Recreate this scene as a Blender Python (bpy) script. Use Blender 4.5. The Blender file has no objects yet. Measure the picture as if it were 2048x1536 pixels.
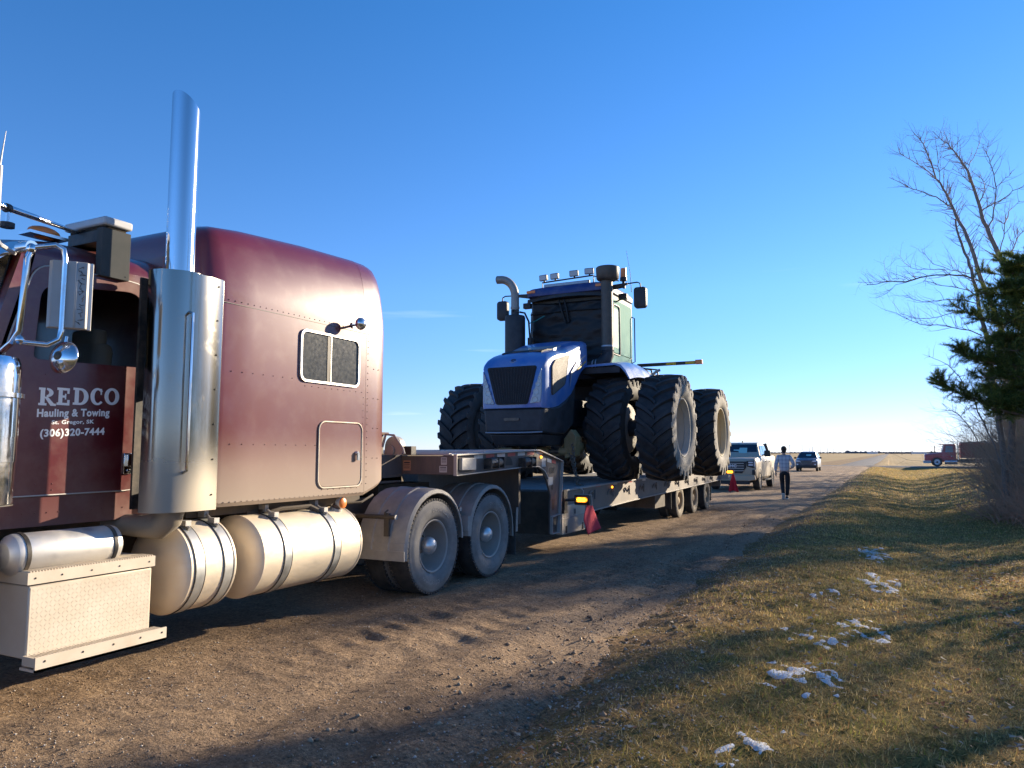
import bpy, math, random
import numpy as np
from mathutils import Vector, Matrix, noise as mnoise
SC = bpy.context.scene
COL = SC.collection
R = math.radians
random.seed(7)
# ------------------------------------------------------------------ camera, sky, sun, exposure
CAMZ = 1.55
cam_d = bpy.data.cameras.new('camera'); cam = bpy.data.objects.new('camera', cam_d); COL.objects.link(cam)
cam_d.sensor_width = 36; cam_d.lens = 1480/2048*36; cam_d.clip_start = .05; cam_d.clip_end = 20000
cam.location = (0, 0, CAMZ); cam.rotation_euler = (R(90+5.327), 0, R(26.958)); SC.camera = cam
SUN_AZ, SUN_EL = R(26), R(16.5)          # azimuth from +Y towards +X
SUNV = Vector((math.sin(SUN_AZ)*math.cos(SUN_EL), math.cos(SUN_AZ)*math.cos(SUN_EL), math.sin(SUN_EL)))
world = bpy.data.worlds.new('World'); SC.world = world; world.use_nodes = True
wn = world.node_tree; wn.nodes.clear()
sky = wn.nodes.new('ShaderNodeTexSky'); sky.sky_type = 'NISHITA'; sky.sun_disc = False
sky.sun_elevation = SUN_EL; sky.sun_rotation = SUN_AZ
sky.altitude = 2000; sky.air_density = 1.0; sky.dust_density = .15; sky.ozone_density = 7.2
bg = wn.nodes.new('ShaderNodeBackground'); bg.inputs[1].default_value = .115
wo = wn.nodes.new('ShaderNodeOutputWorld')
# a few thin cirrus streaks low in the sky
tc = wn.nodes.new('ShaderNodeTexCoord'); mp = wn.nodes.new('ShaderNodeMapping'); mp.inputs['Scale'].default_value = (2.2, 2.2, 34)
mp.inputs['Rotation'].default_value = (0.02, 0.03, 0)
nz = wn.nodes.new('ShaderNodeTexNoise'); nz.inputs['Scale'].default_value = 1.3; nz.inputs['Detail'].default_value = 5
cr = wn.nodes.new('ShaderNodeValToRGB'); cr.color_ramp.elements[0].position = .63; cr.color_ramp.elements[1].position = .82
sp = wn.nodes.new('ShaderNodeSeparateXYZ'); zr = wn.nodes.new('ShaderNodeMapRange')
zr.inputs[1].default_value = .02; zr.inputs[2].default_value = .26; zr.inputs[3].default_value = .35; zr.inputs[4].default_value = 0
mu = wn.nodes.new('ShaderNodeMath'); mu.operation = 'MULTIPLY'
mx = wn.nodes.new('ShaderNodeMixRGB'); mx.inputs[2].default_value = (9, 9.3, 9.8, 1)
L = wn.links.new
L(tc.outputs['Generated'], mp.inputs[0]); L(mp.outputs[0], nz.inputs[0]); L(nz.outputs[0], cr.inputs[0])
L(tc.outputs['Generated'], sp.inputs[0]); L(sp.outputs[2], zr.inputs[0]); L(cr.outputs[0], mu.inputs[0]); L(zr.outputs[0], mu.inputs[1])
er = wn.nodes.new('ShaderNodeValToRGB'); tint = wn.nodes.new('ShaderNodeMixRGB'); tint.blend_type = 'MULTIPLY'; tint.inputs[0].default_value = 1
while len(er.color_ramp.elements) < 4: er.color_ramp.elements.new(.5)
for el, (p, c) in zip(er.color_ramp.elements, ((.0, (1.0, .80, .80)), (.06, (1.08, .83, .90)), (.21, (1.10, 1.03, .98)), (.53, (.64, 1.0, 1.04)))): el.position = p; el.color = (*c, 1)
L(sp.outputs[2], er.inputs[0]); L(sky.outputs[0], tint.inputs[1]); L(er.outputs[0], tint.inputs[2])
L(mu.outputs[0], mx.inputs[0]); L(tint.outputs[0], mx.inputs[1]); L(mx.outputs[0], bg.inputs[0]); L(bg.outputs[0], wo.inputs[0])
sun_d = bpy.data.lights.new('sun', 'SUN'); sun_d.energy = 5.0; sun_d.angle = R(.55); sun_d.color = (1, .84, .62)
sun = bpy.data.objects.new('sun', sun_d); COL.objects.link(sun)
sun.rotation_euler = (-SUNV).to_track_quat('-Z', 'Y').to_euler(); sun.location = (40, 60, 40)
SC.view_settings.view_transform = 'Standard'; SC.view_settings.look = 'None'
SC.view_settings.exposure = 1.12; SC.view_settings.gamma = 1
SC.cycles.use_denoising = True
SC.cycles.max_bounces = 8; SC.cycles.transparent_max_bounces = 12

# ------------------------------------------------------------------ materials
def mat(name, col, rough=.5, metal=0, dust=None, dz=None, var=.0, vs=3., bump=0, bs=60., coat=0, trans=0, emit=None, spec=.5, streak=None, amp=1.0):
    """dust=(colour, base amount, noise scale); dz=(z_low, z_high, extra amount at z_low): road dirt that thins out upwards"""
    m = bpy.data.materials.new(name); m.use_nodes = True; t = m.node_tree; b = t.nodes['Principled BSDF']; N = t.nodes.new; K = t.links.new
    b.inputs['Base Color'].default_value = (*col, 1); b.inputs['Roughness'].default_value = rough; b.inputs['Metallic'].default_value = metal
    b.inputs['Specular IOR Level'].default_value = spec
    if coat: b.inputs['Coat Weight'].default_value = coat; b.inputs['Coat Roughness'].default_value = .12
    if trans: b.inputs['Transmission Weight'].default_value = trans
    if emit: b.inputs['Emission Color'].default_value = (*emit[0], 1); b.inputs['Emission Strength'].default_value = emit[1]
    geo = N('ShaderNodeNewGeometry')
    cs = None
    if var:
        n = N('ShaderNodeTexNoise'); n.inputs['Scale'].default_value = vs; n.inputs['Detail'].default_value = 6; K(geo.outputs['Position'], n.inputs[0])
        mr = N('ShaderNodeMapRange'); mr.inputs[1].default_value = .25; mr.inputs[2].default_value = .75
        mr.inputs[3].default_value = 1-var; mr.inputs[4].default_value = 1+var; K(n.outputs[0], mr.inputs[0])
        hs = N('ShaderNodeMixRGB'); hs.blend_type = 'MULTIPLY'; hs.inputs[0].default_value = 1; hs.inputs[1].default_value = (*col, 1)
        K(mr.outputs[0], hs.inputs[2]); cs = hs.outputs[0]; K(cs, b.inputs['Base Color'])
    if dust:
        dc, da, ds = dust
        n = N('ShaderNodeTexNoise'); n.inputs['Scale'].default_value = ds; n.inputs['Detail'].default_value = 8; n.inputs['Roughness'].default_value = .65
        if streak:
            mpp = N('ShaderNodeMapping'); mpp.inputs['Scale'].default_value = streak; K(geo.outputs['Position'], mpp.inputs[0]); K(mpp.outputs[0], n.inputs[0])
        else: K(geo.outputs['Position'], n.inputs[0])
        mr = N('ShaderNodeMapRange'); mr.inputs[1].default_value = .3; mr.inputs[2].default_value = .7; mr.inputs[3].default_value = -.18*amp; mr.inputs[4].default_value = .22*amp
        K(n.outputs[0], mr.inputs[0])
        ad = N('ShaderNodeMath'); ad.operation = 'ADD'; ad.use_clamp = True; ad.inputs[1].default_value = da; K(mr.outputs[0], ad.inputs[0]); f = ad.outputs[0]
        if dz:
            s = N('ShaderNodeSeparateXYZ'); K(geo.outputs['Position'], s.inputs[0])
            z = N('ShaderNodeMapRange'); z.interpolation_type = 'SMOOTHSTEP'; z.inputs[1].default_value = dz[0]; z.inputs[2].default_value = dz[1]; z.inputs[3].default_value = dz[2]; z.inputs[4].default_value = 0
            K(s.outputs[2], z.inputs[0]); a2 = N('ShaderNodeMath'); a2.operation = 'ADD'; a2.use_clamp = True; K(f, a2.inputs[0]); K(z.outputs[0], a2.inputs[1]); f = a2.outputs[0]
        mc = N('ShaderNodeMixRGB'); mc.inputs[2].default_value = (*dc, 1); K(f, mc.inputs[0])
        if cs: K(cs, mc.inputs[1])
        else: mc.inputs[1].default_value = (*col, 1)
        K(mc.outputs[0], b.inputs['Base Color'])
        rr = N('ShaderNodeMapRange'); rr.inputs[3].default_value = rough; rr.inputs[4].default_value = max(rough, .85); K(f, rr.inputs[0]); K(rr.outputs[0], b.inputs['Roughness'])
        if metal:
            mm = N('ShaderNodeMapRange'); mm.inputs[3].default_value = metal; mm.inputs[4].default_value = 0; K(f, mm.inputs[0]); K(mm.outputs[0], b.inputs['Metallic'])
        if coat:
            mm = N('ShaderNodeMapRange'); mm.inputs[3].default_value = coat; mm.inputs[4].default_value = 0; K(f, mm.inputs[0]); K(mm.outputs[0], b.inputs['Coat Weight'])
    if bump:
        n = N('ShaderNodeTexNoise'); n.inputs['Scale'].default_value = bs; n.inputs['Detail'].default_value = 5; K(geo.outputs['Position'], n.inputs[0])
        bp = N('ShaderNodeBump'); bp.inputs['Strength'].default_value = bump; bp.inputs['Distance'].default_value = .02; K(n.outputs[0], bp.inputs['Height']); K(bp.outputs[0], b.inputs['Normal'])
    return m

DUST = (.42, .32, .22)
M = {}
M['maroon'] = mat('maroon_paint', (.122, .009, .011), .30, dust=((.42, .345, .255), .0, 6), dz=(.95, 1.8, .88), coat=.85, var=.07, vs=1.2, amp=.16)
M['maroon_door'] = mat('maroon_door_paint', (.10, .008, .012), .3, dust=((.30, .2, .15), .04, 3), dz=(1.0, 1.5, .22), coat=.6)
M['chrome'] = mat('chrome', (.72, .73, .75), .08, 1, dust=((.5, .42, .32), .0, 5))
M['stack'] = mat('stack_chrome', (.62, .64, .67), .11, 1)
M['shield'] = mat('shield_steel', (.31, .295, .265), .15, 1, dust=((.40, .33, .24), -.04, 7), dz=(1.0, 1.75, .62), amp=.5)
M['tank'] = mat('tank_aluminium', (.74, .70, .62), .28, 1, dust=((.72, .58, .39), .56, 3.2), streak=(1, 1, 2.2), amp=1.3, bump=.03, bs=25)
M['dustyalu'] = mat('dusty_aluminium', (.7, .67, .6), .4, .8, dust=((.56, .46, .335), .68, 5))
M['alu'] = mat('aluminium', (.72, .72, .7), .32, .9, dust=((.5, .43, .34), .25, 6))
M['band'] = mat('band_steel', (.55, .58, .58), .35, 1, dust=((.5, .43, .34), .2, 6))
M['black'] = mat('black_paint', (.012, .012, .013), .5, dust=(DUST, .06, 6))
M['chassis'] = mat('chassis_dirty', (.022, .02, .019), .7, dust=((.2, .15, .1), .35, 5))
M['rubber'] = mat('tyre_rubber', (.02, .02, .021), .8, dust=((.17, .15, .13), .16, 7), bump=.15, bs=90)
M['sidewall'] = mat('dusty_sidewall', (.035, .035, .037), .85, dust=((.34, .32, .295), .50, 4.5), bump=.12, bs=40)
M['tyre_letter'] = mat('tyre_letter', (.16, .15, .145), .85, dust=((.36, .34, .31), .5, 6))
M['wheel_dust'] = mat('dusty_wheel', (.3, .29, .28), .6, .3, dust=((.42, .38, .33), .55, 7))
M['hubcap'] = mat('hub_chrome', (.8, .8, .8), .16, 1, dust=((.5, .44, .37), .28, 6))
M['fender'] = mat('plastic_fender', (.05, .05, .055), .45, dust=((.42, .385, .34), .56, 3.5), dz=(.4, 1.1, .25), bump=.05, bs=30)
M['glass'] = mat('dark_glass', (.02, .025, .025), .05, 0, coat=.3, dust=((.3, .28, .24), .02, 9))
M['dustglass'] = mat('dusty_dark_glass', (.02, .022, .02), .12, 0, dust=((.2, .2, .17), .09, 30), amp=.25)
M['amber'] = mat('amber_lens', (.9, .22, .02), .3, dust=((.6, .45, .3), .1, 20))
M['amber_lit'] = mat('amber_lit', (.9, .3, .03), .3, emit=((1, .33, .02), 2.2))
M['white_letter'] = mat('white_vinyl', (.8, .8, .8), .5)
M['seat'] = mat('seat_cloth', (.28, .26, .24), .9)
M['grey_plate'] = mat('grey_plate', (.075, .08, .078), .85, 0, spec=.1, dust=((.14, .13, .12), .10, 5))
M['white_plastic'] = mat('white_plastic', (.5, .51, .53), .4, dust=((.32, .3, .28), .15, 9))
M['red'] = mat('red_reflect', (.45, .03, .03), .4, dust=(DUST, .15, 8))
M['white'] = mat('white_reflect', (.62, .6, .56), .4, dust=(DUST, .2, 8))
M['sticker'] = mat('paper_sticker', (.6, .58, .54), .6, dust=(DUST, .25, 9))
M['ostick'] = mat('orange_sticker', (.5, .2, .1), .6, dust=(DUST, .25, 9))
M['ink'] = mat('ink', (.05, .04, .05), .7)
M['galv'] = mat('galvanised_steel', (.42, .42, .42), .45, .7, dust=((.42, .36, .29), .32, 4), bump=.08, bs=30)
M['galv_dark'] = mat('primed_steel', (.10, .095, .09), .55, .4, dust=((.27, .21, .15), .36, 3), streak=(2, 2, .5))
M['rust'] = mat('rusty_steel', (.10, .05, .035), .8, .2, dust=((.3, .22, .15), .2, 8))

# ------------------------------------------------------------------ mesh helpers
class MB:
    def __init__(s): s.v = []; s.f = []; s.m = []
    def add(s, vs, fs, mi=0):
        o = len(s.v); s.v += [tuple(p) for p in vs]; s.f += [tuple(i+o for i in f) for f in fs]; s.m += [mi]*len(fs); return s
    def box(s, x0, x1, y0, y1, z0, z1, mi=0):
        return s.add([(x, y, z) for x in (x0, x1) for y in (y0, y1) for z in (z0, z1)],
                     [(0, 1, 3, 2), (4, 6, 7, 5), (0, 4, 5, 1), (2, 3, 7, 6), (0, 2, 6, 4), (1, 5, 7, 3)], mi)
    def obox(s, c, a, b, d, mi=0):
        c, a, b, d = map(Vector, (c, a, b, d))
        return s.add([c+i*a+j*b+k*d for i in (-1, 1) for j in (-1, 1) for k in (-1, 1)],
                     [(0, 1, 3, 2), (4, 6, 7, 5), (0, 4, 5, 1), (2, 3, 7, 6), (0, 2, 6, 4), (1, 5, 7, 3)], mi)
    def loft(s, rings, mi=0, caps=True, closed=True):
        n = len(rings[0]); vs = [p for r in rings for p in r]; fs = []
        for i in range(len(rings)-1):
            for j in range(n if closed else n-1):
                k = (j+1) % n; fs.append((i*n+j, i*n+k, (i+1)*n+k, (i+1)*n+j))
        if caps: fs += [tuple(range(n))[::-1], tuple(range((len(rings)-1)*n, len(rings)*n))]
        return s.add(vs, fs, mi)
    def cyl(s, p0, p1, r0, r1=None, n=16, mi=0, caps=True): return s.tube([p0, p1], [r0, r0 if r1 is None else r1], n, mi, caps)
    def tube(s, pts, r, n=8, mi=0, caps=True):
        pts = [Vector(p) for p in pts]; rs = r if isinstance(r, (list, tuple)) else [r]*len(pts)
        rings = []; u = None
        for i, p in enumerate(pts):
            d = (pts[min(i+1, len(pts)-1)]-pts[max(i-1, 0)]).normalized()
            if u is None:
                u = d.orthogonal().normalized() if abs(d.z) > .9 else d.cross(Vector((0, 0, 1))).normalized()
            u = (u-d*u.dot(d)).normalized(); w = d.cross(u)
            rings.append([p+(u*math.cos(a)+w*math.sin(a))*rs[i] for a in (2*math.pi*k/n for k in range(n))])
        return s.loft(rings, mi, caps)
    def lathe(s, prof, o=(0, 0, 0), axis='x', n=32, mi=0, a0=0, a1=2*math.pi, mis=None):
        full = abs(a1-a0-2*math.pi) < 1e-6; o = Vector(o); vs = []; k = n if full else n+1
        for i in range(k):
            a = a0+(a1-a0)*i/n; c, t = math.cos(a), math.sin(a)
            for (h, r) in prof:
                vs.append(o+Vector({'x': (h, r*c, r*t), 'y': (r*c, h, r*t), 'z': (r*c, r*t, h)}[axis]))
        q = len(prof)
        for j in range(q-1):
            s_f = [(i*q+j, ((i+1) % k)*q+j, ((i+1) % k)*q+j+1, i*q+j+1) for i in range(n)]
            if j == 0: base = len(s.v); s.v += [tuple(p) for p in vs]
            s.f += [tuple(x+base for x in f) for f in s_f]; s.m += [(mis[j] if mis else mi)]*len(s_f)
        return s
    def prism(s, poly, axis, a0, a1, mi=0):
        f = {'x': lambda a, p: (a, p[0], p[1]), 'y': lambda a, p: (p[0], a, p[1]), 'z': lambda a, p: (p[0], p[1], a)}[axis]
        return s.loft([[f(a0, p) for p in poly], [f(a1, p) for p in poly]], mi)
    def ell(s, c, r, nu=16, nv=10, mi=0):
        rings = []
        for j in range(nv+1):
            t = math.pi*(j/nv); rr = max(math.sin(t), .003)
            rings.append([(c[0]+r[0]*rr*math.cos(2*math.pi*i/nu), c[1]+r[1]*rr*math.sin(2*math.pi*i/nu), c[2]-r[2]*math.cos(t)) for i in range(nu)])
        return s.loft(rings, mi)
    def xf(s, mtx, start=0):
        s.v[start:] = [tuple(mtx @ Vector(p)) for p in s.v[start:]]; return s
    def build(s, name, mats, parent=None, ang=38, bevel=0, loc=None, seg=2):
        me = bpy.data.meshes.new(name); mats = mats if isinstance(mats, (list, tuple)) else [mats]
        o = bpy.data.objects.new(name, me); COL.objects.link(o)
        base = Vector((0, 0, 0)); q = parent
        while q is not None: base += q.location; q = q.parent
        off = Vector(loc) if loc is not None else base
        o.location = off-base
        me.from_pydata([tuple(Vector(p)-off) for p in s.v], [], s.f)
        for m_ in mats: me.materials.append(M[m_] if isinstance(m_, str) else m_)
        me.polygons.foreach_set('material_index', np.array(s.m, dtype=np.int32))
        import bmesh
        bm = bmesh.new(); bm.from_mesh(me); bmesh.ops.recalc_face_normals(bm, faces=bm.faces); bm.to_mesh(me); bm.free()
        me.polygons.foreach_set('use_smooth', np.ones(len(me.polygons), dtype=bool)); me.set_sharp_from_angle(angle=R(ang)); me.update()
        if bevel:
            b = o.modifiers.new('bevel', 'BEVEL'); b.width = bevel; b.segments = seg; b.limit_method = 'ANGLE'; b.angle_limit = R(40)
        if parent is not None: o.parent = parent
        return o

def thing(name, label, cat, loc=(0, 0, 0), group=None):
    o = bpy.data.objects.new(name, None); COL.objects.link(o); o.location = loc; o.empty_display_size = .2
    return tag(o, label, cat, group)
def sub(name, parent, loc):                      # an Empty part that carries sub-parts (loc is world position)
    o = bpy.data.objects.new(name, None); COL.objects.link(o); q = parent; b = Vector((0, 0, 0))
    while q is not None: b += q.location; q = q.parent
    o.location = Vector(loc)-b; o.parent = parent; return o
def tag(o, label, cat, group=None):
    o['label'] = label; o['category'] = cat
    if group: o['group'] = group
    return o
def kind(o, k): o['kind'] = k; return o
def dup(o, parent, loc=None, rot=None):
    c = o.copy(); COL.objects.link(c); c.parent = parent
    if loc is not None:
        b = Vector((0, 0, 0)); q = parent
        while q is not None: b += q.location; q = q.parent
        c.location = Vector(loc)-b
    if rot is not None: c.rotation_euler = rot
    for ch in list(o.children): 
        d = dup(ch, c)
    return c
def rrect(cx, cy, w, h, r, n=5):                  # rounded rectangle, counter-clockwise
    out = []
    for (sx, sy, a0) in ((1, 1, 0), (-1, 1, 90), (-1, -1, 180), (1, -1, 270)):
        for k in range(n+1):
            a = R(a0+90*k/n); out.append((cx+sx*(w/2-r)+r*math.cos(a), cy+sy*(h/2-r)+r*math.sin(a)))
    return out
def rpoly(pts, r, n=4):                            # polygon with rounded corners
    out = []; N = len(pts)
    for i in range(N):
        p = Vector((*pts[i], 0)); a = Vector((*pts[i-1], 0)); b = Vector((*pts[(i+1) % N], 0)); rr = r[i] if isinstance(r, (list, tuple)) else r
        d1 = (a-p); d2 = (b-p); q = min(rr, d1.length*.48, d2.length*.48)
        s_, e = p+d1.normalized()*q, p+d2.normalized()*q
        for k in range(n+1):
            t = k/n; x = s_*(1-t)**2+p*2*t*(1-t)+e*t*t; out.append((x.x, x.y))
    return out
def frame_hole(mb, outer, inner, axis, a0, a1, mi=0):
    """flat panel with a hole, extruded along axis; outer / inner are 2D loops (hole star-shaped about its centre)"""
    cx = sum(p[0] for p in inner)/len(inner); cy = sum(p[1] for p in inner)/len(inner)
    angs = sorted(set([round(math.atan2(p[1]-cy, p[0]-cx), 4) for p in list(outer)+list(inner)]))
    def hit(loop, a):
        dx, dy = math.cos(a), math.sin(a); best = None
        for i in range(len(loop)):
            x1, y1 = loop[i]; x2, y2 = loop[(i+1) % len(loop)]; ex, ey = x2-x1, y2-y1; den = dx*ey-dy*ex
            if abs(den) < 1e-12: continue
            t = ((x1-cx)*ey-(y1-cy)*ex)/den; u = ((x1-cx)*dy-(y1-cy)*dx)/den
            if t > 0 and -1e-6 <= u <= 1+1e-6: best = t if best is None else max(best, t)
        return (cx+dx*best, cy+dy*best)
    o = [hit(outer, a) for a in angs]; i_ = [hit(inner, a) for a in angs]
    f = {'x': lambda a, p: (a, p[0], p[1]), 'y': lambda a, p: (p[0], a, p[1]), 'z': lambda a, p: (p[0], p[1], a)}[axis]
    n = len(angs); rings = [[f(a0, p) for p in o], [f(a0, p) for p in i_], [f(a1, p) for p in i_], [f(a1, p) for p in o]]
    vs = [p for r_ in rings for p in r_]; fs = []
    for k in range(4):
        for j in range(n):
            j2 = (j+1) % n; k2 = (k+1) % 4; fs.append((k*n+j, k*n+j2, k2*n+j2, k2*n+j))
    return mb.add(vs, fs, mi)
def text_geo(txt, size, bold=0., space=1., shear=0, ext=.0015):
    cu = bpy.data.curves.new('lettering', 'FONT'); cu.body = txt; cu.size = size; cu.offset = bold; cu.space_character = space; cu.extrude = ext; cu.shear = shear
    cu.align_x = 'LEFT'; cu.resolution_u = 4; o = bpy.data.objects.new('lettering', cu)
    me = o.to_mesh(); vs = [tuple(v.co) for v in me.vertices]; fs = [tuple(p.vertices) for p in me.polygons]; o.to_mesh_clear()
    bpy.data.objects.remove(o); bpy.data.curves.remove(cu); return vs, fs
def rivets(mb, pts, nrm, r=.006, mi=0):
    nrm = Vector(nrm)
    for p in pts:
        p = Vector(p); mb.cyl(p-nrm*.001, p+nrm*.004, r, r*.6, 6, mi)
def lin(a, b, n): return [tuple(Vector(a).lerp(Vector(b), i/(n-1))) for i in range(n)]
def smooth(x, a, b):
    t = min(1, max(0, (x-a)/(b-a))); return t*t*(3-2*t)
# ------------------------------------------------------------------ highway tractor unit (truck)
CX = -5.85
def curved_text(txt, r, size, a_mid, x, mb, mi=0, bold=0.0, sgn=1):
    """raised letters on a wheel side (axis x): letters' feet point to the hub when sgn=1"""
    vs, fs = text_geo(txt, size, bold, 1.1, 0, .003)
    xs = [v[0] for v in vs]; xm = (min(xs)+max(xs))/2; out = []
    for (tx, ty, tz) in vs:
        rr = r+sgn*(ty-size*.35); a = a_mid-sgn*(tx-xm)/r; out.append((x+tz, rr*math.cos(a), rr*math.sin(a)))
    mb.add(out, fs, mi)
def truck_wheel(parent, loc, flip=1, outer=True, first=[None, None, None]):
    i = 0 if outer else 1
    if flip < 0 and outer: i = 2
    if first[i] is not None: return dup(first[i], parent, loc)
    w = sub('wheel', parent, loc); t = MB(); f = flip
    prof = [(-.10, .285), (-.135, .32), (-.147, .40), (-.138, .45), (-.134, .47), (-.118, .505), (-.105, .514), (0, .52), (.105, .514), (.118, .505), (.134, .47), (.134, .463), (.139, .455), (.140, .447), (.146, .437), (.147, .40), (.143, .35), (.135, .32), (.118, .305), (.10, .285)]
    t.lathe([(p[0]*f, p[1]) for p in prof], n=72, mis=[1 if p[0] > .11 or p[0] < -.11 else 0 for p in prof[:-1]])
    for k in range(64):
        a = 2*math.pi*k/64
        for s_ in (-1, 1):
            c, q = math.cos(a), math.sin(a); u = Vector((0, c, q)); v = Vector((0, -q, c))
            t.obox(Vector((s_*.112, 0, 0))+u*.508, Vector((.014, 0, 0)), u*.014, v*.0165, 0)
    if outer:
        curved_text('VINACARGO', .395, .058, R(-105), .1465*f, t, 2, .002, -1 if f > 0 else 1)
        curved_text('ON/OFF ROAD', .395, .05, R(75), .1465*f, t, 2, .002, 1 if f > 0 else -1)
    t.xf(Matrix.Translation(loc)); t.build('tyre', ['rubber', 'sidewall', 'tyre_letter'], w)
    r = MB()
    if outer:
        r.lathe([(x*f, q) for x, q in [(.10, .288), (.118, .292), (.121, .283), (.112, .27), (.02, .266), (-.08, .258), (-.15, .24), (-.165, .22), (-.165, .15), (-.14, .11), (-.05, .09), (.0, .065)]], n=48)
        for k in range(10):
            a = 2*math.pi*k/10; r.cyl((-.165*f, .135*math.cos(a), .135*math.sin(a)), (-.13*f, .135*math.cos(a), .135*math.sin(a)), .014, None, 6)
        r.xf(Matrix.Translation(loc)); ro = r.build('rim', ['wheel_dust'], w)
        for k in range(5):
            d = MB(); a = 2*math.pi*k/5+.3; d.cyl((-.163*f, .19*math.cos(a), .19*math.sin(a)), (-.158*f, .19*math.cos(a), .19*math.sin(a)), .033, None, 14)
            d.xf(Matrix.Translation(loc)); d.build('hand_hole', ['black'], w)
        h = MB(); h.lathe([(x*f, q) for x, q in [(-.05, .06), (.02, .062), (.025, .095), (.06, .098), (.085, .09), (.11, .07), (.125, .04), (.13, .001)]], n=28)
        h.xf(Matrix.Translation(loc)); h.build('hub_cap', ['hubcap'], w)
    else:
        r.lathe([(-.1, .287), (-.04, .2), (-.04, .05)], n=32); r.xf(Matrix.Translation(loc)); r.build('rim', ['chassis'], w)
    first[i] = w; return w

truck = thing('semi_truck', 'maroon long-nosed highway truck with tall chrome exhaust stack and sleeper, hauling the trailer', 'truck', (CX, 5, 0))
XD = CX+.95                                        # door plane
# --- cab shell
cab = MB()
win = rpoly([(2.80, 2.145), (3.62, 2.165), (3.60, 2.745), (2.83, 2.66)], [.05, .07, .16, .10], 5)
side = [(2.50, 1.12), (3.80, 1.12), (3.80, 2.86), (2.78, 2.84), (2.62, 2.20), (2.50, 2.05)]
for s_ in (1, -1):
    frame_hole(cab, side, win, 'x', CX+s_*.93, CX+s_*.95)
def cabring(y, zt, w=.95, zs=2.84):
    pts = [(CX+w, y, zs)]
    for k in range(1, 9):
        t = R(90)*k/8; pts.append((CX+w*math.cos(t)**(2/2.6), y, zs+(zt-zs)*math.sin(t)**(2/2.2)))
    return pts+[(2*CX-p[0], p[1], p[2]) for p in pts[::-1][1:]]
cab.loft([cabring(2.66, 2.90), cabring(2.74, 2.99), cabring(3.0, 3.06), cabring(3.5, 3.10), cabring(3.84, 3.12)], 0, False, False)
cab.box(CX-.95, CX+.95, 2.50, 3.80, 1.08, 1.12); cab.box(CX-.95, CX+.95, 3.74, 3.80, 1.12, 3.05)
cab.box(CX-.95, CX+.95, 2.46, 2.52, 1.12, 2.10)
for k in (-1, 1): cab.prism([(2.52, 2.10), (2.66, 2.10), (2.80, 2.86), (2.72, 2.86)], 'x', CX+k*.86, CX+k*.95)
cab.prism([(2.50, 2.10), (2.56, 2.10), (2.74, 2.86), (2.68, 2.86)], 'x', CX-.02, CX+.02)
rivets(cab, lin((XD, 2.66, 1.165), (XD, 3.5, 1.165), 12), (1, 0, 0))
cab.box(CX-.9, CX+.9, 3.80, 3.98, 1.25, 2.95, 1)
cabo = cab.build('cab', ['maroon_door', 'black'], truck)
ws = MB(); ws.prism([(2.53, 2.10), (2.54, 2.10), (2.705, 2.86), (2.695, 2.86)], 'x', CX-.87, CX-.02); ws.prism([(2.53, 2.10), (2.54, 2.10), (2.705, 2.86), (2.695, 2.86)], 'x', CX+.02, CX+.87)
ws.build('windshield', ['glass'], cabo)
vis = MB(); vis.loft([[(CX+s_*x, y, z) for (x, y, z) in ((0, 2.40, 2.80), (0, 2.72, 2.99), (0, 2.73, 2.985), (0, 2.41, 2.79))] for s_, x in ((0, 0),)]*1+[], caps=False) if False else None
vr = []
for k in range(9):
    t = -1+2*k/8; x = CX+t*1.0; b = .06*t*t
    vr.append([(x, 2.36+b*2.2, 2.78-b), (x, 2.72, 2.96-b), (x, 2.73, 2.945-b), (x, 2.37+b*2.2, 2.765-b)])
vis.loft(vr); vis.build('sun_visor', ['chrome'], cabo)
# --- door
door = MB(); dout = rpoly([(2.62, 1.275), (3.655, 1.285), (3.665, 2.80), (2.80, 2.78), (2.64, 2.2)], [.03, .16, .2, .12, .1], 6)
dwin = rpoly([(2.815, 2.155), (3.605, 2.175), (3.585, 2.73), (2.845, 2.645)], [.04, .06, .16, .10], 6)
frame_hole(door, dout, dwin, 'x', XD+.001, XD+.014)
rivets(door, [(XD+.014, 2.87, 1.31), (XD+.014, 2.98, 1.31), (XD+.014, 2.87, 1.35), (XD+.014, 2.98, 1.35), (XD+.014, 2.9, 2.06), (XD+.014, 3.6, 2.08)], (1, 0, 0))
dooro = door.build('door', ['maroon_door'], truck, bevel=.004)
tr = MB(); pl = [(XD+.012, p[0], p[1]) for p in dout]; tr.tube(pl+[pl[0]], .0055, 6); tr.build('trim', ['galv'], dooro)
gl = MB(); gl.prism(dwin, 'x', XD-.004, XD); M['cabglass'] = mat('clear_cab_glass', (.6, .63, .61), .02, trans=1.0, spec=.4); M['cabglass'].node_tree.nodes['Principled BSDF'].inputs['IOR'].default_value = 1.06; gl.build('window', ['cabglass'], dooro)
h = MB(); h.box(XD+.014, XD+.030, 3.475, 3.535, 1.40, 1.55); h.box(XD+.03, XD+.05, 3.49, 3.53, 1.455, 1.54); h.cyl((XD+.03, 3.51, 1.425), (XD+.036, 3.51, 1.425), .012, None, 10); h.build('handle', ['chrome'], dooro, bevel=.006)
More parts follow.
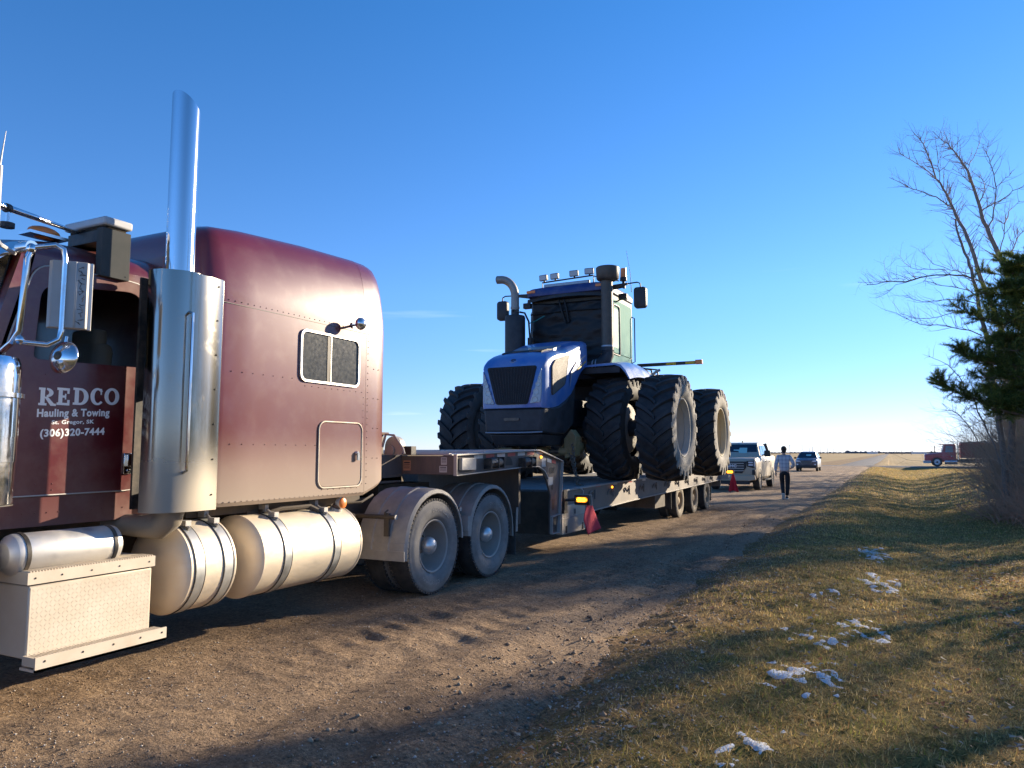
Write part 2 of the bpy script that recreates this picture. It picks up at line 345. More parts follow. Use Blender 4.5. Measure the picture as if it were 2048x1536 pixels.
# lettering: slab-serif REDCO drawn as polygons, the rest in plain sans
let = MB(); LK = [0]
def arc(cx, cy, rx, ry, a0, a1, n=12): return [(cx+rx*math.cos(R(a0+(a1-a0)*k/n)), cy+ry*math.sin(R(a0+(a1-a0)*k/n))) for k in range(n+1)]
def band(o, i): return [list(o), list(i)]
def put(poly, ox, oz, sx, sz):
    LK[0] += 1; let.prism([(ox+p[0]*sx, oz+p[1]*sz) for p in poly], 'x', XD+.0142, XD+.0155+.00025*(LK[0] % 9))
def putband(o, i, ox, oz, sx, sz):
    rings = [[(XD+a, ox+p[0]*sx, oz+p[1]*sz) for p in q] for a, q in ((.0142, o), (.0181, o), (.0181, i), (.0142, i))]
    n = len(o); vs = [p for r_ in rings for p in r_]; let.add(vs, [(k*n+j, k*n+j+1, ((k+1) % 4)*n+j+1, ((k+1) % 4)*n+j) for k in range(4) for j in range(n-1)])
def bar(x0, x1, y0, y1): return [(x0, y0), (x1, y0), (x1, y1), (x0, y1)]
G = {'R': [bar(.1, .34, 0, 1), bar(0, .45, 0, .13), bar(0, .35, .87, 1)], 'E': [bar(.1, .34, 0, 1), bar(0, .8, 0, .14), bar(0, .78, .86, 1), bar(.66, .8, .1, .32), bar(.64, .78, .68, .9), bar(.3, .56, .44, .57), bar(.5, .58, .34, .67)],
     'D': [bar(.1, .34, 0, 1), bar(0, .45, 0, .13), bar(0, .45, .87, 1)], 'C': [bar(.72, .8, .62, .98)], 'O': []}
ox = 2.862; zB = 1.858; hgt = .115
for ch, wd in (('R', .118), ('E', .108), ('D', .118), ('C', .108), ('O', .112)):
    ox0 = ox; sx = wd*.98; z0 = zB+(ox-2.862)*.07
    for p in G[ch]: put(p, ox0, z0, sx, hgt)
    if ch == 'R':
        putband(arc(.44, .74, .36, .26, 90, -90), arc(.44, .74, .13, .14, 90, -90), ox0, z0, sx, hgt); put([(.30, .5), (.5, .5), (.86, .13), (.98, .13), (.98, 0), (.68, 0)], ox0, z0, sx, hgt)
    if ch == 'D': putband(arc(.42, .5, .5, .5, 90, -90, 16), arc(.42, .5, .24, .37, 90, -90, 16), ox0, z0, sx, hgt)
    if ch == 'C': putband(arc(.5, .5, .47, .52, 40, 320, 20), arc(.54, .5, .25, .39, 40, 320, 20), ox0, z0, sx, hgt)
    if ch == 'O': putband(arc(.5, .5, .5, .52, 0, 360, 28), arc(.5, .5, .25, .37, 0, 360, 28), ox0, z0, sx, hgt)
    ox += wd*(1.0 if ch != 'C' else .98)
def flat_text(txt, y0, y1, z, size, bold):
    vs, fs = text_geo(txt, size, bold, 1.1); xs = [v[0] for v in vs]; a, b = min(xs), max(xs); k = (y1-y0)/(b-a)
    let.add([(XD+.0150+v[2]*.5, y0+(v[0]-a)*k, z+v[1]+(v[0]-a)*k*.055) for v in vs], fs)
flat_text('Hauling & Towing', 2.858, 3.355, 1.783, .070, .0024)
flat_text('St. Gregor, SK', 2.955, 3.245, 1.738, .036, .0010)
flat_text('(306)320-7444', 2.885, 3.325, 1.655, .066, .0022)
let.build('lettering', ['white_vinyl' if False else 'white_letter'], dooro)
# --- seat
st = MB(); st.loft([rr for rr in [[(CX+.72-(.5 if k > 3 else 0)*0, 0, 0)]] if False] or [[(CX+x, y, z) for (x, y) in rrect(.55, 3.30+dy, wd, .16, .07, 3)] for (z, wd, dy) in ((1.5, .5, 0), (1.9, .52, .06), (2.15, .48, .12), (2.30, .40, .16), (2.36, .3, .17))])
st.loft([[(CX+x, y, z) for (x, y) in rrect(.55, 3.28+.17, .3, .12, .05, 3)] for z in (2.2, 2.42, 2.46)])
st.box(CX+.28, CX+.8, 2.85, 3.35, 1.40, 1.58); st.build('seat', ['seat'], truck, bevel=.02)
sw = MB(); sw.lathe([(0, .22), (.02, .235), (0, .25), (-.02, .235), (0, .22)], (0, 0, 0), 'y', 24); sw.xf(Matrix.Translation((CX+.5, 2.78, 2.05)) @ Matrix.Rotation(R(-35), 4, 'X')); sw.build('steering_wheel', ['black'], truck)
# --- hood and front (just out of frame, kept simple but whole)
hd = MB(); hd.loft([[(CX+s_*w, y, z) for (s_, w, z) in ((1, w0, 1.1), (1, w0, 1.75), (1, w0*.8, zt), (-1, w0*.8, zt), (-1, w0, 1.75), (-1, w0, 1.1))] for (y, w0, zt) in ((.25, .5, 1.85), (.4, .56, 1.92), (1.4, .7, 2.0), (2.46, .86, 2.1))]); hd.build('hood', ['maroon'], truck, bevel=.05)
gr = MB(); gr.box(CX-.48, CX+.48, .17, .24, .85, 1.8); gr.build('grille', ['chrome'], truck, bevel=.03)
bu = MB(); bu.box(CX-1.2, CX+1.2, -.2, -.05, .45, .95); bu.build('bumper', ['chrome'], truck, bevel=.04)
fr = MB()
for s_ in (-1, 1): fr.box(CX+s_*.43-.05, CX+s_*.43+.05, -.05, 8.9, .78, 1.04)
for y in (.6, 3.2, 4.8, 6.2, 7.7): fr.box(CX-.4, CX+.4, y, y+.15, .8, 1.0)
for y in (7.04, 8.33): fr.cyl((CX-1.1, y, .56), (CX+1.1, y, .56), .09, None, 12); fr.ell((CX, y, .56), (.22, .22, .2), 14, 8)
fr.cyl((CX, 3.5, .75), (CX, 7.0, .6), .06, None, 10); fr.box(CX-.4, CX+.4, 7.2, 8.3, 1.05, 1.17)
for s_ in (-1, 1): fr.tube([(CX+s_*.5, 5.9, 1.02), (CX+s_*.8, 6.0, 1.0), (CX+s_*.9, 6.15, .9)], .02, 6)
fr.build('chassis', ['chassis'], truck)
for s_ in (-1, 1):
    f_ = MB(); pr = []
    for k in range(13):
        a = R(200-k*17); pr.append((1.2+.66*math.cos(a), .62+.62*math.sin(a)))
    f_.loft([[(CX+s_*x, p[0], p[1]) for p in pr] for x in (.72, 1.15, 1.2)], 0, False, False); f_.build('fender', ['maroon'], truck)
    truck_wheel(truck, (CX+s_*1.0, 1.2, .52), s_)
# --- drive wheels, fenders, mud flaps
HUBY = (7.05, 8.36)
for y in HUBY:
    for s_ in (1, -1):
        truck_wheel(truck, (CX+s_*1.172, y, .523), s_); truck_wheel(truck, (CX+s_*.845, y, .523), s_, False)
def fender_sweep(cy, zf, zr, yf, s_):
    path = []; rr = .605
    path.append((cy-rr-.015, zf, math.pi)); path.append((cy-rr-.01, zf+.18, math.pi)); 
    for k in range(17):
        a = math.pi*(1-k/16); path.append((cy+rr*math.cos(a), .56+rr*math.sin(a)*.99, a))
    path.append((cy+rr+.005, zr, 0.0))
    prof = [(-.63, 0), (-.52, 0), (-.51, .012), (-.44, .012), (-.43, 0), (-.30, 0), (-.29, .012), (-.22, .012), (-.21, 0), (-.10, 0), (-.03, -.012), (-.012, -.05), (-.018, -.06), (-.05, -.03), (-.10, -.02), (-.63, -.02)]
    rings = [[(CX+s_*(1.345+px), y+math.cos(a)*pr, z+math.sin(a)*pr) for (px, pr) in prof] for (y, z, a) in path]
    mb = MB(); mb.loft(rings); return mb
for i, cy in enumerate(HUBY):
    for s_ in (1, -1):
        fo = fender_sweep(cy, (.43, .62)[i], (.62, .45)[i], 0, s_).build('fender', ['fender'], truck)
        b = MB(); yb = cy-.605; x0, x1 = CX+s_*.55, CX+s_*1.22
        b.cyl((x0, yb-.02, .88), (x1, yb-.02, .88), .024, None, 10); b.cyl((x1, yb-.02, .88), (x1+s_*.006, yb-.02, .88), .027, None, 10, 1)
        b.box(min(x1, x1-s_*.12)-.02, max(x1-s_*.1, x1-s_*.12)+.02, yb-.035, yb-.005, .68, .92)
        b.tube([(x1-s_*.11, yb-.04, .90), (x1-s_*.11, yb-.06, .93), (x1-s_*.11, yb-.01, .95)], .01, 6)
        b.build('bracket', ['chassis', 'galv'], fo)
        if i == 0:
            fl = MB(); fl.box(CX+s_*.72, CX+s_*1.335, cy-.632, cy-.618, .43, .53); fl.build('skirt', ['fender'], fo)
        else:
            fl = MB(); fl.box(CX+s_*.75, CX+s_*1.33, cy+.62, cy+.635, .2, .75); fl.build('mud_flap', ['rubber'], truck)
            hg = MB(); hg.tube([(CX+s_*1.335, cy+.64, .5), (CX+s_*1.335, cy+.66, .82), (CX+s_*1.335, cy+.69, .82), (CX+s_*1.335, cy+.67, .5)], .006, 5); hg.build('hanger', ['galv'], truck)
# --- sleeper
SHO = ((0, 0), (.10, .18), (.03, .36), (.05, .52), (.075, .66), (.105, .78), (.145, .87), (.195, .925), (.265, .958), (.37, .979), (.55, .991), (.8, .997), (1.2, 1.0))
def sring(y, ins, zb, zt, zs=2.79, w0=1.2):
    w = w0-ins; pts = [(CX+w-.02, y, zb), (CX+w, y, zb+.03), (CX+w, y, (zb+zs)/2), (CX+w, y, zs)]
    for d, f in ((0.010, .18),)+SHO[2:]: pts.append((CX+w*(1-d/1.2), y, zs+(zt-zs)*f))
    return pts+[(2*CX-p[0], p[1], p[2]) for p in pts[::-1][1:]]
XS = CX+1.2
sl = MB(); sl.loft([sring(3.93, .18, 1.13, 3.12), sring(3.945, .11, 1.13, 3.22), sring(3.98, .055, 1.13, 3.31), sring(4.05, .018, 1.13, 3.385), sring(4.15, 0.004, 1.13, 3.43), sring(4.45, 0, 1.13, 3.475), sring(5.2, 0, 1.13, 3.54), sring(5.91, 0, 1.135, 3.575)])
sl.loft([sring(5.915, .001, 1.135, 3.574), sring(6.08, .002, 1.19, 3.572), sring(6.17, .008, 1.225, 3.56), sring(6.225, .025, 1.25, 3.535), sring(6.245, .06, 1.30, 3.48)])
for (a, b, n) in (((4.10, 2.77), (5.88, 2.77), 28), ((4.10, 2.20), (5.0, 2.205), 9), ((4.10, 1.62), (5.2, 1.62), 10), ((4.12, 1.165), (5.86, 1.165), 30), ((5.945, 1.25), (5.945, 2.74), 24), ((5.88, 1.25), (5.88, 2.1), 14), ((6.12, 1.5), (6.12, 2.7), 5), ((6.04, 1.5), (6.04, 2.7), 5), ((5.05, 2.15), (5.85, 2.15), 10), ((5.3, 1.215), (5.8, 1.215), 7)):
    rivets(sl, lin((XS, *a), (XS, *b), n), (1, 0, 0), .0055)
slo = sl.build('sleeper', ['maroon'], truck, ang=30)
sm = MB(); sm.box(XS-.002, XS+.0015, 4.05, 5.91, 2.742, 2.747); sm.build('seam', ['black'], slo)
wo_ = rrect(5.385, 2.425, .83, .48, .07); wi_ = rrect(5.385, 2.425, .78, .43, .055)
wf = MB(); frame_hole(wf, wo_, wi_, 'x', XS-.01, XS+.016); wfo = wf.build('window', ['alu'], slo, bevel=.004)
pn = MB(); pn.prism(rrect(5.385, 2.425, .79, .44, .055), 'x', XS-.002, XS+.003); pn.build('pane', ['dustglass'], wfo)
bt = MB(); bt.box(XS+.003, XS+.010, 5.375, 5.385, 2.21, 2.64); bt.box(XS+.003, XS+.007, 5.33, 5.375, 2.21, 2.64, 1); bt.build('divider', ['alu', 'black'], wfo)
ht = MB(); ht.prism(rrect(5.55, 1.535, .60, .59, .07), 'x', XS-.004, XS+.006); hto = ht.build('hatch', ['maroon'], slo, bevel=.003)
hg = MB(); lp = [(XS+.006, p[0], p[1]) for p in rrect(5.55, 1.535, .62, .61, .08)]; hg.tube(lp+[lp[0]], .008, 6); hg.build('trim', ['dustyalu'], hto)
hh = MB(); hh.cyl((XS+.006, 5.78, 1.55), (XS+.03, 5.78, 1.55), .022, .016, 10); hh.box(XS+.02, XS+.035, 5.765, 5.80, 1.48, 1.55); hh.build('handle', ['chrome'], hto)
spt = MB(); spt.tube([(XS-.01, 5.70, 2.80), (XS+.06, 5.70, 2.80), (XS+.09, 5.69, 2.80)], .012, 8); spt.cyl((XS, 5.70, 2.80), (XS+.01, 5.70, 2.80), .03, None, 12); spt.ell((XS+.125, 5.66, 2.80), (.048, .062, .062), 16, 10); spt.build('spotlight', ['chrome'], slo)
sh_ = MB(); sh_.box(CX-1.0, CX+1.0, 4.0, 6.1, 1.05, 1.13); sh_.build('sleeper_floor', ['chassis'], truck)
M['elbow'] = mat('exhaust_elbow', (.2, .185, .16), .5, .5, dust=((.32, .265, .19), .4, 6))
# --- exhaust: stack, heat shield, grab handle, elbow
for s_ in (1, -1):
    sx, sy = CX+s_*1.28, 3.63
    stk = MB(); n = 40; rings = []
    for z in (2.0, 2.8, 3.4, 3.9): rings.append([(sx+.1*math.cos(2*math.pi*k/n), sy+.1*math.sin(2*math.pi*k/n), z) for k in range(n)])
    top = [(sx+.1*math.cos(2*math.pi*k/n), sy+.1*math.sin(2*math.pi*k/n), 4.19-.085*(math.sin(2*math.pi*k/n)+1)-.01+ (.03 if math.sin(2*math.pi*k/n) < -.5 else 0)*0) for k in range(n)]
    rings.append([(p[0], p[1], p[2]+.03) for p in top])
    rings.append([(sx+(p[0]-sx)*.93, sy+(p[1]-sy)*.93, p[2]+.028) for p in top]); rings.append([(sx+(p[0]-sx)*.93, sy+(p[1]-sy)*.93, 3.5) for p in top])
    stk.loft(rings, 0, False); stk.f.append(tuple(range(6*n, 7*n))); stk.m.append(1); stk.build('exhaust_stack', ['stack', 'black'], truck, ang=50)
    out = [(-.225, 3.42), (-.17, 3.41), (-.10, 3.425), (-.045, 3.475), (-.005, 3.56), (.004, 3.645), (0, 3.88), (-.02, 3.905)]
    X0 = CX+s_*1.45
    def outl(d): 
        o = []
        for i, p in enumerate(out):
            a = Vector((*out[max(i-1, 0)], 0)); b = Vector((*out[min(i+1, len(out)-1)], 0)); t = (b-a).normalized(); o.append((X0+s_*(p[0]-t.y*d), p[1]+t.x*d))
        return o
    o1, o2 = outl(0), outl(.004); loop = o1+o2[::-1]
    shd = MB(); shd.loft([[(p[0], p[1], z) for p in loop] for z in (1.14, 2.84)])
    shd.lathe([(2.835, .17), (2.845, .17), (2.845, .101)], (sx, sy, 0), 'z', 24, 0)
    rivets(shd, [(X0+s_*.004, 3.84, 1.25+k*.255) for k in range(7)], (s_, 0, 0), .007, 1)
    bx_l = lambda m, a, b, *r: m.box(min(a, b), max(a, b), *r)
    bx_l(shd, X0-s_*.33, X0-s_*.31, 3.43, 3.79, 1.16, 2.80, 1)  # unseen inner plate, added behind the shield to shade the door
    sho = shd.build('heat_shield', ['shield', 'black'], truck, ang=50)
    gh = MB(); gy = 3.575; gx = X0+s_*.055
    gh.tube([(X0-s_*.01, gy+.02, 2.55), (gx, gy, 2.53), (gx, gy, 2.48), (gx, gy, 1.47), (gx, gy, 1.43), (X0-s_*.01, gy+.02, 1.41)], .011, 8); gh.build('grab_handle', ['chrome'], sho)
    el = MB(); el.tube([(sx, sy, 1.3), (sx, sy, 1.16), (sx-s_*.02, sy, 1.09), (sx-s_*.08, sy-.02, 1.035), (sx-s_*.2, sy-.06, 1.03), (sx-s_*.5, sy-.12, 1.05)], [.105, .105, .103, .098, .08, .07], 18); el.build('exhaust_elbow', ['elbow'], truck)
# --- tanks, step box, air tank
def tank(y0, y1, s_, straps, cap, r=.335):
    c = (CX+s_*1.0, 0, .70); d = .045
    t = MB(); t.lathe([(y0-.0, .001), (y0+.004, r*.35), (y0+.018, r*.7), (y0+.045, r*.93), (y0+.06, r*.985), (y0+.07, r*1.012), (y0+.085, r*1.012), (y0+.09, r), (y1-.09, r), (y1-.085, r*1.012), (y1-.07, r*1.012), (y1-.06, r*.985), (y1-.045, r*.93), (y1-.018, r*.7), (y1-.004, r*.35), (y1, .001)], c, 'y', 56)
    o = t.build('fuel_tank', ['tank'], truck, ang=25)
    for y in straps:
        s2 = MB(); s2.lathe([(y-.04, r), (y-.04, r+.006), (y+.04, r+.006), (y+.04, r)], c, 'y', 56)
        s2.lathe([(y-.047, r), (y-.047, r+.0075), (y-.04, r+.0075)], c, 'y', 56, 1)
        s2.lathe([(y+.04, r+.0075), (y+.044, r+.0075), (y+.044, r)], c, 'y', 56, 1)
        a = R(65) if s_ > 0 else R(115)
        p = Vector((c[0]+(r+.03)*math.cos(a), y, c[2]+(r+.03)*math.sin(a))); s2.cyl(p+Vector((.05*s_, 0, -.04)), p+Vector((-.12*s_, 0, .06)), .012, None, 8, 2); s2.obox(p, (.035, 0, 0), (0, .025, 0), (0, 0, .02), 2); s2.obox(p+Vector((-s_*.13, 0, .05)), (.05, 0, 0), (0, .02, 0), (0, 0, .03), 2)
        s2.build('strap', ['band', 'black', 'galv'], o)
    if cap is not None:
        a = R(70) if s_ > 0 else R(110); u = Vector((math.cos(a), 0, math.sin(a))); p = Vector((c[0], cap, c[2]))+u*r
        k = MB(); k.cyl(p-u*.01, p+u*.02, .06, .055, 20, 0); k.cyl(p+u*.02, p+u*.05, .042, .04, 16, 1); k.obox(p+u*.06, (.035, 0, 0), (0, .008, 0), u*.012, 1); k.build('filler_cap', ['galv', 'rust'], o)
    return o
for s_ in (1, -1):
    tank(3.72, 4.27, s_, (3.87, 4.13), None); tank(4.42, 5.80, s_, (4.76, 5.38), 5.60)
    sb = MB(); X1 = CX+s_*1.29; X2 = CX+s_*1.42; Xi = CX+s_*.55
    bx = lambda m, a, b, *r: m.box(min(a, b), max(a, b), *r)
    bx(sb, Xi, X1, 2.68, 3.50, .345, .765)
    sbo = sb.build('step_box', ['dustyalu'], truck, bevel=.008)
    tp = MB(); bx(tp, Xi, X1+s_*.012, 2.665, 3.515, .775, .845); bx(tp, Xi+s_*.02, X1-s_*.01, 2.69, 3.49, .762, .778, 1)
    for k in range(46):
        y = 2.68+k*.018; bx(tp, X1-s_*.11, X1+s_*.008, y, y+.008, .845, .853)
    rivets(tp, [(X1+s_*.012, y, .81) for y in (2.71, 2.87, 3.06, 3.25, 3.47)], (s_, 0, 0), .007, 1); tp.build('step_tread', ['dustyalu', 'black'], sbo)
    lo = MB(); bx(lo, X1-s_*.02, X2, 2.665, 3.535, .29, .305); bx(lo, X2-s_*.012, X2, 2.665, 3.535, .29, .375); bx(lo, X1, X2-s_*.012, 2.665, 2.68, .318, .37)
    for k in range(48):
        y = 2.69+k*.0175; bx(lo, X1+s_*.015, X2-s_*.015, y, y+.008, .358, .368)
    bx(lo, X1+s_*.012, X2-s_*.012, 2.68, 3.53, .345, .358, 1)
    rivets(lo, [(X2, y, .345) for y in (2.72, 2.95, 3.15, 3.34, 3.5)], (s_, 0, 0), .008, 1); lo.build('step_plate', ['dustyalu', 'black'], sbo)
    ck = MB(); bx(ck, X1-.001 if s_ > 0 else X1+.001, X1+s_*.003, 2.69, 3.49, .355, .755)
    for i in range(30):
        for j in range(15):
            y = 2.71+i*.0265; z = .37+j*.0262; dd = 1 if (i+j) % 2 else -1
            ck.obox((X1+s_*.0031, y, z), (.0009, 0, 0), (0, .0062, dd*.0055), (0, -.0013*dd, .0015))
    ck.build('tread_plate', ['dustyalu'], sbo)
    for (yb, yc) in ((2.05, 2.56), (2.60, 3.36)):
        at = MB(); c = (CX+s_*1.12, 0, .94); r = .125
        at.lathe([(yb, .001), (yb+.015, r*.6), (yb+.05, r*.95), (yb+.07, r), (yc-.07, r), (yc-.05, r*.95), (yc-.015, r*.6), (yc, .001)], c, 'y', 32)
        for y in (yb+.10, yc-.10): at.lathe([(y-.012, r), (y-.012, r+.006), (y+.012, r+.006), (y+.012, r)], c, 'y', 32, 1)
        at.build('air_tank', ['alu', 'black'], truck, ang=25)
    hw = MB(); hw.box(CX+s_*.95-.06, CX+s_*.95+.06, 4.6, 5.6, 1.02, 1.06)
    hw.tube([(CX+s_*1.05, 4.75, 1.03), (CX+s_*1.1, 4.9, 1.07), (CX+s_*1.1, 5.25, 1.07), (CX+s_*1.15, 5.33, 1.02)], .022, 6); hw.tube([(CX+s_*.9, 5.6, 1.05), (CX+s_*1.1, 6.0, 1.06), (CX+s_*1.05, 6.25, 1.12)], .012, 6)
    hw.cyl((CX+s_*1.02, 4.78, 1.0), (CX+s_*1.02, 4.78, 1.07), .05, None, 10); hw.build('tank_hanger', ['chassis'], truck)
    ml = MB(); my = 5.62; mz = 1.075; x = XS-.02 if s_ > 0 else 2*CX-XS+.02
    ml.cyl((x-s_*.05, my, mz), (x, my, mz), .045, .05, 20, 1); ml.lathe([(x, .05), (x+s_*.012, .048), (x+s_*.022, .03), (x+s_*.024, .001)], (0, my, mz), 'x', 20, 0); ml.cyl((x-s_*.03, my, mz+.04), (x-s_*.03, my, mz+.08), .012, None, 8, 1)
    ml.build('marker_light', ['amber', 'white'], truck)
    # air cleaner on the cowl
    ac = MB(); c = (CX+s_*1.32, 2.34, 0); r = .185
    ac.lathe([(1.20, .001), (1.205, .12), (1.25, .125), (1.26, .172), (1.27, r*.95), (1.50, r*.96), (1.50, r*.985), (1.64, r*.985), (1.64, r), (1.86, r), (1.86, r+.02), (1.885, r+.02), (1.885, r), (2.02, r), (2.055, r-.004), (2.09, r*.9), (2.10, .001)], c, 'z', 48)
    ac.lathe([(1.255, r*.97), (1.262, r*.97)], c, 'z', 48, 1); ac.build('air_cleaner', ['chrome', 'black'], truck, ang=30)
    # mirrors
    mr = MB(); xa, xb = CX+s_*1.40, CX+s_*1.46
    P = lambda x, y, z: (CX+s_*x, y, z)
    mr.tube([P(.97, 2.60, 2.16), P(1.30, 2.50, 2.20), P(1.33, 2.515, 2.26), P(1.34, 2.53, 2.70), P(1.345, 2.545, 2.745)], .019, 10)
    mr.tube([P(.99, 2.62, 2.80), P(1.25, 2.56, 2.785), P(1.345, 2.545, 2.765), P(1.43, 2.64, 2.795), P(1.45, 2.675, 2.775), P(1.453, 2.685, 2.72), P(1.453, 2.685, 2.28), P(1.45, 2.675, 2.225), P(1.42, 2.63, 2.19), P(1.32, 2.52, 2.20)], .017, 10)
    mr.cyl(P(1.20, 2.565, 2.79), P(1.35, 2.545, 2.775), .035, .035, 10); mr.ell(P(1.345, 2.545, 2.76), (.03, .03, .035), 10, 6); mr.ell(P(1.33, 2.52, 2.21), (.026, .026, .03), 10, 6)
    mr.build('mirror_arm', ['chrome'], truck)
    mh = MB(); a = Vector((.62*s_, .78, 0)).normalized(); b = Vector((-.78*s_, .62, 0)) if s_ > 0 else Vector((.78, .62, 0)); b.normalize(); c0 = Vector(P(1.44, 2.735, 2.505))
    pr = [(-.115, -.012), (-.095, -.035), (.03, -.042), (.035, -.036), (.09, -.032), (.095, -.022), (.1, .0), (.1, .025), (-.115, .025)]
    mh.loft([[c0+a*p+b*q*1+Vector((0, 0, z)) for p, q in pr] for z in (-.205, .205)])
    mho = mh.build('mirror', ['galv'], truck, bevel=.004)
    ed = MB(); ed.loft([[c0+a*p+b*q+Vector((0, 0, z)) for p, q in ((.098, -.004), (.116, -.004), (.116, .028), (.098, .028))] for z in (-.207, .207)]); ed.build('edge_trim', ['alu'], mho)
    # weathered scribble-like corrosion marks left on the mirror back
    sc = MB(); rnd = random.Random(3)
    for k in range(16):
        z0 = -.17+.34*k/15; pts = []
        for j in range(4): pts.append(c0+a*(.06+rnd.uniform(-.022, .022))+b*(-.0355)+Vector((0, 0, z0+rnd.uniform(-.014, .014))))
        sc.tube(pts, .0016, 4)
    sc.build('corrosion', ['ink'], mho)
    rm = MB(); rm.lathe([(-.045, .001), (-.04, .03), (-.028, .065), (-.006, .095), (.002, .101), (.008, .1), (.008, .001)], (0, 0, 0), 'y', 36); rm.lathe([(-.052, .001), (-.05, .02), (-.042, .028)], (0, 0, 0), 'y', 16, 1)
    rm.cyl((0, 0, .09), (0, 0, .13), .008, None, 6)
    rm.xf(Matrix.Translation(P(1.43, 2.72, 2.125)) @ Matrix.Rotation(R(14)*s_, 4, 'Z') @ Matrix.Rotation(R(-8), 4, 'X')); rm.build('spot_mirror', ['chrome', 'black'], truck, ang=50)
    pl_ = MB(); xp = CX+s_*1.0
    bx(pl_, xp-s_*.06, xp, 3.21, 3.43, 2.785, 3.13); rivets(pl_, [(xp, 3.24, 2.81), (xp, 3.40, 2.81)], (s_, 0, 0), .006); bx(pl_, xp-s_*.42, xp-s_*.001, 3.23, 3.42, 3.04, 3.125, 1)
    pl_.build('roof_bracket', ['grey_plate', 'black'], truck, bevel=.004)
    rb = MB(); bx(rb, xp-s_*.46, xp+s_*.005, 3.22, 3.44, 3.155, 3.215); bx(rb, xp-s_*.44, xp-s_*.02, 3.25, 3.41, 3.13, 3.157, 1); rb.build('roof_box', ['white_plastic', 'black'], truck, bevel=.015)
    an = MB(); xq, yq = CX+s_*1.43, 2.30
    an.tube([(CX+s_*1.15, 2.56, 2.76), (xq, 2.33, 2.72), (xq, yq, 2.76)], .012, 6); an.tube([(xq, yq, 2.72), (xq, yq, 3.17)], [.018, .015], 10); an.tube([(xq, yq, 3.17), (xq+.0, yq+.008, 3.26), (xq, yq+.02, 3.38)], [.006, .004, .002], 6); an.build('antenna', ['white_plastic'], truck)
# roof lamp, horn rail
for k, x in enumerate((-.62, 0, .62)):
    lm = MB(); lm.ell((CX+x*1.12, 2.99, 3.065), (.06, .11, .045), 16, 8); lm.box(CX+x*1.12-.07, CX+x*1.12+.07, 2.86, 3.12, 3.03, 3.05, 1); lm.build('roof_light', ['amber', 'chrome'], truck)
rl = MB(); rl.tube([(CX+.95, 2.36, 3.11), (CX+.80, 2.86, 3.125), (CX+.70, 3.16, 3.135), (CX+.6, 3.5, 3.16)], [.026, .02, .014, .012], 10)
rl.cyl((CX+.862, 2.66, 3.0), (CX+.862, 2.66, 3.12), .014, None, 8); rl.cyl((CX+.862, 2.66, 2.99), (CX+.862, 2.66, 3.02), .045, None, 10, 1); rl.cyl((CX+.868, 2.64, 3.115), (CX+.858, 2.67, 3.117), .03, None, 10, 1)
rl.build('air_horn', ['chrome', 'black'], truck)
# ------------------------------------------------------------------ lowboy trailer
M['deck'] = mat('weathered_deck', (.16, .16, .165), .8, dust=((.3, .27, .24), .2, 2.5), streak=(9, .6, 1), bump=.25, bs=25)
M['trail_side'] = mat('trailer_steel', (.13, .13, .135), .5, .45, dust=((.36, .29, .22), .30, 2.6), bump=.06, bs=22)
M['trail_neck'] = mat('neck_steel', (.085, .085, .09), .5, .4, dust=((.24, .17, .12), .34, 3.2), streak=(3, 3, .7), bump=.06, bs=22)
M['edge'] = mat('worn_flange', (.42, .41, .4), .42, .6, dust=((.42, .36, .3), .3, 6))
trailer = thing('lowboy_trailer', 'grey drop-deck gooseneck trailer with three rear axles, carrying the blue tractor', 'trailer', (CX, 15, 0))
NP = [(7.45, 1.295), (7.45, 1.52), (9.75, 1.585), (10.61, 1.42), (10.50, .60), (10.45, .36), (10.2, .36), (10.2, .62), (10.22, .92), (10.16, 1.03), (10.06, 1.18), (9.93, 1.30), (9.72, 1.365), (9.3, 1.365)]
XT = CX+1.30
g = MB()
for s_ in (1, -1):
    g.prism(NP, 'x', CX+s_*1.27, CX+s_*1.30)
g.box(CX-1.27, CX+1.27, 7.452, 7.475, 1.295, 1.515)
for s_ in (1, -1): g.prism([(5.9, 1.24), (5.9, 1.50), (7.45, 1.53), (7.45, 1.22), (6.6, 1.22), (6.55, 1.17), (6.2, 1.17)], 'x', CX+s_*.38, CX+s_*.56)
g.prism([(5.9, 1.18), (5.9, 1.24), (7.45, 1.27), (7.45, 1.2)], 'x', CX-.56, CX+.56)
for y in (8.3, 9.2, 9.85): g.box(CX-1.27, CX+1.27, y, y+.06, 1.33, 1.48)
g.box(CX-.9, CX+.9, 9.95, 10.02, .5, 1.35)
go = g.build('gooseneck', ['trail_neck'], trailer, bevel=.004)
pt = MB(); pt.prism([(7.45, 1.522), (9.75, 1.587), (9.75, 1.60), (7.45, 1.535)], 'x', CX-1.27, CX+1.27); 
for k in range(5): pt.prism([(7.5+k*.42, 1.537+k*.0115), (7.55+k*.42, 1.538+k*.0115), (7.55+k*.42, 1.546+k*.0115), (7.5+k*.42, 1.545+k*.0115)], 'x', CX-1.2, CX+1.2)
pt.build('platform', ['edge'], go)
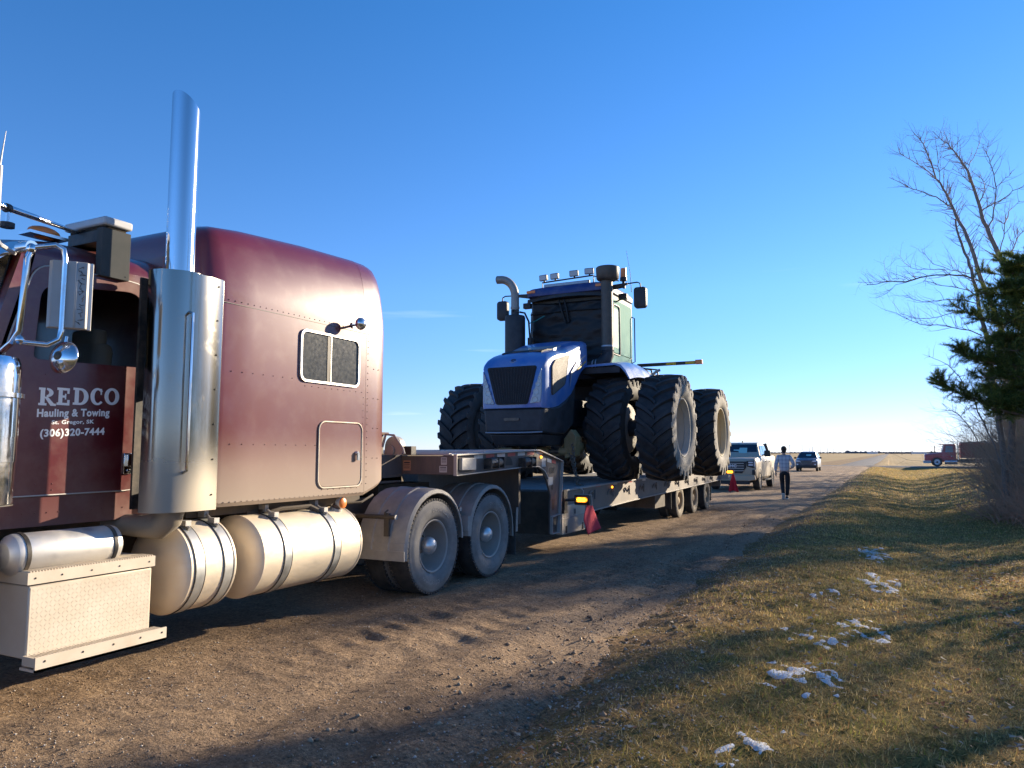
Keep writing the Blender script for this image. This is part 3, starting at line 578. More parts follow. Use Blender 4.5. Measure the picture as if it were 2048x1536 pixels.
# bright outer flanges of the side plate
for s_ in (1, -1):
    fl = MB(); a, b = CX+s_*1.30, CX+s_*1.345
    a, b = min(a, b), max(a, b)
    fl.prism([(7.45, 1.52), (9.75, 1.585), (10.61, 1.42), (10.618, 1.432), (9.755, 1.60), (7.45, 1.535)], 'x', a, b)
    fl.prism([(7.45, 1.283), (7.45, 1.295), (9.3, 1.365), (9.72, 1.365), (9.93, 1.30), (10.06, 1.18), (10.05, 1.165), (9.92, 1.285), (9.71, 1.353), (9.3, 1.353)], 'x', a, b)
    fl.prism([(7.44, 1.283), (7.45, 1.283), (7.45, 1.535), (7.44, 1.535)], 'x', a, b)
    fl.prism([(10.61, 1.42), (10.50, .60), (10.512, .60), (10.622, 1.42)], 'x', a, b)
    fl.prism([(10.2, .60), (10.5, .62), (10.5, .632), (10.2, .612)], 'x', a, b)
    c, d = min(b if s_ > 0 else a, a), max(b, a)
    fl.prism([(10.19, .36), (10.45, .36), (10.45, .348), (10.19, .348)], 'x', a, b); fl.prism([(10.188, .348), (10.2, .348), (10.2, .61), (10.188, .61)], 'x', a, b); fl.prism([(10.45, .348), (10.462, .348), (10.512, .6), (10.5, .6)], 'x', a, b)
    fl.build('flange', ['edge'], go)
def pocket(pl):                                   # openings seen as dark shapes, each a pocket plate
    dk = MB(); dk.prism(pl, 'x', XT, XT+.004); dk.build('pocket', ['black'], go)
for y, z, w, h in ((8.83, 1.44, .13, .09), (9.70, 1.48, .12, .1)):
    pocket([(y-w, z-h*.6)]+[(y+w*math.cos(R(a)), z-h*.6+h*1.3*math.sin(R(a))) for a in range(0, 181, 20)])
for q in ((10.31, .78, .08, .17, .015), (10.28, 1.04, .05, .08, .02), (10.32, .48, .20, .2, .01), (10.06, 1.40, .03, .09, .014), (10.2, 1.29, .02, .09, .008), (10.25, 1.29, .02, .09, .008), (10.3, 1.29, .02, .09, .008), (10.35, 1.29, .02, .09, .008)): pocket(rrect(*q))
bx2 = MB(); bx2.box(XT-.0, XT+.045, 7.56, 7.90, 1.345, 1.49); bx2.build('control_box', ['galv'], go, bevel=.006)
for y in (8.35, 9.32):
    w = MB(); w.cyl((XT+.05, y-.17, 1.42), (XT+.05, y+.0, 1.435), .065, None, 8); w.box(XT, XT+.11, y-.18, y-.165, 1.35, 1.48); w.box(XT, XT+.11, y+.02, y+.035, 1.355, 1.50); w.cyl((XT+.055, y+.035, 1.43), (XT+.055, y+.16, 1.435), .05, None, 12, 1); w.cyl((XT+.055, y+.06, 1.43), (XT+.055, y+.13, 1.432), .03, None, 12)
    w.box(XT, XT+.11, y+.16, y+.172, 1.36, 1.5); w.build('winch', ['black', 'galv_dark'], go)
for k in range(7):
    y = 7.92+k*.30; z = 1.525+.0283*(y-7.45)-.035
    t_ = MB(); t_.prism([(y, z-.025), (y+.22, z-.019), (y+.22, z+.026), (y, z+.02)], 'x', XT+.0005, XT+.002); t_.build('reflector_tape', ['white' if k % 2 == 0 else 'red'], go)
t_ = MB(); t_.prism([(10.1, 1.42), (10.25, 1.40), (10.25, 1.455), (10.1, 1.475)], 'x', XT+.0005, XT+.002); t_.build('reflector_tape', ['white'], go)
t_ = MB(); t_.prism([(10.27, 1.40), (10.42, 1.38), (10.42, 1.43), (10.27, 1.455)], 'x', XT+.0005, XT+.002); t_.build('reflector_tape', ['red'], go)
for (y, z, w, h) in ((9.98, 1.41, .15, .12), (10.22, 1.13, .17, .12)):
    t_ = MB(); t_.prism(rrect(y, z, w, h, .005), 'x', XT+.0006, XT+.002); 
    t_.build('sticker', ['sticker'], go)
for (x, z, w, h, m_) in ((-5.215, 1.40, .105, .12, 'ostick'), (-4.69, 1.455, .08, .085, 'sticker'), (-4.70, 1.36, .105, .075, 'sticker')):
    t_ = MB(); t_.prism(rrect(x, z, w, h, .003), 'y', 7.4505, 7.4515)
    for k in range(4): t_.prism(rrect(x, z+h*.3-k*h*.18, w*.8, h*(.13 if k == 0 else .06), .001), 'y', 7.4495, 7.4505, 1)
    t_.build('sticker', [m_, 'ink'], go)
for y, z in ((8.64, 1.445), (9.87, 1.49)):
    l_ = MB(); l_.ell((XT+.008, y, z), (.018, .022, .022), 10, 6); l_.build('side_lamp', ['amber_lit'], go)
en = MB(); en.box(CX-.75, CX+.36, 6.9, 7.35, 1.53, 1.78); en.box(CX-.78, CX+.42, 6.85, 7.38, 1.765, 1.80, 1); eno = en.build('power_unit', ['galv_dark', 'rust'], trailer, bevel=.01)
en = MB(); en.prism([(CX+.42, 1.53)]+[(CX+.55+.12*math.cos(R(a)), 1.63+.12*math.sin(R(a))) for a in range(170, -1, -17)]+[(CX+.68, 1.53)], 'y', 7.28, 7.36); en.tube([(CX+.45, 7.2, 1.62), (CX+.5, 7.2, 1.77), (CX+.62, 7.2, 1.76), (CX+.75, 7.2, 1.60), (CX+.77, 7.2, 1.54)], .016, 8, 1); en.cyl((CX+.52, 7.25, 1.58), (CX+.52, 7.27, 1.58), .06, None, 14, 1); en.box(CX+.6, CX+.8, 7.3, 7.4, 1.53, 1.63, 2); en.build('pump', ['galv', 'wheel_dust', 'black'], eno)
# --- main deck
d = MB()
d.prism([(10.62, .955), (14.6, 1.0), (22.9, 1.0), (22.9, .93), (10.62, .90)], 'x', CX-1.22, CX+1.22, 1)
for k in range(12):
    x0 = CX-1.2+k*.2; r1 = random.Random(k).uniform(-.004, .004)
    d.prism([(10.64, .957), (14.6, 1.003), (22.88, 1.003), (22.88, 1.022+r1), (14.6, 1.022+r1), (10.64, .976+r1)], 'x', x0+.006, x0+.194)
d.build('deck', ['deck', 'chassis'], trailer)
rs = [(10.62, .54), (10.62, .955), (14.6, 1.015), (22.95, 1.03), (22.95, .77), (16, .66), (14, .63), (12.1, .585)]
for s_ in (1, -1):
    r_ = MB(); r_.prism(rs, 'x', CX+s_*1.255, CX+s_*1.285); ro = r_.build('side_rail', ['trail_side'], trailer)
    f_ = MB(); a, b = sorted((CX+s_*1.21, CX+s_*1.315)); f_.prism([(10.62, .956), (14.6, 1.016), (22.95, 1.031), (22.95, 1.048), (14.6, 1.036), (10.62, .976)], 'x', a, b)
    a, b = sorted((CX+s_*1.2, CX+s_*1.315)); f_.prism([(10.62, .525), (12.1, .57), (14, .615), (16, .645), (22.95, .755), (22.95, .77), (16, .66), (14, .63), (12.1, .585), (10.62, .54)], 'x', a, b); f_.build('flange', ['edge'], ro)
    xa = CX+s_*1.285
    for y in np.arange(11.9, 22, .95):
        st = MB(); st.tube([(xa, y-.09, .80), (xa+s_*.03, y-.08, .88), (xa+s_*.03, y+.0, .90), (xa+s_*.03, y+.08, .88), (xa, y+.09, .80)], .014, 6); st.box(min(xa, xa+s_*.02), max(xa, xa+s_*.02), y+.20, y+.34, .76, .92); st.build('tie_down_ring', ['trail_side'], ro)
    for k in range(12):
        y = 12.3+k*.9; t_ = MB(); t_.prism(rrect(y, .972+min(1, (y-10.6)/4)*.03, .22, .045, .004), 'x', min(xa, xa+s_*.002), max(xa, xa+s_*.002)); t_.build('reflector_tape', ['white' if k % 2 else 'red'], ro)
    for y in (13.0, 17.0):
        l_ = MB(); l_.ell((xa+s_*.01, y, .93), (.018, .022, .022), 10, 6); l_.build('side_lamp', ['amber_lit'], ro)
u = MB()
for y in np.arange(11.2, 22.8, 1.2): u.box(CX-1.25, CX+1.25, y, y+.1, .78, .95)
for s_ in (-1, 1): u.box(CX+s_*.45-.06, CX+s_*.45+.06, 10.6, 22.9, .55, .95)
AX = (17.95, 19.45, 20.95)
for y in AX: u.cyl((CX-1.1, y, .4), (CX+1.1, y, .4), .075, None, 12); u.box(CX-.6, CX+.6, y-.3, y-.1, .45, .6)
u.box(CX-.95, CX+1.2, 10.52, 10.66, .3, .95); u.box(CX+.4, CX+1.25, 15.9, 16.7, .35, .72); u.box(CX-1.25, CX-.4, 15.9, 16.7, .35, .72)
u.build('underframe', ['chassis'], trailer)
mf = MB(); mf.box(CX+.55, CX+1.24, 17.28, 17.30, .25, .72); mf.build('mud_flap', ['rubber'], trailer)
mf = MB(); mf.box(CX+.55, CX+1.24, 21.62, 21.64, .2, .74); mf.build('mud_flap', ['rubber'], trailer)
wf_ = [None, None]
def small_wheel(loc, s_):
    k = 0 if s_ > 0 else 1
    if wf_[k] is not None: return dup(wf_[k], trailer, loc)
    w = sub('wheel', trailer, loc); t = MB(); f = s_
    pr = [(-.08, .225), (-.10, .26), (-.107, .31), (-.098, .37), (-.085, .392), (0, .398), (.085, .392), (.098, .37), (.107, .31), (.10, .26), (.08, .225)]
    t.lathe([(p[0]*f, p[1]) for p in pr], n=48, mis=[0]*6+[1]*4); t.xf(Matrix.Translation(loc)); t.build('tyre', ['rubber', 'sidewall_tan'], w)
    r_ = MB(); r_.lathe([(x*f, q) for x, q in [(.085, .228), (.092, .222), (.085, .212), (0, .205), (-.02, .19), (-.03, .12), (-.01, .10), (.06, .09), (.075, .06), (.078, .001)]], n=36); r_.xf(Matrix.Translation(loc)); r_.build('rim', ['rim_tan'], w)
    wf_[k] = w; return w
M['sidewall_tan'] = mat('tan_sidewall', (.05, .045, .04), .85, dust=((.42, .35, .25), .55, 5))
M['rim_tan'] = mat('tan_rim', (.3, .25, .18), .7, dust=((.38, .28, .17), .55, 6))
for y in AX:
    for s_ in (1, -1):
        small_wheel((CX+s_*1.18, y, .40), s_); small_wheel((CX+s_*.93, y, .40), s_)
# tool box under the deck front
tb = MB(); tb.box(CX+.7, CX+1.30, 10.66, 11.62, .295, .735); tbo = tb.build('tool_box', ['dustyalu'], trailer, bevel=.005)
td = MB(); td.box(XT, XT+.006, 10.72, 11.57, .345, .72)
for i in range(44):
    for j in range(18):
        td.obox((XT+.0065, 10.735+i*.0190, .355+j*.0200), (.0015, 0, 0), (0, .0055, .005*(1 if (i+j) % 2 else -1)), (0, -.001, .0014))
tdo = td.build('tool_door', ['tbdoor' if False else 'dustyalu'], tbo)
la = MB(); la.prism(rrect(11.14, .62, .07, .12, .01), 'x', XT+.006, XT+.014); la.box(XT+.014, XT+.02, 11.12, 11.16, .585, .66, 1); la.build('latch', ['galv', 'black'], tdo)
for y in (10.80, 11.49):
    hi = MB(); hi.box(XT+.006, XT+.016, y-.02, y+.02, .31, .42); hi.build('hinge', ['black'], tdo)
# warning lamp on an arm
wl = MB(); wl.box(XT-.02, XT+.03, 10.66, 10.80, .62, .98); wl.tube([(XT, 10.72, .82), (XT+.15, 10.78, .83), (XT+.2, 10.80, .83)], .022, 8); wlo = wl.build('lamp_arm', ['black'], trailer)
wl = MB(); wl.box(XT+.145, XT+.395, 10.79, 10.87, .755, .905); wlb = wl.build('warning_lamp', ['black'], trailer, bevel=.012)
wl = MB(); wl.box(XT+.12, XT+.41, 10.87, 10.875, .74, .915); wl.tube([(XT+.28, 10.83, .905), (XT+.29, 10.83, .97), (XT+.24, 10.84, 1.0), (XT+.12, 10.85, 1.0)], .008, 6); wl.build('back_plate', ['galv'], wlb)
wl = MB(); wl.prism(rrect(XT+.27, .83, .19, .075, .035), 'y', 10.778, 10.79)
M['lens'] = mat('amber_lens_body', (.5, .16, .01), .25, emit=((1, .28, .01), .9)); wl.build('lens', ['lens'], wlb)
wl = MB()
for j, n_ in ((-1, 6), (0, 8), (1, 6)):
    for k in range(n_): wl.cyl((XT+.27+(k-(n_-1)/2)*.0215, 10.775, .83+j*.022), (XT+.27+(k-(n_-1)/2)*.0215, 10.779, .83+j*.022), .0078, None, 8)
M['led'] = mat('amber_led', (1, .5, .05), .3, emit=((1, .42, .03), 5)); wl.build('led_array', ['led'], wlb)
# rear lamp, timber stub
wl = MB(); wl.box(CX+1.28, CX+1.52, 22.75, 22.9, .77, .93); wl.build('timber_stub', ['wheel_dust'], trailer, bevel=.01)
wl = MB(); wl.box(CX+1.42, CX+1.65, 22.92, 23.0, .93, 1.04); wl.tube([(CX+1.3, 22.9, .95), (CX+1.5, 22.96, .95)], .02, 6); wlb = wl.build('warning_lamp', ['black'], trailer, bevel=.01)
wl = MB(); wl.prism(rrect(CX+1.535, .985, .18, .08, .03), 'y', 22.908, 22.92); wl.build('lens', ['amber_lit'], wlb)
rp = MB(); rp.box(CX-1.25, CX+1.25, 22.9, 22.96, .55, 1.03); rp.build('tail_beam', ['trail_side'], trailer)

# ------------------------------------------------------------------ flags, chains
M['flag'] = mat('red_flag_cloth', (.66, .04, .07), .85, bump=.1, bs=60)
def flag(name, label, fn, nu, nv, group):
    mb = MB(); vs = [fn(i/nu, j/nv) for j in range(nv+1) for i in range(nu+1)]
    mb.add(vs, [(j*(nu+1)+i, j*(nu+1)+i+1, (j+1)*(nu+1)+i+1, (j+1)*(nu+1)+i) for j in range(nv) for i in range(nu)])
    o = mb.build(name, ['flag'], None, ang=80); s = o.modifiers.new('cloth', 'SOLIDIFY'); s.thickness = .004
    return tag(o, label, 'flag', group)
def f1(u, v):
    top = Vector((XT+.37, 10.86, .765)); w = .01+.27*min(1, v*1.35)
    p = top+Vector((.05*v-.10*u*v, -.11+w*1.55*u-.0*v+(.11-.26*v if v < .55 else -.033+.05*(v-.55)), 0)) if False else None
    yl = 10.86+(-.16*math.sin(min(1, v/.55)*math.pi/2)+(.24*(v-.55)/.45 if v > .55 else 0)); yr = 10.92+.62*v
    zl = .83-.55*v; zr = .83-.50*v
    return (XT+.36-.06*v+.010*math.sin(u*5+v*2)*v, yl+(yr-yl)*u, zl+(zr-zl)*u)
flag('red_flag', 'red cloth flag hanging beside the tool box at the deck front', f1, 14, 16, 'red warning flags on the trailer')
def f2(u, v):
    w = .06+.26*v; a = u*2*math.pi*.9
    return (CX+1.62+(u-.5)*w+.03*math.sin(u*16)*v, 22.97+.04*math.cos(u*16)*v, .93-.52*v-.03*math.sin(u*9))
flag('red_flag', 'red cloth flag drooping in folds at the trailer tail by the pickup', f2, 30, 12, 'red warning flags on the trailer')
M['chain'] = mat('chain_steel', (.075, .07, .065), .5, .7, dust=(DUST, .2, 9))
def chain(pts, label, link=.085):
    mb = MB(); P_ = [Vector(p) for p in pts]; ls = [(P_[i+1]-P_[i]).length for i in range(len(P_)-1)]; tot = sum(ls); n = int(tot/(link*.72))
    def at(s):
        for i, l in enumerate(ls):
            if s <= l or i == len(ls)-1: return P_[i].lerp(P_[i+1], s/l), (P_[i+1]-P_[i]).normalized()
            s -= l
    for k in range(n):
        c, d_ = at((k+.5)/n*tot); u_ = d_.orthogonal().normalized(); w_ = d_.cross(u_); q = (u_ if k % 2 else w_)
        loop = [c+d_*(link*.5*math.cos(a))*1+q*(link*.30*math.sin(a)) for a in (2*math.pi*j/10 for j in range(10))]; loop.append(loop[0])
        mb.tube(loop, link*.105, 5, 0, False)
    return tag(mb.build('tie_down_chain', ['chain']), label, 'chain', 'tie-down chains holding the tractor')
# ------------------------------------------------------------------ articulated farm tractor on the deck
TX = -5.90
M['blue'] = mat('tractor_blue', (.02, .15, .47), .33, coat=.6, dust=((.40, .40, .42), .12, 3), var=.08)  # pale mix is dust plus the hood's whitish glare put into the colour
M['roof_blue'] = mat('roof_blue', (.010, .035, .17), .5, dust=((.3, .3, .32), .05, 3))
M['plastic'] = mat('black_plastic', (.018, .019, .022), .55, dust=((.12, .12, .13), .1, 4))
M['mesh_grille'] = mat('grille_mesh', (.012, .012, .014), .6, bump=.6, bs=220)
M['screen'] = mat('side_screen', (.03, .028, .025), .45, dust=((.30, .26, .21), .35, 2.6), bump=.3, bs=220)
M['lens_clear'] = mat('headlight_lens', (.34, .39, .43), .12, coat=.4, dust=((.5, .5, .5), .2, 9))
M['reflector'] = mat('lamp_reflector', (.26, .28, .3), .3, .6)
M['tarp'] = mat('black_tarp', (.006, .006, .007), .55, bump=.12, bs=30, spec=.4)
M['green_film'] = mat('pale_green_film', (.16, .36, .30), .8, spec=.15, dust=((.34, .48, .41), .3, 5), streak=(6, 6, .6), bump=.15, bs=12)
M['teal_glass'] = mat('teal_glass', (.03, .22, .21), .6, spec=.3)
M['olive'] = mat('axle_yellow', (.16, .12, .02), .6, dust=(DUST, .3, 6))
M['ag_tyre'] = mat('tractor_tyre', (.02, .0205, .022), .72, dust=((.12, .115, .11), .12, 4.5), bump=.12, bs=40)
M['ag_side'] = mat('tractor_tyre_dusty_side', (.05, .049, .047), .85, dust=((.38, .35, .30), .62, 4.5), bump=.1, bs=30)
M['ag_rim'] = mat('pale_dusty_rim', (.36, .36, .355), .6, dust=((.36, .32, .26), .4, 9))
M['ag_rim_y'] = mat('yellowish_rim', (.44, .36, .21), .6, dust=((.46, .41, .3), .4, 9))
M['brown_metal'] = mat('brown_grey_pipe', (.055, .048, .042), .45, .3, dust=((.2, .16, .12), .2, 6))
M['pipe'] = mat('exhaust_pipe', (.30, .285, .27), .5, .6, dust=((.3, .24, .18), .2, 8))
M['silver'] = mat('silver_decal', (.34, .36, .40), .4, .3)
M['yellow'] = mat('yellow_decal', (.7, .42, .02), .5)
tractor = thing('farm_tractor', 'blue farm tractor on dual tyres with black tarp over its windscreen, chained on the trailer', 'tractor', (TX, 15.8, 1.02))
# tyre + rim templates
RT = 1.02; ag = {}
def ag_wheel(loc, s_, rimmat, inner=False):
    key = (s_, rimmat, inner)
    if key in ag: return dup(ag[key], tractor, loc)
    w = sub('wheel', tractor, loc)
    if 'tyre' not in ag:
        t = MB(); hw = .335
        Rb = lambda x: .967-.055*(abs(x)/hw)**2.6
        pr = [(-.27, .545), (-.325, .60), (-.355, .70), (-.352, .80), (-.335, .875), (-hw, Rb(hw))]+[(x, Rb(x)) for x in (-.25, -.15, 0, .15, .25)]+[(hw, Rb(hw)), (.335+.0005, .875), (.352, .80), (.355, .70), (.325, .60), (.27, .545)]
        t.lathe(pr, n=88, mis=[1]*5+[0]*6+[1]*5)
        NL = 22
        for k in range(NL):
            for sg in (1, -1):
                a0 = 2*math.pi*(k+(.5 if sg < 0 else 0))/NL; rings = []
                for q in range(10):
                    f = q/9; x = -.03+f*(hw+.03); a = a0-.30*(f**.80); rt = RT-.028*(max(x, 0)/hw)**2.2; rb = Rb(x)-.03
                    if q == 9: x = hw+.003
                    hwid = .030+.016*f; sl_ = .018
                    ring = []
                    da = lambda d, r_: a+d/r_
                    for (d, r_) in ((-hwid-sl_, rb), (-hwid, rt), (hwid, rt), (hwid+sl_, rb)):
                        aa = da(d, r_); ring.append((sg*x, r_*math.cos(aa), r_*math.sin(aa)))
                    rings.append(ring)
                # shoulder tail running down the side wall
                a = a0-.30-.02; 
                for (x, rt, rb) in ((.352, .955, .86), (.357, .90, .82)):
                    ring = []
                    for (d, r_) in ((-.05, rb), (-.04, rt), (.04, rt), (.05, rb)):
                        aa = a+d/r_; ring.append((sg*x, r_*math.cos(aa), r_*math.sin(aa)))
                    rings.append(ring)
                t.loft(rings, 0)
        me0 = t
        t.xf(Matrix.Translation(loc)); to = t.build('tyre', ['ag_tyre', 'ag_side'], w, ang=30); ag['tyre'] = to
        # assign dusty material to shoulder ends
        me = to.data
        for p in me.polygons:
            c = p.center
            if abs(c.x) > .338: p.material_index = 1
    else:
        t2 = dup(ag['tyre'], w)
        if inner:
            if 'dark' not in ag: ag['dark'] = ag['tyre'].data.copy(); ag['dark'].materials[1] = M['ag_tyre']  # inner sidewalls undusted; the outer tyre's shade is also in this darker tone
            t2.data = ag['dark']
    r_ = MB(); f = s_
    r_.lathe([(x*f, q) for x, q in [(.272, .548), (.30, .562), (.312, .556), (.31, .54), (.29, .528), (.22, .52), (.12, .505), (.08, .50), (.04, .505), (-.06, .50), (-.20, .49), (-.24, .44), (-.245, .2), (-.20, .18), (-.20, .001)]], n=56)
    for x in (.2, .1, -.02, -.1): r_.lathe([((x-.006)*f, .515), (x*f, .497), ((x+.006)*f, .515)], n=56)
    for k in range(12):
        a = 2*math.pi*k/12; r_.cyl((-.245*f, .3*math.cos(a), .3*math.sin(a)), (-.215*f, .3*math.cos(a), .3*math.sin(a)), .022, None, 6)
    r_.xf(Matrix.Translation(loc)); r_.build('rim', [rimmat], w)
    ag[key] = w; return w
FY, RY, HZ = 14.0, 17.55, 2.035
XO, XI = 2.12, 1.15
for y in (FY, RY):
    for s_ in (1, -1):
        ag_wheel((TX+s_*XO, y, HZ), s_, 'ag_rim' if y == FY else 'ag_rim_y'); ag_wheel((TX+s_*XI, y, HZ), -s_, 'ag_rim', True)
ax = MB()
for y in (FY, RY): ax.cyl((TX-2.0, y, HZ), (TX+2.0, y, HZ), .16, None, 14); ax.ell((TX, y, HZ), (.35, .35, .33), 16, 10); ax.cyl((TX-.95, y, HZ), (TX-.45, y, HZ), .24, None, 14); ax.cyl((TX+.45, y, HZ), (TX+.95, y, HZ), .24, None, 14)
ax.box(TX-.45, TX+.45, 12.0, 15.3, 2.05, 2.6); ax.box(TX-.4, TX+.4, 15.3, 16.1, 1.9, 2.5); ax.box(TX-.5, TX+.5, 16.1, 18.9, 2.0, 2.75)
ax.cyl((TX, 15.7, 1.7), (TX, 15.7, 2.8), .2, None, 14); ax.box(TX-.9, TX-.5, 14.6, 16.0, 1.75, 2.7); ax.box(TX+.5, TX+.85, 14.7, 15.6, 2.0, 2.8)
ax.build('chassis', ['plastic'], tractor, bevel=.02)
oa = MB(); oa.box(TX-.7, TX+.7, 12.62, 12.70, 1.50, 1.60)
oa.cyl((TX+.62, 12.6, 1.62), (TX+.62, 13.2, 1.66), .12, None, 12); oa.cyl((TX+.05, 12.55, 1.58), (TX+.28, 12.55, 1.58), .075, None, 14); oa.cyl((TX+.28, 12.55, 1.58), (TX+.5, 12.55, 1.58), .04, None, 10, 1); oa.cyl((TX+.5, 12.55, 1.58), (TX+.68, 12.55, 1.58), .07, None, 14)
oa.prism([(TX+.62, 1.45), (TX+.82, 1.5), (TX+.84, 1.85), (TX+.74, 1.98), (TX+.6, 1.8)], 'y', 12.5, 12.75); oa.box(TX-.75, TX-.45, 12.5, 12.8, 1.4, 1.65); oa.build('front_linkage', ['olive', 'chain'], tractor, bevel=.01)
# hood
def hring(y, zb, zt, w, r=.15):
    out = [(TX+w-.01, y, zb), (TX+w, y, zb+.05), (TX+w, y, zt-r*1.2), (TX+w-.01, y, zt-r*.8)]
    for k in range(1, 7):
        a = R(90)*k/6; out.append((TX+w-r+r*math.cos(a)-.005*0, y, zt-r*.8+r*.8*math.sin(a)))
    out += [(TX+w*.4, y, zt+.025), (TX, y, zt+.03)]
    return out+[(2*TX-p[0], p[1], p[2]) for p in out[::-1][1:]]
hd = MB(); hs = [(11.60, 2.34, 3.07, .565, .10), (11.62, 2.33, 3.12, .595, .12), (11.68, 2.33, 3.19, .62, .14), (11.78, 2.335, 3.26, .635), (11.95, 2.35, 3.33, .645), (12.2, 2.40, 3.40, .65), (12.5, 2.52, 3.45, .66), (12.75, 2.66, 3.53, .67), (12.95, 2.86, 3.60, .68), (13.1, 3.03, 3.65, .685), (13.3, 3.16, 3.71, .69), (13.48, 3.22, 3.74, .69), (13.52, 3.26, 3.73, .67)]
hd.loft([hring(*h) for h in hs]); hdo = hd.build('hood', ['blue'], tractor, ang=50)
nb = MB(); 
def nring(y, zb, zt, w): return [(TX+w*.94, y, zb), (TX+w, y, zt), (TX-w, y, zt), (TX-w*.94, y, zb)]
nb.loft([nring(11.63, 1.92, 2.325, .575), nring(11.70, 1.90, 2.33, .61), nring(12.2, 1.88, 2.39, .65), nring(12.55, 1.9, 2.53, .655), nring(12.95, 2.1, 2.84, .66)])
nb.loft([[(TX+w, y, 1.88), (TX+w*.9, y+.1, 1.68), (TX-w*.9, y+.1, 1.68), (TX-w, y, 1.88)] for y, w in ((11.72, .52), (12.6, .56))])
nbo = nb.build('nose', ['plastic'], tractor, bevel=.03)
lp = MB(); lp.tube([(TX-.56, 11.66, 1.915), (TX-.3, 11.60, 1.905), (TX+.3, 11.60, 1.905), (TX+.56, 11.66, 1.915)], .014, 6); lp.build('lip', ['silver'], nbo)
lp = MB(); lp.prism(rrect(TX-.02, 2.14, .30, .05, .02), 'y', 11.612, 11.64); lp.build('badge', ['chain'], nbo)
def fr_(pts, y0, y1, name, m_, par, n=6, r=.05):
    mb = MB(); mb.prism(rpoly([(TX+p[0], p[1]) for p in pts], r, n), 'y', y0, y1); return mb.build(name, m_, par, bevel=.004)
gro = fr_([(-.31, 2.40), (.31, 2.40), (.49, 3.07), (-.49, 3.07)], 11.575, 11.62, 'grille', ['mesh_grille'], hdo)
gv = MB()
for k in range(15):
    x = -.44+.88*k/14; gv.tube([(TX+x*.64, 11.574, 2.43), (TX+x, 11.574, 3.04)], .007, 5)
gv.build('grille_bar', ['plastic'], gro)
for s_ in (1, -1):
    h = fr_([(s_*.345, 2.41), (s_*.555, 2.43), (s_*.575, 2.63), (s_*.578, 3.02), (s_*.54, 2.93), (s_*.44, 2.64)], 11.585, 11.63, 'headlight', ['lens_clear'], hdo, 4, .03)
    for (x, z, r) in ((.45, 2.48, .055), (.475, 2.61, .055), (.51, 2.74, .045), (.54, 2.85, .03)):
        lm = MB(); lm.lathe([(11.584, r), (11.578, r), (11.578, r*.85), (11.583, r*.8), (11.584, .001)], (TX+s_*x, 0, z), 'y', 20); lm.build('lamp', ['reflector'], h)
    sx = TX+s_*.668
    sc_ = MB(); pp = rpoly([(11.86, 2.56), (11.86, 3.08), (12.0, 3.20), (12.62, 3.36), (12.42, 2.80)], .05, 5); sc_.prism(pp, 'x', min(TX+s_*.64, sx), max(TX+s_*.64, sx)); sc_.build('side_screen', ['screen'], hdo)
    tr_ = MB(); lpp = [(sx, p[0], p[1]) for p in pp]; tr_.tube(lpp+[lpp[0]], .006, 5); tr_.build('screen_trim', ['plastic'], hdo)
    # swooshing side decals and worn model number
    xd = TX+s_*.688
    dc = MB(); dc.prism([(12.60, 2.74), (12.70, 2.98), (12.98, 3.22), (13.40, 3.43), (13.40, 3.46), (12.94, 3.27), (12.66, 3.04)], 'x', min(xd, xd+s_*.004), max(xd, xd+s_*.004)); dc.build('decal', ['silver'], hdo)
    dc = MB(); dc.prism([(12.98, 3.10), (13.42, 3.32), (13.42, 3.345), (12.98, 3.13)], 'x', min(xd+s_*.004, xd+s_*.008), max(xd+s_*.004, xd+s_*.008)); dc.build('decal', ['yellow'], hdo)
    vs, fs = text_geo('T9', .17, .004, 1); dc = MB(); dc.add([(xd+s_*.006+v[2], 12.90+v[0]*.9, 3.12+v[1]+.45*v[0]*.9) for v in vs], fs); dc.build('decal_lettering', ['silver'], hdo)
em = MB(); em.lathe([(-.006, .001), (-.006, .055), (.004, .062), (.012, .062), (.012, .001)], (0, 0, 0), 'y', 24); em.xf(Matrix.Translation((TX, 11.655, 3.18)) @ Matrix.Rotation(R(-42), 4, 'X') @ Matrix.Scale(1.3, 4, (1, 0, 0))); em.build('emblem', ['silver'], hdo)
ei = MB(); ei.tube([(-.045, -.008, .02), (0, -.008, .035), (.045, -.008, .02)], .008, 5); ei.tube([(-.045, -.008, -.005), (0, -.008, .012), (.045, -.008, -.005)], .008, 5); ei.tube([(-.02, -.008, -.03), (0, -.008, -.015), (.02, -.008, -.03)], .007, 5); ei.xf(Matrix.Translation((TX, 11.655, 3.18)) @ Matrix.Rotation(R(-42), 4, 'X')); ei.build('emblem_mark', ['plastic'], hdo)
vt = MB()
def top_z(y): 
    for a, b in zip(hs, hs[1:]):
        if a[0] <= y <= b[0]: return a[2]+(b[2]-a[2])*(y-a[0])/(b[0]-a[0])
vt.loft([[(TX+x, y, top_z(y)+.032+dz) for (x, dz) in ((-w, -.03), (-w, .006), (w, .006), (w, -.03))] for y, w in ((11.98, .40), (12.2, .40), (12.42, .42))]); vt.build('hood_vent', ['mesh_grille'], hdo)
vt = MB(); vt.loft([[(TX+x, y, top_z(y)+.032+dz) for (x, dz) in ((-w, -.03), (-w, .004), (w, .004), (w, -.03))] for y, w in ((12.46, .42), (12.8, .43))]); vt.build('hood_decal', ['silver'], hdo)
vt = MB(); vt.ell((TX-.05, 12.44, top_z(12.44)+.05), (.035, .04, .03), 10, 6); vt.build('hood_latch', ['white'], hdo)
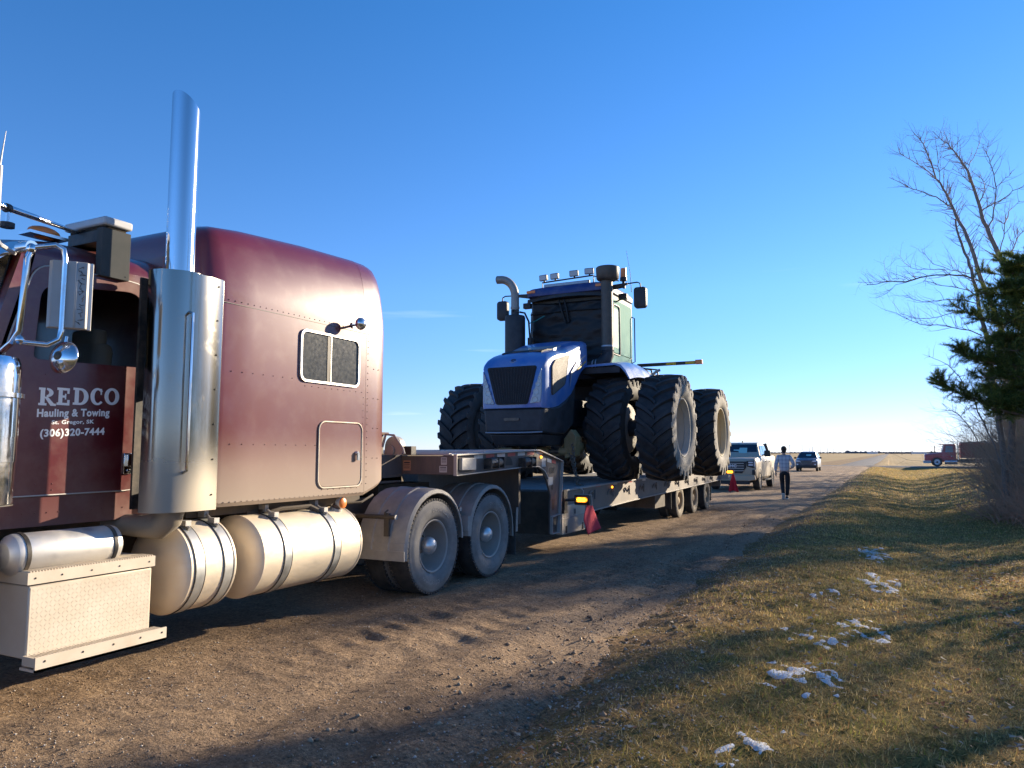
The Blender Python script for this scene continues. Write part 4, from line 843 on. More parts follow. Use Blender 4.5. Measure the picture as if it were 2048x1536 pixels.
# muffler and exhaust pipe (front-left), intake stack (front-right)
mu_ = MB(); mx_, my_ = TX-1.02, 13.75
mu_.lathe([(3.30, .001), (3.30, .205), (3.34, .215), (4.38, .215), (4.42, .20), (4.425, .10), (4.425, .001)], (mx_, my_, 0), 'z', 32); mu_.cyl((mx_, my_, 4.42), (mx_, my_, 4.55), .085, None, 20); muo = mu_.build('muffler', ['plastic'], tractor)
pp_ = MB(); path = [(mx_, my_, 4.5), (mx_, my_, 4.82)]+[(mx_-.28+.28*math.cos(R(a)), my_-.10*(1-math.cos(R(a))), 4.85+.36*math.sin(R(a))) for a in range(0, 85, 12)]+[(mx_-.37, my_-.12, 5.21)]
pp_.tube(path, .085, 20); pp_.cyl(Vector(path[-1])+Vector((.012, 0, 0)), Vector(path[-1])+Vector((-.002, -.001, 0)), .07, .07, 16, 1); pp_.lathe([(4.58, .086), (4.58, .096), (4.62, .096), (4.62, .086)], (mx_, my_, 0), 'z', 20); pp_.build('exhaust_pipe', ['pipe', 'black'], muo)
wl = MB(); wl.tube([(mx_+.1, my_, 4.5), (mx_+.2, my_+.05, 4.48), (mx_+.27, my_+.1, 4.3), (mx_+.3, my_+.1, 3.9), (mx_+.3, my_+.1, 3.5)], .022, 6); wl.cyl((mx_+.3, my_+.1, 3.4), (mx_+.3, my_+.1, 3.95), .055, None, 10); wl.build('coolant_line', ['plastic'], muo)
ix, iy = TX+.95, 13.95
it = MB(); it.lathe([(3.62, .115), (3.62, .12), (5.02, .12), (5.02, .115)], (ix, iy, 0), 'z', 28, 0); it.lathe([(3.66, .122), (3.66, .126), (3.69, .126), (3.69, .122)], (ix, iy, 0), 'z', 28, 1)
it.tube([(ix, iy, 3.66), (ix, iy, 3.5), (ix-.04, iy-.02, 3.4), (ix-.12, iy-.04, 3.33), (ix-.3, iy-.05, 3.27), (ix-.5, iy-.05, 3.24)], [.125, .128, .13, .13, .125, .12], 20, 2)
for t_ in (3.37, 3.33): pass
for k in range(6): it.lathe([(-.008, .13), (0, .138), (.008, .13)], (0, 0, 0), 'z', 20, 2).xf(Matrix.Translation((ix-.01*k, iy, 3.58-k*.03)) @ Matrix.Rotation(R(-6*k), 4, 'Y'), len(it.v)-60)
for k in range(2): it.lathe([(-.012, .128), (-.012, .134), (.012, .134), (.012, .128)], (0, 0, 0), 'x', 20, 1).xf(Matrix.Translation((ix-.2-k*.07, iy-.045, 3.30-k*.015)), len(it.v)-80)
ito = it.build('air_intake', ['brown_metal', 'silver', 'plastic'], tractor)
pc = MB(); pc.lathe([(5.0, .125), (5.02, .20), (5.05, .225), (5.22, .235), (5.27, .235), (5.285, .22), (5.29, .001)], (ix+.02, iy, 0), 'z', 36); pc.build('pre_cleaner', ['brown_metal'], ito)
# cab
cb = MB(); c0, c1, ch = 14.22, 15.75, .87
cb.loft([[(TX+x*w, y, z) for x in (-1, 1) for y in ()] or [(TX-w, a, z), (TX+w, a, z), (TX+w*1.02, b, z), (TX-w*1.02, b, z)] for z, w, a, b in ((3.05, .86, c0+.05, c1), (3.6, .88, c0, c1), (4.85, .90, c0+.08, c1-.05))]); cbo = cb.build('cab', ['plastic'], tractor, bevel=.03)
rf = MB()
def rring(z, w, a, b, r): return [(p[0], p[1], z+.05*(1-((p[0]-TX)/w)**2)*(1 if z > 4.9 else 0)) for p in rrect(TX, (a+b)/2, 2*w, b-a, r, 5)]
rf.loft([rring(4.84, .84, c0-.02, c1, .1), rring(4.87, .92, c0-.18, c1+.08, .16), rring(4.95, .93, c0-.20, c1+.08, .16), rring(5.02, .90, c0-.14, c1+.04, .16), rring(5.06, .80, c0, c1-.05, .2)]); rfo = rf.build('roof', ['roof_blue'], cbo, ang=60)
vi = MB(); vi.loft([[(TX+x, c0-.19+.10*(x/.9)**2, 4.80-.05*(x/.9)**2), (TX+x, c0-.17+.10*(x/.9)**2, 4.885-.05*(x/.9)**2), (TX+x, c0+.1, 4.87), (TX+x, c0+.1, 4.80)] for x in (-.92, -.6, -.3, 0, .3, .6, .92)]); vi.build('roof_visor', ['plastic'], cbo)
sb_ = MB(); sb_.box(TX-.8, TX+.75, c0+.02, c0+.06, 4.72, 4.78); sb_.build('sun_strip', ['grey_plate'], cbo)
tp_ = MB(); nu, nv = 44, 40; vs = []
for j in range(nv+1):
    for i in range(nu+1):
        u_, v_ = i/nu, j/nv; x = -.88+1.76*u_; z = 3.38+(4.74-3.38)*v_-.05*v_*abs(math.sin(u_*2.4))
        fold = mnoise.noise(Vector((u_*3.5+v_*1.2, v_*7-u_*3, 1.7)))*.045+mnoise.noise(Vector((u_*11-v_*5, v_*13+u_*4, 4)))*.022
        if v_ > .82: fold -= .02*abs(math.sin(v_*60))*0
        y = c0-.03+fold-.02*math.sin(v_*math.pi)+(.10*max(0, abs(x)-.8)/.08 if abs(x) > .8 else 0); vs.append((TX+x, y, z))
tp_.add(vs, [(j*(nu+1)+i, j*(nu+1)+i+1, (j+1)*(nu+1)+i+1, (j+1)*(nu+1)+i) for j in range(nv) for i in range(nu)])
for k in range(2): tp_.tube([(TX-.18+k*.12, c0-.09, 4.76), (TX-.12+k*.12, c0-.1, 4.55), (TX-.03+k*.07, c0-.09, 4.26)], .022, 6)
tp_.tube([(TX-.85, c0-.06, 4.50), (TX, c0-.085, 4.52), (TX+.85, c0-.06, 4.50)], .016, 6)
tpo = tp_.build('windscreen_tarp', ['tarp'], cbo, ang=70); so = tpo.modifiers.new('cloth', 'SOLIDIFY'); so.thickness = .012
wp = MB(); wp.tube([(TX-.88, c0-.12, 4.30), (TX-.7, c0-.12, 4.35), (TX-.5, c0-.12, 4.44)], .012, 5); wp.build('wiper', ['teal_glass'], cbo)
for s_ in (1, -1):
    xg = TX+s_*.895
    gs = MB(); pg = [(c0+.12, 3.62), (c1-.1, 3.62), (c1-.12, 4.74), (c0+.18, 4.74)]; gs.prism(rpoly(pg, .06), 'x', min(xg, xg+s_*.022), max(xg, xg+s_*.022)); go_ = gs.build('side_window', ['green_film'], cbo)
    gs = MB(); gs.prism(rpoly([(c0+.16, 3.72), (c0+.52, 3.72), (c0+.5, 4.55), (c0+.22, 4.55)], .05), 'x', min(xg+s_*.022, xg+s_*.027), max(xg+s_*.022, xg+s_*.027)); gs.build('door_glass', ['teal_glass'], go_)
    gs = MB(); q = [(xg+s_*.03, p[0], p[1]) for p in rpoly([(c0+.10, 3.58), (c0+.58, 3.58), (c0+.56, 4.62), (c0+.16, 4.62)], .08)]; gs.tube(q+[q[0]], .02, 6); gs.build('door_frame', ['plastic'], go_)
    gs = MB(); gs.prism(rpoly([(c0+.05, 3.3), (c1-.1, 3.3), (c1-.1, 3.60), (c0+.05, 3.60)], .05), 'x', min(xg, xg+s_*.03), max(xg, xg+s_*.03)); gs.build('side_skirt', ['green_film'], go_)
    gs = MB(); gs.tube([(xg+s_*.02, c1-.1, 4.55), (xg+s_*.08, c1-.08, 4.52), (xg+s_*.08, c1-.08, 3.55), (xg+s_*.02, c1-.1, 3.52)], .014, 6); gs.build('hand_rail', ['plastic'], cbo)
    mm = MB(); zz = 4.86; mm.prism([(TX+s_*.85, 4.86), (TX+s_*1.30, 4.95), (TX+s_*1.30, 4.99), (TX+s_*.85, 4.97)], 'y', c0-.02, c0+.02)
    mm.tube([(TX+s_*1.28, c0, 4.97), (TX+s_*1.50, c0, 4.98), (TX+s_*1.56, c0, 4.95), (TX+s_*1.57, c0, 4.85)], .014, 6); mm.box(min(TX+s_*1.2, TX+s_*1.25), max(TX+s_*1.2, TX+s_*1.25), c0-.02, c0+.02, 4.88, 4.94); mm.build('mirror_arm', ['plastic'], cbo)
    mm = MB(); mm.loft([[(p[0], y, p[1]) for p in rrect(TX+s_*1.56, 4.66, w, h, .06, 4)] for y, w, h in ((c0-.06, .2, .36), (c0-.04, .25, .42), (c0+.05, .26, .43), (c0+.06, .22, .38))]); mm.build('mirror', ['plastic'], cbo)
    wl = MB(); wl.box(TX+s_*1.1-.09, TX+s_*1.1+.09, c0+.25, c0+.37, 4.72, 4.84); wl.tube([(TX+s_*.9, c0+.4, 4.70), (TX+s_*1.05, c0+.33, 4.74)], .02, 5); wl.build('side_work_light', ['plastic'], cbo, bevel=.02)
    cl = MB(); cl.prism(rrect(TX+s_*.78, 4.965, .20, .055, .015), 'y', c0-.205, c0-.16); cl.build('corner_lamp', ['amber'], cbo)
rk = MB(); ry = c0+.05; rk.tube([(TX-.62, ry, 5.02), (TX-.62, ry, 5.20), (TX+.55, ry, 5.24), (TX+.55, ry, 5.06)], .016, 6); rk.tube([(TX+.55, ry, 5.22), (TX+1.0, ry+.3, 5.13)], .012, 5); rk.build('light_rack', ['plastic'], cbo)
lb = MB(); lb.box(TX-.56, TX+.47, ry-.05, ry+.01, 5.075, 5.145); lbo = lb.build('light_bar', ['plastic'], cbo, bevel=.006)
lb = MB(); lb.box(TX-.54, TX+.45, ry-.056, ry-.05, 5.085, 5.135); lb.build('lens', ['lens_clear'], lbo)
for k, (x, rot) in enumerate(((-.58, 12), (-.32, 8), (.12, -3), (.46, -6))):
    z = 5.30+.03*(x+.6); W = Matrix.Translation((TX+x, ry, z)) @ Matrix.Rotation(R(-rot), 4, 'Z') @ Matrix.Rotation(R(6), 4, 'X')
    wk = MB(); wk.loft([[(p[0], y, p[1]) for p in rrect(0, 0, w, h, .015, 3)] for y, w, h in ((-.05, .19, .125), (.0, .19, .125), (.06, .12, .08))]); wk.cyl((0, 0, -.10), (0, 0, -.06), .02, None, 6); wk.xf(W); wko = wk.build('work_light', ['plastic'], cbo)
    wk = MB(); wk.prism(rrect(0, 0, .165, .10, .012, 3), 'y', -.056, -.05); wk.xf(W); wk.build('lens', ['lens_clear'], wko)
be = MB(); bx_, by_ = TX+1.13, c0+.25; be.cyl((bx_, by_, 4.95), (bx_, by_, 5.10), .03, None, 10, 1); be.cyl((bx_, by_, 5.10), (bx_, by_, 5.17), .075, .07, 16, 1); be.cyl((bx_, by_, 5.17), (bx_, by_, 5.36), .065, .055, 16); be.tube([(TX+.9, by_, 4.95), (bx_, by_, 4.97)], .02, 6, 1); be.build('beacon', ['amber', 'plastic'], cbo)
an = MB(); an.tube([(TX+1.22, c0+.5, 4.9), (TX+1.2, c0+.5, 5.3), (TX+1.12, c0+.5, 5.8)], [.008, .005, .003], 5); an.build('antenna', ['plastic'], cbo)
# fenders, rear body, marker arm
for s_ in (1, -1):
    f = MB(); rings = []
    for k in range(9):
        t_ = k/8; y = 13.35+1.95*t_; dz = -.10*(2*t_-1)**2
        pr = [(.55, 3.30), (.60, 3.335), (1.30, 3.36), (1.42, 3.32), (1.52, 3.20), (1.60, 3.04), (1.585, 3.03), (1.50, 3.17), (1.40, 3.28), (1.30, 3.32), (.60, 3.30)]
        rings.append([(TX+s_*p[0], y, p[1]+dz) for p in pr])
    f.loft(rings); fo = f.build('fender', ['blue'], tractor, ang=50)
    f = MB(); f.box(min(TX+s_*.6, TX+s_*1.38), max(TX+s_*.6, TX+s_*1.38), 13.4, 15.1, 3.08, 3.2); f.build('fender_liner', ['plastic'], fo)
    f = MB(); 
    for k in range(4): f.box(min(TX+s_*.75, TX+s_*1.05), max(TX+s_*.75, TX+s_*1.05), 15.15, 15.5, 1.5+k*.4, 1.54+k*.4)
    f.build('ladder', ['plastic'], tractor)
    m_ = MB(); yy = 16.25; m_.box(min(TX+s_*.85, TX+s_*2.28), max(TX+s_*.85, TX+s_*2.28), yy-.03, yy+.03, 3.50, 3.57); mo = m_.build('marker_arm', ['plastic'], tractor)
    for a, b in ((1.52, 1.74), (1.95, 2.16)):
        m_ = MB(); m_.box(min(TX+s_*a, TX+s_*b), max(TX+s_*a, TX+s_*b), yy-.034, yy-.03, 3.505, 3.565); m_.build('reflector', ['yellow'], mo)
    m_ = MB(); m_.box(min(TX+s_*2.17, TX+s_*2.32), max(TX+s_*2.17, TX+s_*2.32), yy-.05, yy+.04, 3.495, 3.59); m_.build('end_reflector', ['red_amber'], mo, bevel=.008) if 'red_amber' in M else m_.build('end_reflector', ['amber'], mo, bevel=.008)
    f = MB(); f.loft([[(TX+s_*x, y, z) for (x, z) in ((.5, 2.7), (1.45, 2.75), (1.55, 3.0), (1.35, zt), (.5, zt+.03))] for y, zt in ((16.6, 3.25), (17.0, 3.38), (18.4, 3.38), (19.0, 3.1))]); f.build('rear_fender', ['plastic'], tractor, bevel=.03)
rb_ = MB(); rb_.box(TX-.8, TX+1.15, 15.9, 17.2, 2.7, 3.38); rb_.ell((TX+.95, 16.0, 3.25), (.28, .35, .2), 14, 8); rb_.build('fuel_tank', ['plastic'], tractor, bevel=.08)
hs_ = MB(); 
for k in range(4): hs_.tube([(TX+.7+k*.12, 15.8, 3.3), (TX+.8+k*.12, 15.9, 3.5-k*.03), (TX+.95+k*.13, 16.1, 3.4), (TX+1.0+k*.13, 16.2, 3.1)], .02, 6)
hs_.tube([(TX+1.30, 15.75, 3.22), (TX+1.42, 15.78, 3.33), (TX+1.50, 15.8, 3.36)], .03, 8, 1); hs_.build('hydraulic_hose', ['black', 'silver'], tractor)
def sag(a, b, d, n=7): return [tuple(Vector(a).lerp(Vector(b), i/n)-Vector((0, 0, d*math.sin(math.pi*i/n)))) for i in range(n+1)]
chain(sag((TX+.72, 12.6, 1.85), (CX+1.0, 12.0, 1.04), .03)+sag((CX+1.0, 12.0, 1.03), (CX+1.15, 11.9, .99), .0, 2), 'dark tie-down chain from the tractor front to the deck beside the near front tyre')
chain(sag((TX-.6, 12.5, 1.75), (TX-1.05, 11.4, 1.1), .02), 'dark tie-down chain at the far side of the tractor nose')
chain(sag((TX+.70, 12.55, 1.6), (CX+1.05, 12.02, 1.1), .12), 'slack doubled chain hanging below the yellow linkage beside the near front tyre')
# ------------------------------------------------------------------ terrain, road, fields
def gz(x, y):
    """height of the grass / field sheet"""
    d = .17+.36*smooth(y, 3, 26); d *= 1-smooth(y, 66, 84)*.35 if y < 110 else .25+.75*smooth(y, 110, 125)
    q = .32*(1-smooth(y, 3, 9))
    if x < -11.5: z = -.35*smooth(-x, 11.5, 13.5)*(1-.6*smooth(-x, 14, 18))
    elif x < -10: z = -.08+.0*x
    elif x < -2.5+q: z = -.10
    elif x < -1.7+q: z = -.10+.12*smooth(x, -2.5+q, -1.7+q)
    elif x < 1.4: z = .02-d*smooth(x, -1.7+q, 1.4)
    else: z = .02-d+(d-.12)*smooth(x, 1.4, 5.2)
    far = smooth(y, 95, 200); z = z*(1-far)+far*(-.30 if not -7.5 < x < -.3 else -.10+.0)
    if y > 200: z = -.30+.20*(1-smooth(abs(x+3.9), 2.6, 5.5))-.10*0
    # approach road embankment to the right
    if x > -2: z = max(z, -.10-.55*smooth(abs(y-99), 3.4, 7.5)) if 88 < y < 110 and x > -1 else z
    return z
def graded(lims):
    out = []
    for a, b, n, p in lims:
        for i in range(n): out.append(a+(b-a)*(i/n)**p)
    out.append(lims[-1][1]); return out
xs = graded([(-6000, -400, 8, .7), (-400, -60, 12, .8), (-60, -14, 22, 1), (-14, -2.9, 18, 1), (-2.9, 6.5, 150, 1), (6.5, 60, 40, 1.4), (60, 6000, 14, 2)])
ys = graded([(-60, -4, 14, 1), (-4, 2, 20, 1), (2, 14, 170, 1), (14, 34, 120, 1), (34, 125, 150, 1.1), (125, 400, 30, 1.4), (400, 9000, 14, 2)])
def sheet(name, xs, ys, f, m_, knd='structure'):
    X = np.array(xs); Y = np.array(ys); nx, ny = len(X), len(Y)
    V = np.zeros((ny, nx, 3)); V[:, :, 0] = X[None, :]; V[:, :, 1] = Y[:, None]
    for j in range(ny):
        for i in range(nx): V[j, i, 2] = f(X[i], Y[j])
    idx = np.arange(nx*ny).reshape(ny, nx); F = np.stack([idx[:-1, :-1], idx[:-1, 1:], idx[1:, 1:], idx[1:, :-1]], -1).reshape(-1, 4)
    me = bpy.data.meshes.new(name); me.from_pydata(V.reshape(-1, 3).tolist(), [], F.tolist()); me.polygons.foreach_set('use_smooth', np.ones(len(F), dtype=bool)); me.materials.append(m_)
    o = bpy.data.objects.new(name, me); COL.objects.link(o); return kind(o, knd)
def N3(x, y, s, z=0): return mnoise.noise(Vector((x*s, y*s, z)))
def gzn(x, y):
    z = gz(x, y)
    if -2.9 < x < 6.5 and -4 < y < 60:
        e = .03*N3(x, y, 2.2)+.028*N3(x, y, 5.5, 3)+.02*N3(x, y, 13, 7)
        if x < -1.6: e += .05*N3(x, y, 1.1, 9)*smooth(-x, 1.2, 2.2)
        z += e
    elif y < 200: z += .05*N3(x, y, .15)
    return z
# ground materials
def ground_mat():
    m = bpy.data.materials.new('dry_grass_ground'); m.use_nodes = True; t = m.node_tree; b = t.nodes['Principled BSDF']; N = t.nodes.new; K = t.links.new
    b.inputs['Roughness'].default_value = .95; b.inputs['Specular IOR Level'].default_value = .1
    g = N('ShaderNodeNewGeometry'); sp = N('ShaderNodeSeparateXYZ'); K(g.outputs['Position'], sp.inputs[0])
    def noise(s, d=6, r=.6, sc=None):
        n = N('ShaderNodeTexNoise'); n.inputs['Scale'].default_value = s; n.inputs['Detail'].default_value = d; n.inputs['Roughness'].default_value = r
        if sc: mp = N('ShaderNodeMapping'); mp.inputs['Scale'].default_value = sc; K(g.outputs['Position'], mp.inputs[0]); K(mp.outputs[0], n.inputs[0])
        else: K(g.outputs['Position'], n.inputs[0])
        return n.outputs[0]
    def ramp(f, st):
        r = N('ShaderNodeValToRGB'); e = r.color_ramp.elements
        while len(e) < len(st): e.new(.5)
        for k, (p, c) in enumerate(st): e[k].position = p; e[k].color = (*c, 1)
        K(f, r.inputs[0]); return r.outputs[0]
    def mix(f, a, c, mode='MIX'):
        x = N('ShaderNodeMixRGB'); x.blend_type = mode
        for i, v in ((0, f), (1, a), (2, c)):
            if isinstance(v, (int, float)): x.inputs[i].default_value = v
            elif isinstance(v, tuple): x.inputs[i].default_value = (*v, 1)
            else: K(v, x.inputs[i])
        return x.outputs[0]
    lawn = ramp(noise(1.1, 8, .7), [(.30, (.15, .14, .04)), (.45, (.25, .185, .065)), (.58, (.31, .215, .085)), (.75, (.21, .125, .06))])
    fine = ramp(noise(38, 4, .7), [(.28, (.22, .20, .16)), (.5, (.8, .78, .7)), (.72, (1.5, 1.4, 1.2))])
    lawn = mix(1, lawn, fine, 'MULTIPLY')
    field = ramp(noise(.02, 8, .6, (1, .35, 1)), [(.3, (.30, .21, .10)), (.5, (.38, .27, .13)), (.72, (.44, .33, .18))])
    field = mix(.75, field, ramp(noise(1.2, 5, .7), [(.3, (.7, .7, .68)), (.7, (1.25, 1.22, 1.15))]), 'MULTIPLY')
    rows = N('ShaderNodeTexWave'); rows.bands_direction = 'X'; rows.inputs['Scale'].default_value = .35; rows.inputs['Distortion'].default_value = .4; K(g.outputs['Position'], rows.inputs[0])
    field = mix(.25, field, ramp(rows.outputs[0], [(.2, (.75, .74, .7)), (.8, (1.1, 1.1, 1.1))]), 'MULTIPLY')
    yb = N('ShaderNodeMapRange'); yb.inputs[1].default_value = 93; yb.inputs[2].default_value = 104; K(sp.outputs[1], yb.inputs[0])
    xb = N('ShaderNodeMapRange'); xb.inputs[1].default_value = -10; xb.inputs[2].default_value = -14; K(sp.outputs[0], xb.inputs[0])
    xr = N('ShaderNodeMapRange'); xr.inputs[1].default_value = 45; xr.inputs[2].default_value = 60; K(sp.outputs[0], xr.inputs[0])
    mxx = N('ShaderNodeMath'); mxx.operation = 'MAXIMUM'; K(yb.outputs[0], mxx.inputs[0]); K(xb.outputs[0], mxx.inputs[1])
    mx3 = N('ShaderNodeMath'); mx3.operation = 'MAXIMUM'; K(mxx.outputs[0], mx3.inputs[0]); K(xr.outputs[0], mx3.inputs[1])
    c = mix(mx3.outputs[0], lawn, field)
    # soil showing near the road edge
    ed = N('ShaderNodeMapRange'); ed.inputs[1].default_value = -.7; ed.inputs[2].default_value = -1.8; ed.inputs[3].default_value = -.35; ed.inputs[4].default_value = .75; K(sp.outputs[0], ed.inputs[0])
    en = N('ShaderNodeMapRange'); en.inputs[1].default_value = .35; en.inputs[2].default_value = .65; en.inputs[3].default_value = -.4; en.inputs[4].default_value = .5; K(noise(2.5, 6), en.inputs[0])
    es = N('ShaderNodeMath'); es.operation = 'ADD'; es.use_clamp = True; K(ed.outputs[0], es.inputs[0]); K(en.outputs[0], es.inputs[1])
    lt = N('ShaderNodeMath'); lt.operation = 'GREATER_THAN'; lt.inputs[1].default_value = -12; K(sp.outputs[0], lt.inputs[0]); e2 = N('ShaderNodeMath'); e2.operation = 'MULTIPLY'; K(es.outputs[0], e2.inputs[0]); K(lt.outputs[0], e2.inputs[1])
    c = mix(e2.outputs[0], c, mix(1, (.29, .19, .11), fine, 'MULTIPLY'))
    K(c, b.inputs['Base Color'])
    bp = N('ShaderNodeBump'); bp.inputs['Strength'].default_value = .9; bp.inputs['Distance'].default_value = .035; K(noise(26, 6, .75), bp.inputs['Height']); K(bp.outputs[0], b.inputs['Normal'])
    return m
def road_mat(name, base, lo, hi, bs, streaks=True):
    m = bpy.data.materials.new(name); m.use_nodes = True; t = m.node_tree; b = t.nodes['Principled BSDF']; N = t.nodes.new; K = t.links.new
    b.inputs['Roughness'].default_value = .92; b.inputs['Specular IOR Level'].default_value = .18
    g = N('ShaderNodeNewGeometry')
    def noise(s, d, r, sc=None):
        n = N('ShaderNodeTexNoise'); n.inputs['Scale'].default_value = s; n.inputs['Detail'].default_value = d; n.inputs['Roughness'].default_value = r
        mp = N('ShaderNodeMapping'); mp.inputs['Scale'].default_value = sc or (1, 1, 1); K(g.outputs['Position'], mp.inputs[0]); K(mp.outputs[0], n.inputs[0]); return n.outputs[0]
    def ramp(f, st):
        r = N('ShaderNodeValToRGB'); e = r.color_ramp.elements
        while len(e) < len(st): e.new(.5)
        for k, (p, c) in enumerate(st): e[k].position = p; e[k].color = (*c, 1)
        K(f, r.inputs[0]); return r.outputs[0]
    def mul(a, c, f=1.0):
        x = N('ShaderNodeMixRGB'); x.blend_type = 'MULTIPLY'; x.inputs[0].default_value = f; K(a, x.inputs[1]); K(c, x.inputs[2]); return x.outputs[0]
    c = ramp(noise(.9, 8, .65, (1, .3 if streaks else 1, 1)), [(.3, lo), (.5, base), (.7, hi)])
    c = mul(c, ramp(noise(34, 6, .8), [(.34, (.38, .36, .34)), (.5, (.95, .95, .95)), (.66, (1.6, 1.55, 1.45))]), .9)
    c = mul(c, ramp(noise(9, 6, .7), [(.3, (.6, .58, .56)), (.6, (1.1, 1.1, 1.1))]), .8)
    v = N('ShaderNodeTexVoronoi'); v.inputs['Scale'].default_value = 130; K(g.outputs['Position'], v.inputs[0])
    lt = N('ShaderNodeMath'); lt.operation = 'LESS_THAN'; lt.inputs[1].default_value = .16; K(v.outputs['Distance'], lt.inputs[0])
    x = N('ShaderNodeMixRGB'); x.inputs[2].default_value = (.36, .32, .27, 1); f = N('ShaderNodeMath'); f.operation = 'MULTIPLY'; f.inputs[1].default_value = .4; K(lt.outputs[0], f.inputs[0]); K(f.outputs[0], x.inputs[0]); K(c, x.inputs[1]); K(x.outputs[0], b.inputs['Base Color'])
    ad = N('ShaderNodeMath'); ad.operation = 'ADD'; K(noise(48, 5, .75), ad.inputs[0]); s2 = N('ShaderNodeMath'); s2.operation = 'MULTIPLY'; s2.inputs[1].default_value = 1.6; K(noise(9, 5, .7), s2.inputs[0]); K(s2.outputs[0], ad.inputs[1])
    bp = N('ShaderNodeBump'); bp.inputs['Strength'].default_value = bs; bp.inputs['Distance'].default_value = .03; K(ad.outputs[0], bp.inputs['Height']); K(bp.outputs[0], b.inputs['Normal'])
    return m
ground = sheet('ground', xs, ys, gzn, ground_mat())
def roadz(x, y):
    q0 = .32*(1-smooth(y, 3, 9))
    c = -.0*(x+6)**2
    e = smooth(x, -3.0+q0, -1.3+q0)*.16+smooth(-x, 9.8, 11.2)*.2
    r = .014*N3(x, y, .9)+.012*N3(x*3, y*.7, 1.0, 2)+.018*N3(x, y, 3.4, 5)+.010*N3(x, y, 11, 8)
    for xr, dp, w in ((-4.15, .025, .22), (-3.45, .035, .2), (-2.75, .05, .17), (-2.05, .055, .17)):
        q = math.exp(-((x-xr-.15*math.sin(y*.23))/w)**2); r -= dp*q
        # lug marks pressed in the soft shoulder
        r += .075*q*max(0, math.sin(y*19+6*(x-xr)))*max(0, N3(x, y, .35, 4)+.15)
    return c-e+r*(1-smooth(y, 55, 80))+.004
rx = graded([(-11.3, -5, 18, 1), (-5, -3.9, 20, 1), (-3.9, -.9, 72, 1)]); ry_ = graded([(-20, 1.5, 20, 1), (1.5, 12, 260, 1), (12, 30, 160, 1.1), (30, 104, 60, 1.2)])
ROADM = road_mat('dirt_road', (.325, .225, .142), (.175, .12, .08), (.44, .31, .195), 1.0)
road = sheet('road', rx, ry_, roadz, ROADM)
FARM = road_mat('gravel_road', (.15, .15, .155), (.12, .12, .12), (.18, .18, .18), .5)
far_road = sheet('far_road', [-6.3, -5.8, -3.9, -2.0, -1.5], graded([(103.5, 300, 20, 1), (300, 4000, 20, 1.6)]), lambda x, y: (.0 if abs(x+3.9) < 2.2 else -.14)-.0*y, FARM)
side_road = sheet('side_road', graded([(-60, -11, 12, 1), (-11, -1.2, 4, 1), (-1.2, 70, 30, 1)]), [96.2, 96.8, 99, 101.4, 102.0], lambda x, y: (.012 if abs(y-99.1) < 2.4 else -.12)-.02*0+.004, FARM)

# ------------------------------------------------------------------ grass, litter, stones, snow (uncountable stuff)
rng = np.random.default_rng(5)
def gz_np(X, Y): return np.array([gzn(a, b) for a, b in zip(X, Y)])
def tri_cloud(name, P, D, Wd, L_, cols_mats, mi, wid, bend=None):
    """one narrow triangle per blade; P base, D direction (unit), Wd width direction, L length"""
    n = len(P); V = np.zeros((n, 3, 3)); V[:, 0] = P-Wd*wid[:, None]; V[:, 1] = P+Wd*wid[:, None]; V[:, 2] = P+D*L_[:, None]
    me = bpy.data.meshes.new(name); me.vertices.add(n*3); me.vertices.foreach_set('co', V.reshape(-1)); me.loops.add(n*3); me.loops.foreach_set('vertex_index', np.arange(n*3)); me.polygons.add(n)
    me.polygons.foreach_set('loop_start', np.arange(0, n*3, 3)); me.polygons.foreach_set('material_index', mi.astype(np.int32))
    for m_ in cols_mats: me.materials.append(m_)
    me.update(); me.validate(); o = bpy.data.objects.new(name, me); COL.objects.link(o); return kind(o, 'stuff')
def leafy(m, tr=.5):                                # thin leaves let light through
    t = m.node_tree; b = t.nodes['Principled BSDF']; o = t.nodes['Material Output']; q = t.nodes.new('ShaderNodeBsdfTranslucent'); x = t.nodes.new('ShaderNodeMixShader'); x.inputs[0].default_value = tr
    src = b.inputs['Base Color']
    if src.links: t.links.new(src.links[0].from_socket, q.inputs[0])
    else: q.inputs[0].default_value = src.default_value
    t.links.new(b.outputs[0], x.inputs[1]); t.links.new(q.outputs[0], x.inputs[2]); t.links.new(x.outputs[0], o.inputs[0]); return m
def blade_mat(name, c): return leafy(mat(name, c, .8, spec=.15, var=.25, vs=30))
GM = [blade_mat('straw_blade', (.66, .46, .18)), blade_mat('pale_blade', (.74, .56, .28)), blade_mat('green_blade', (.27, .28, .055)), blade_mat('brown_blade', (.34, .19, .08)), blade_mat('olive_blade', (.40, .33, .09))]
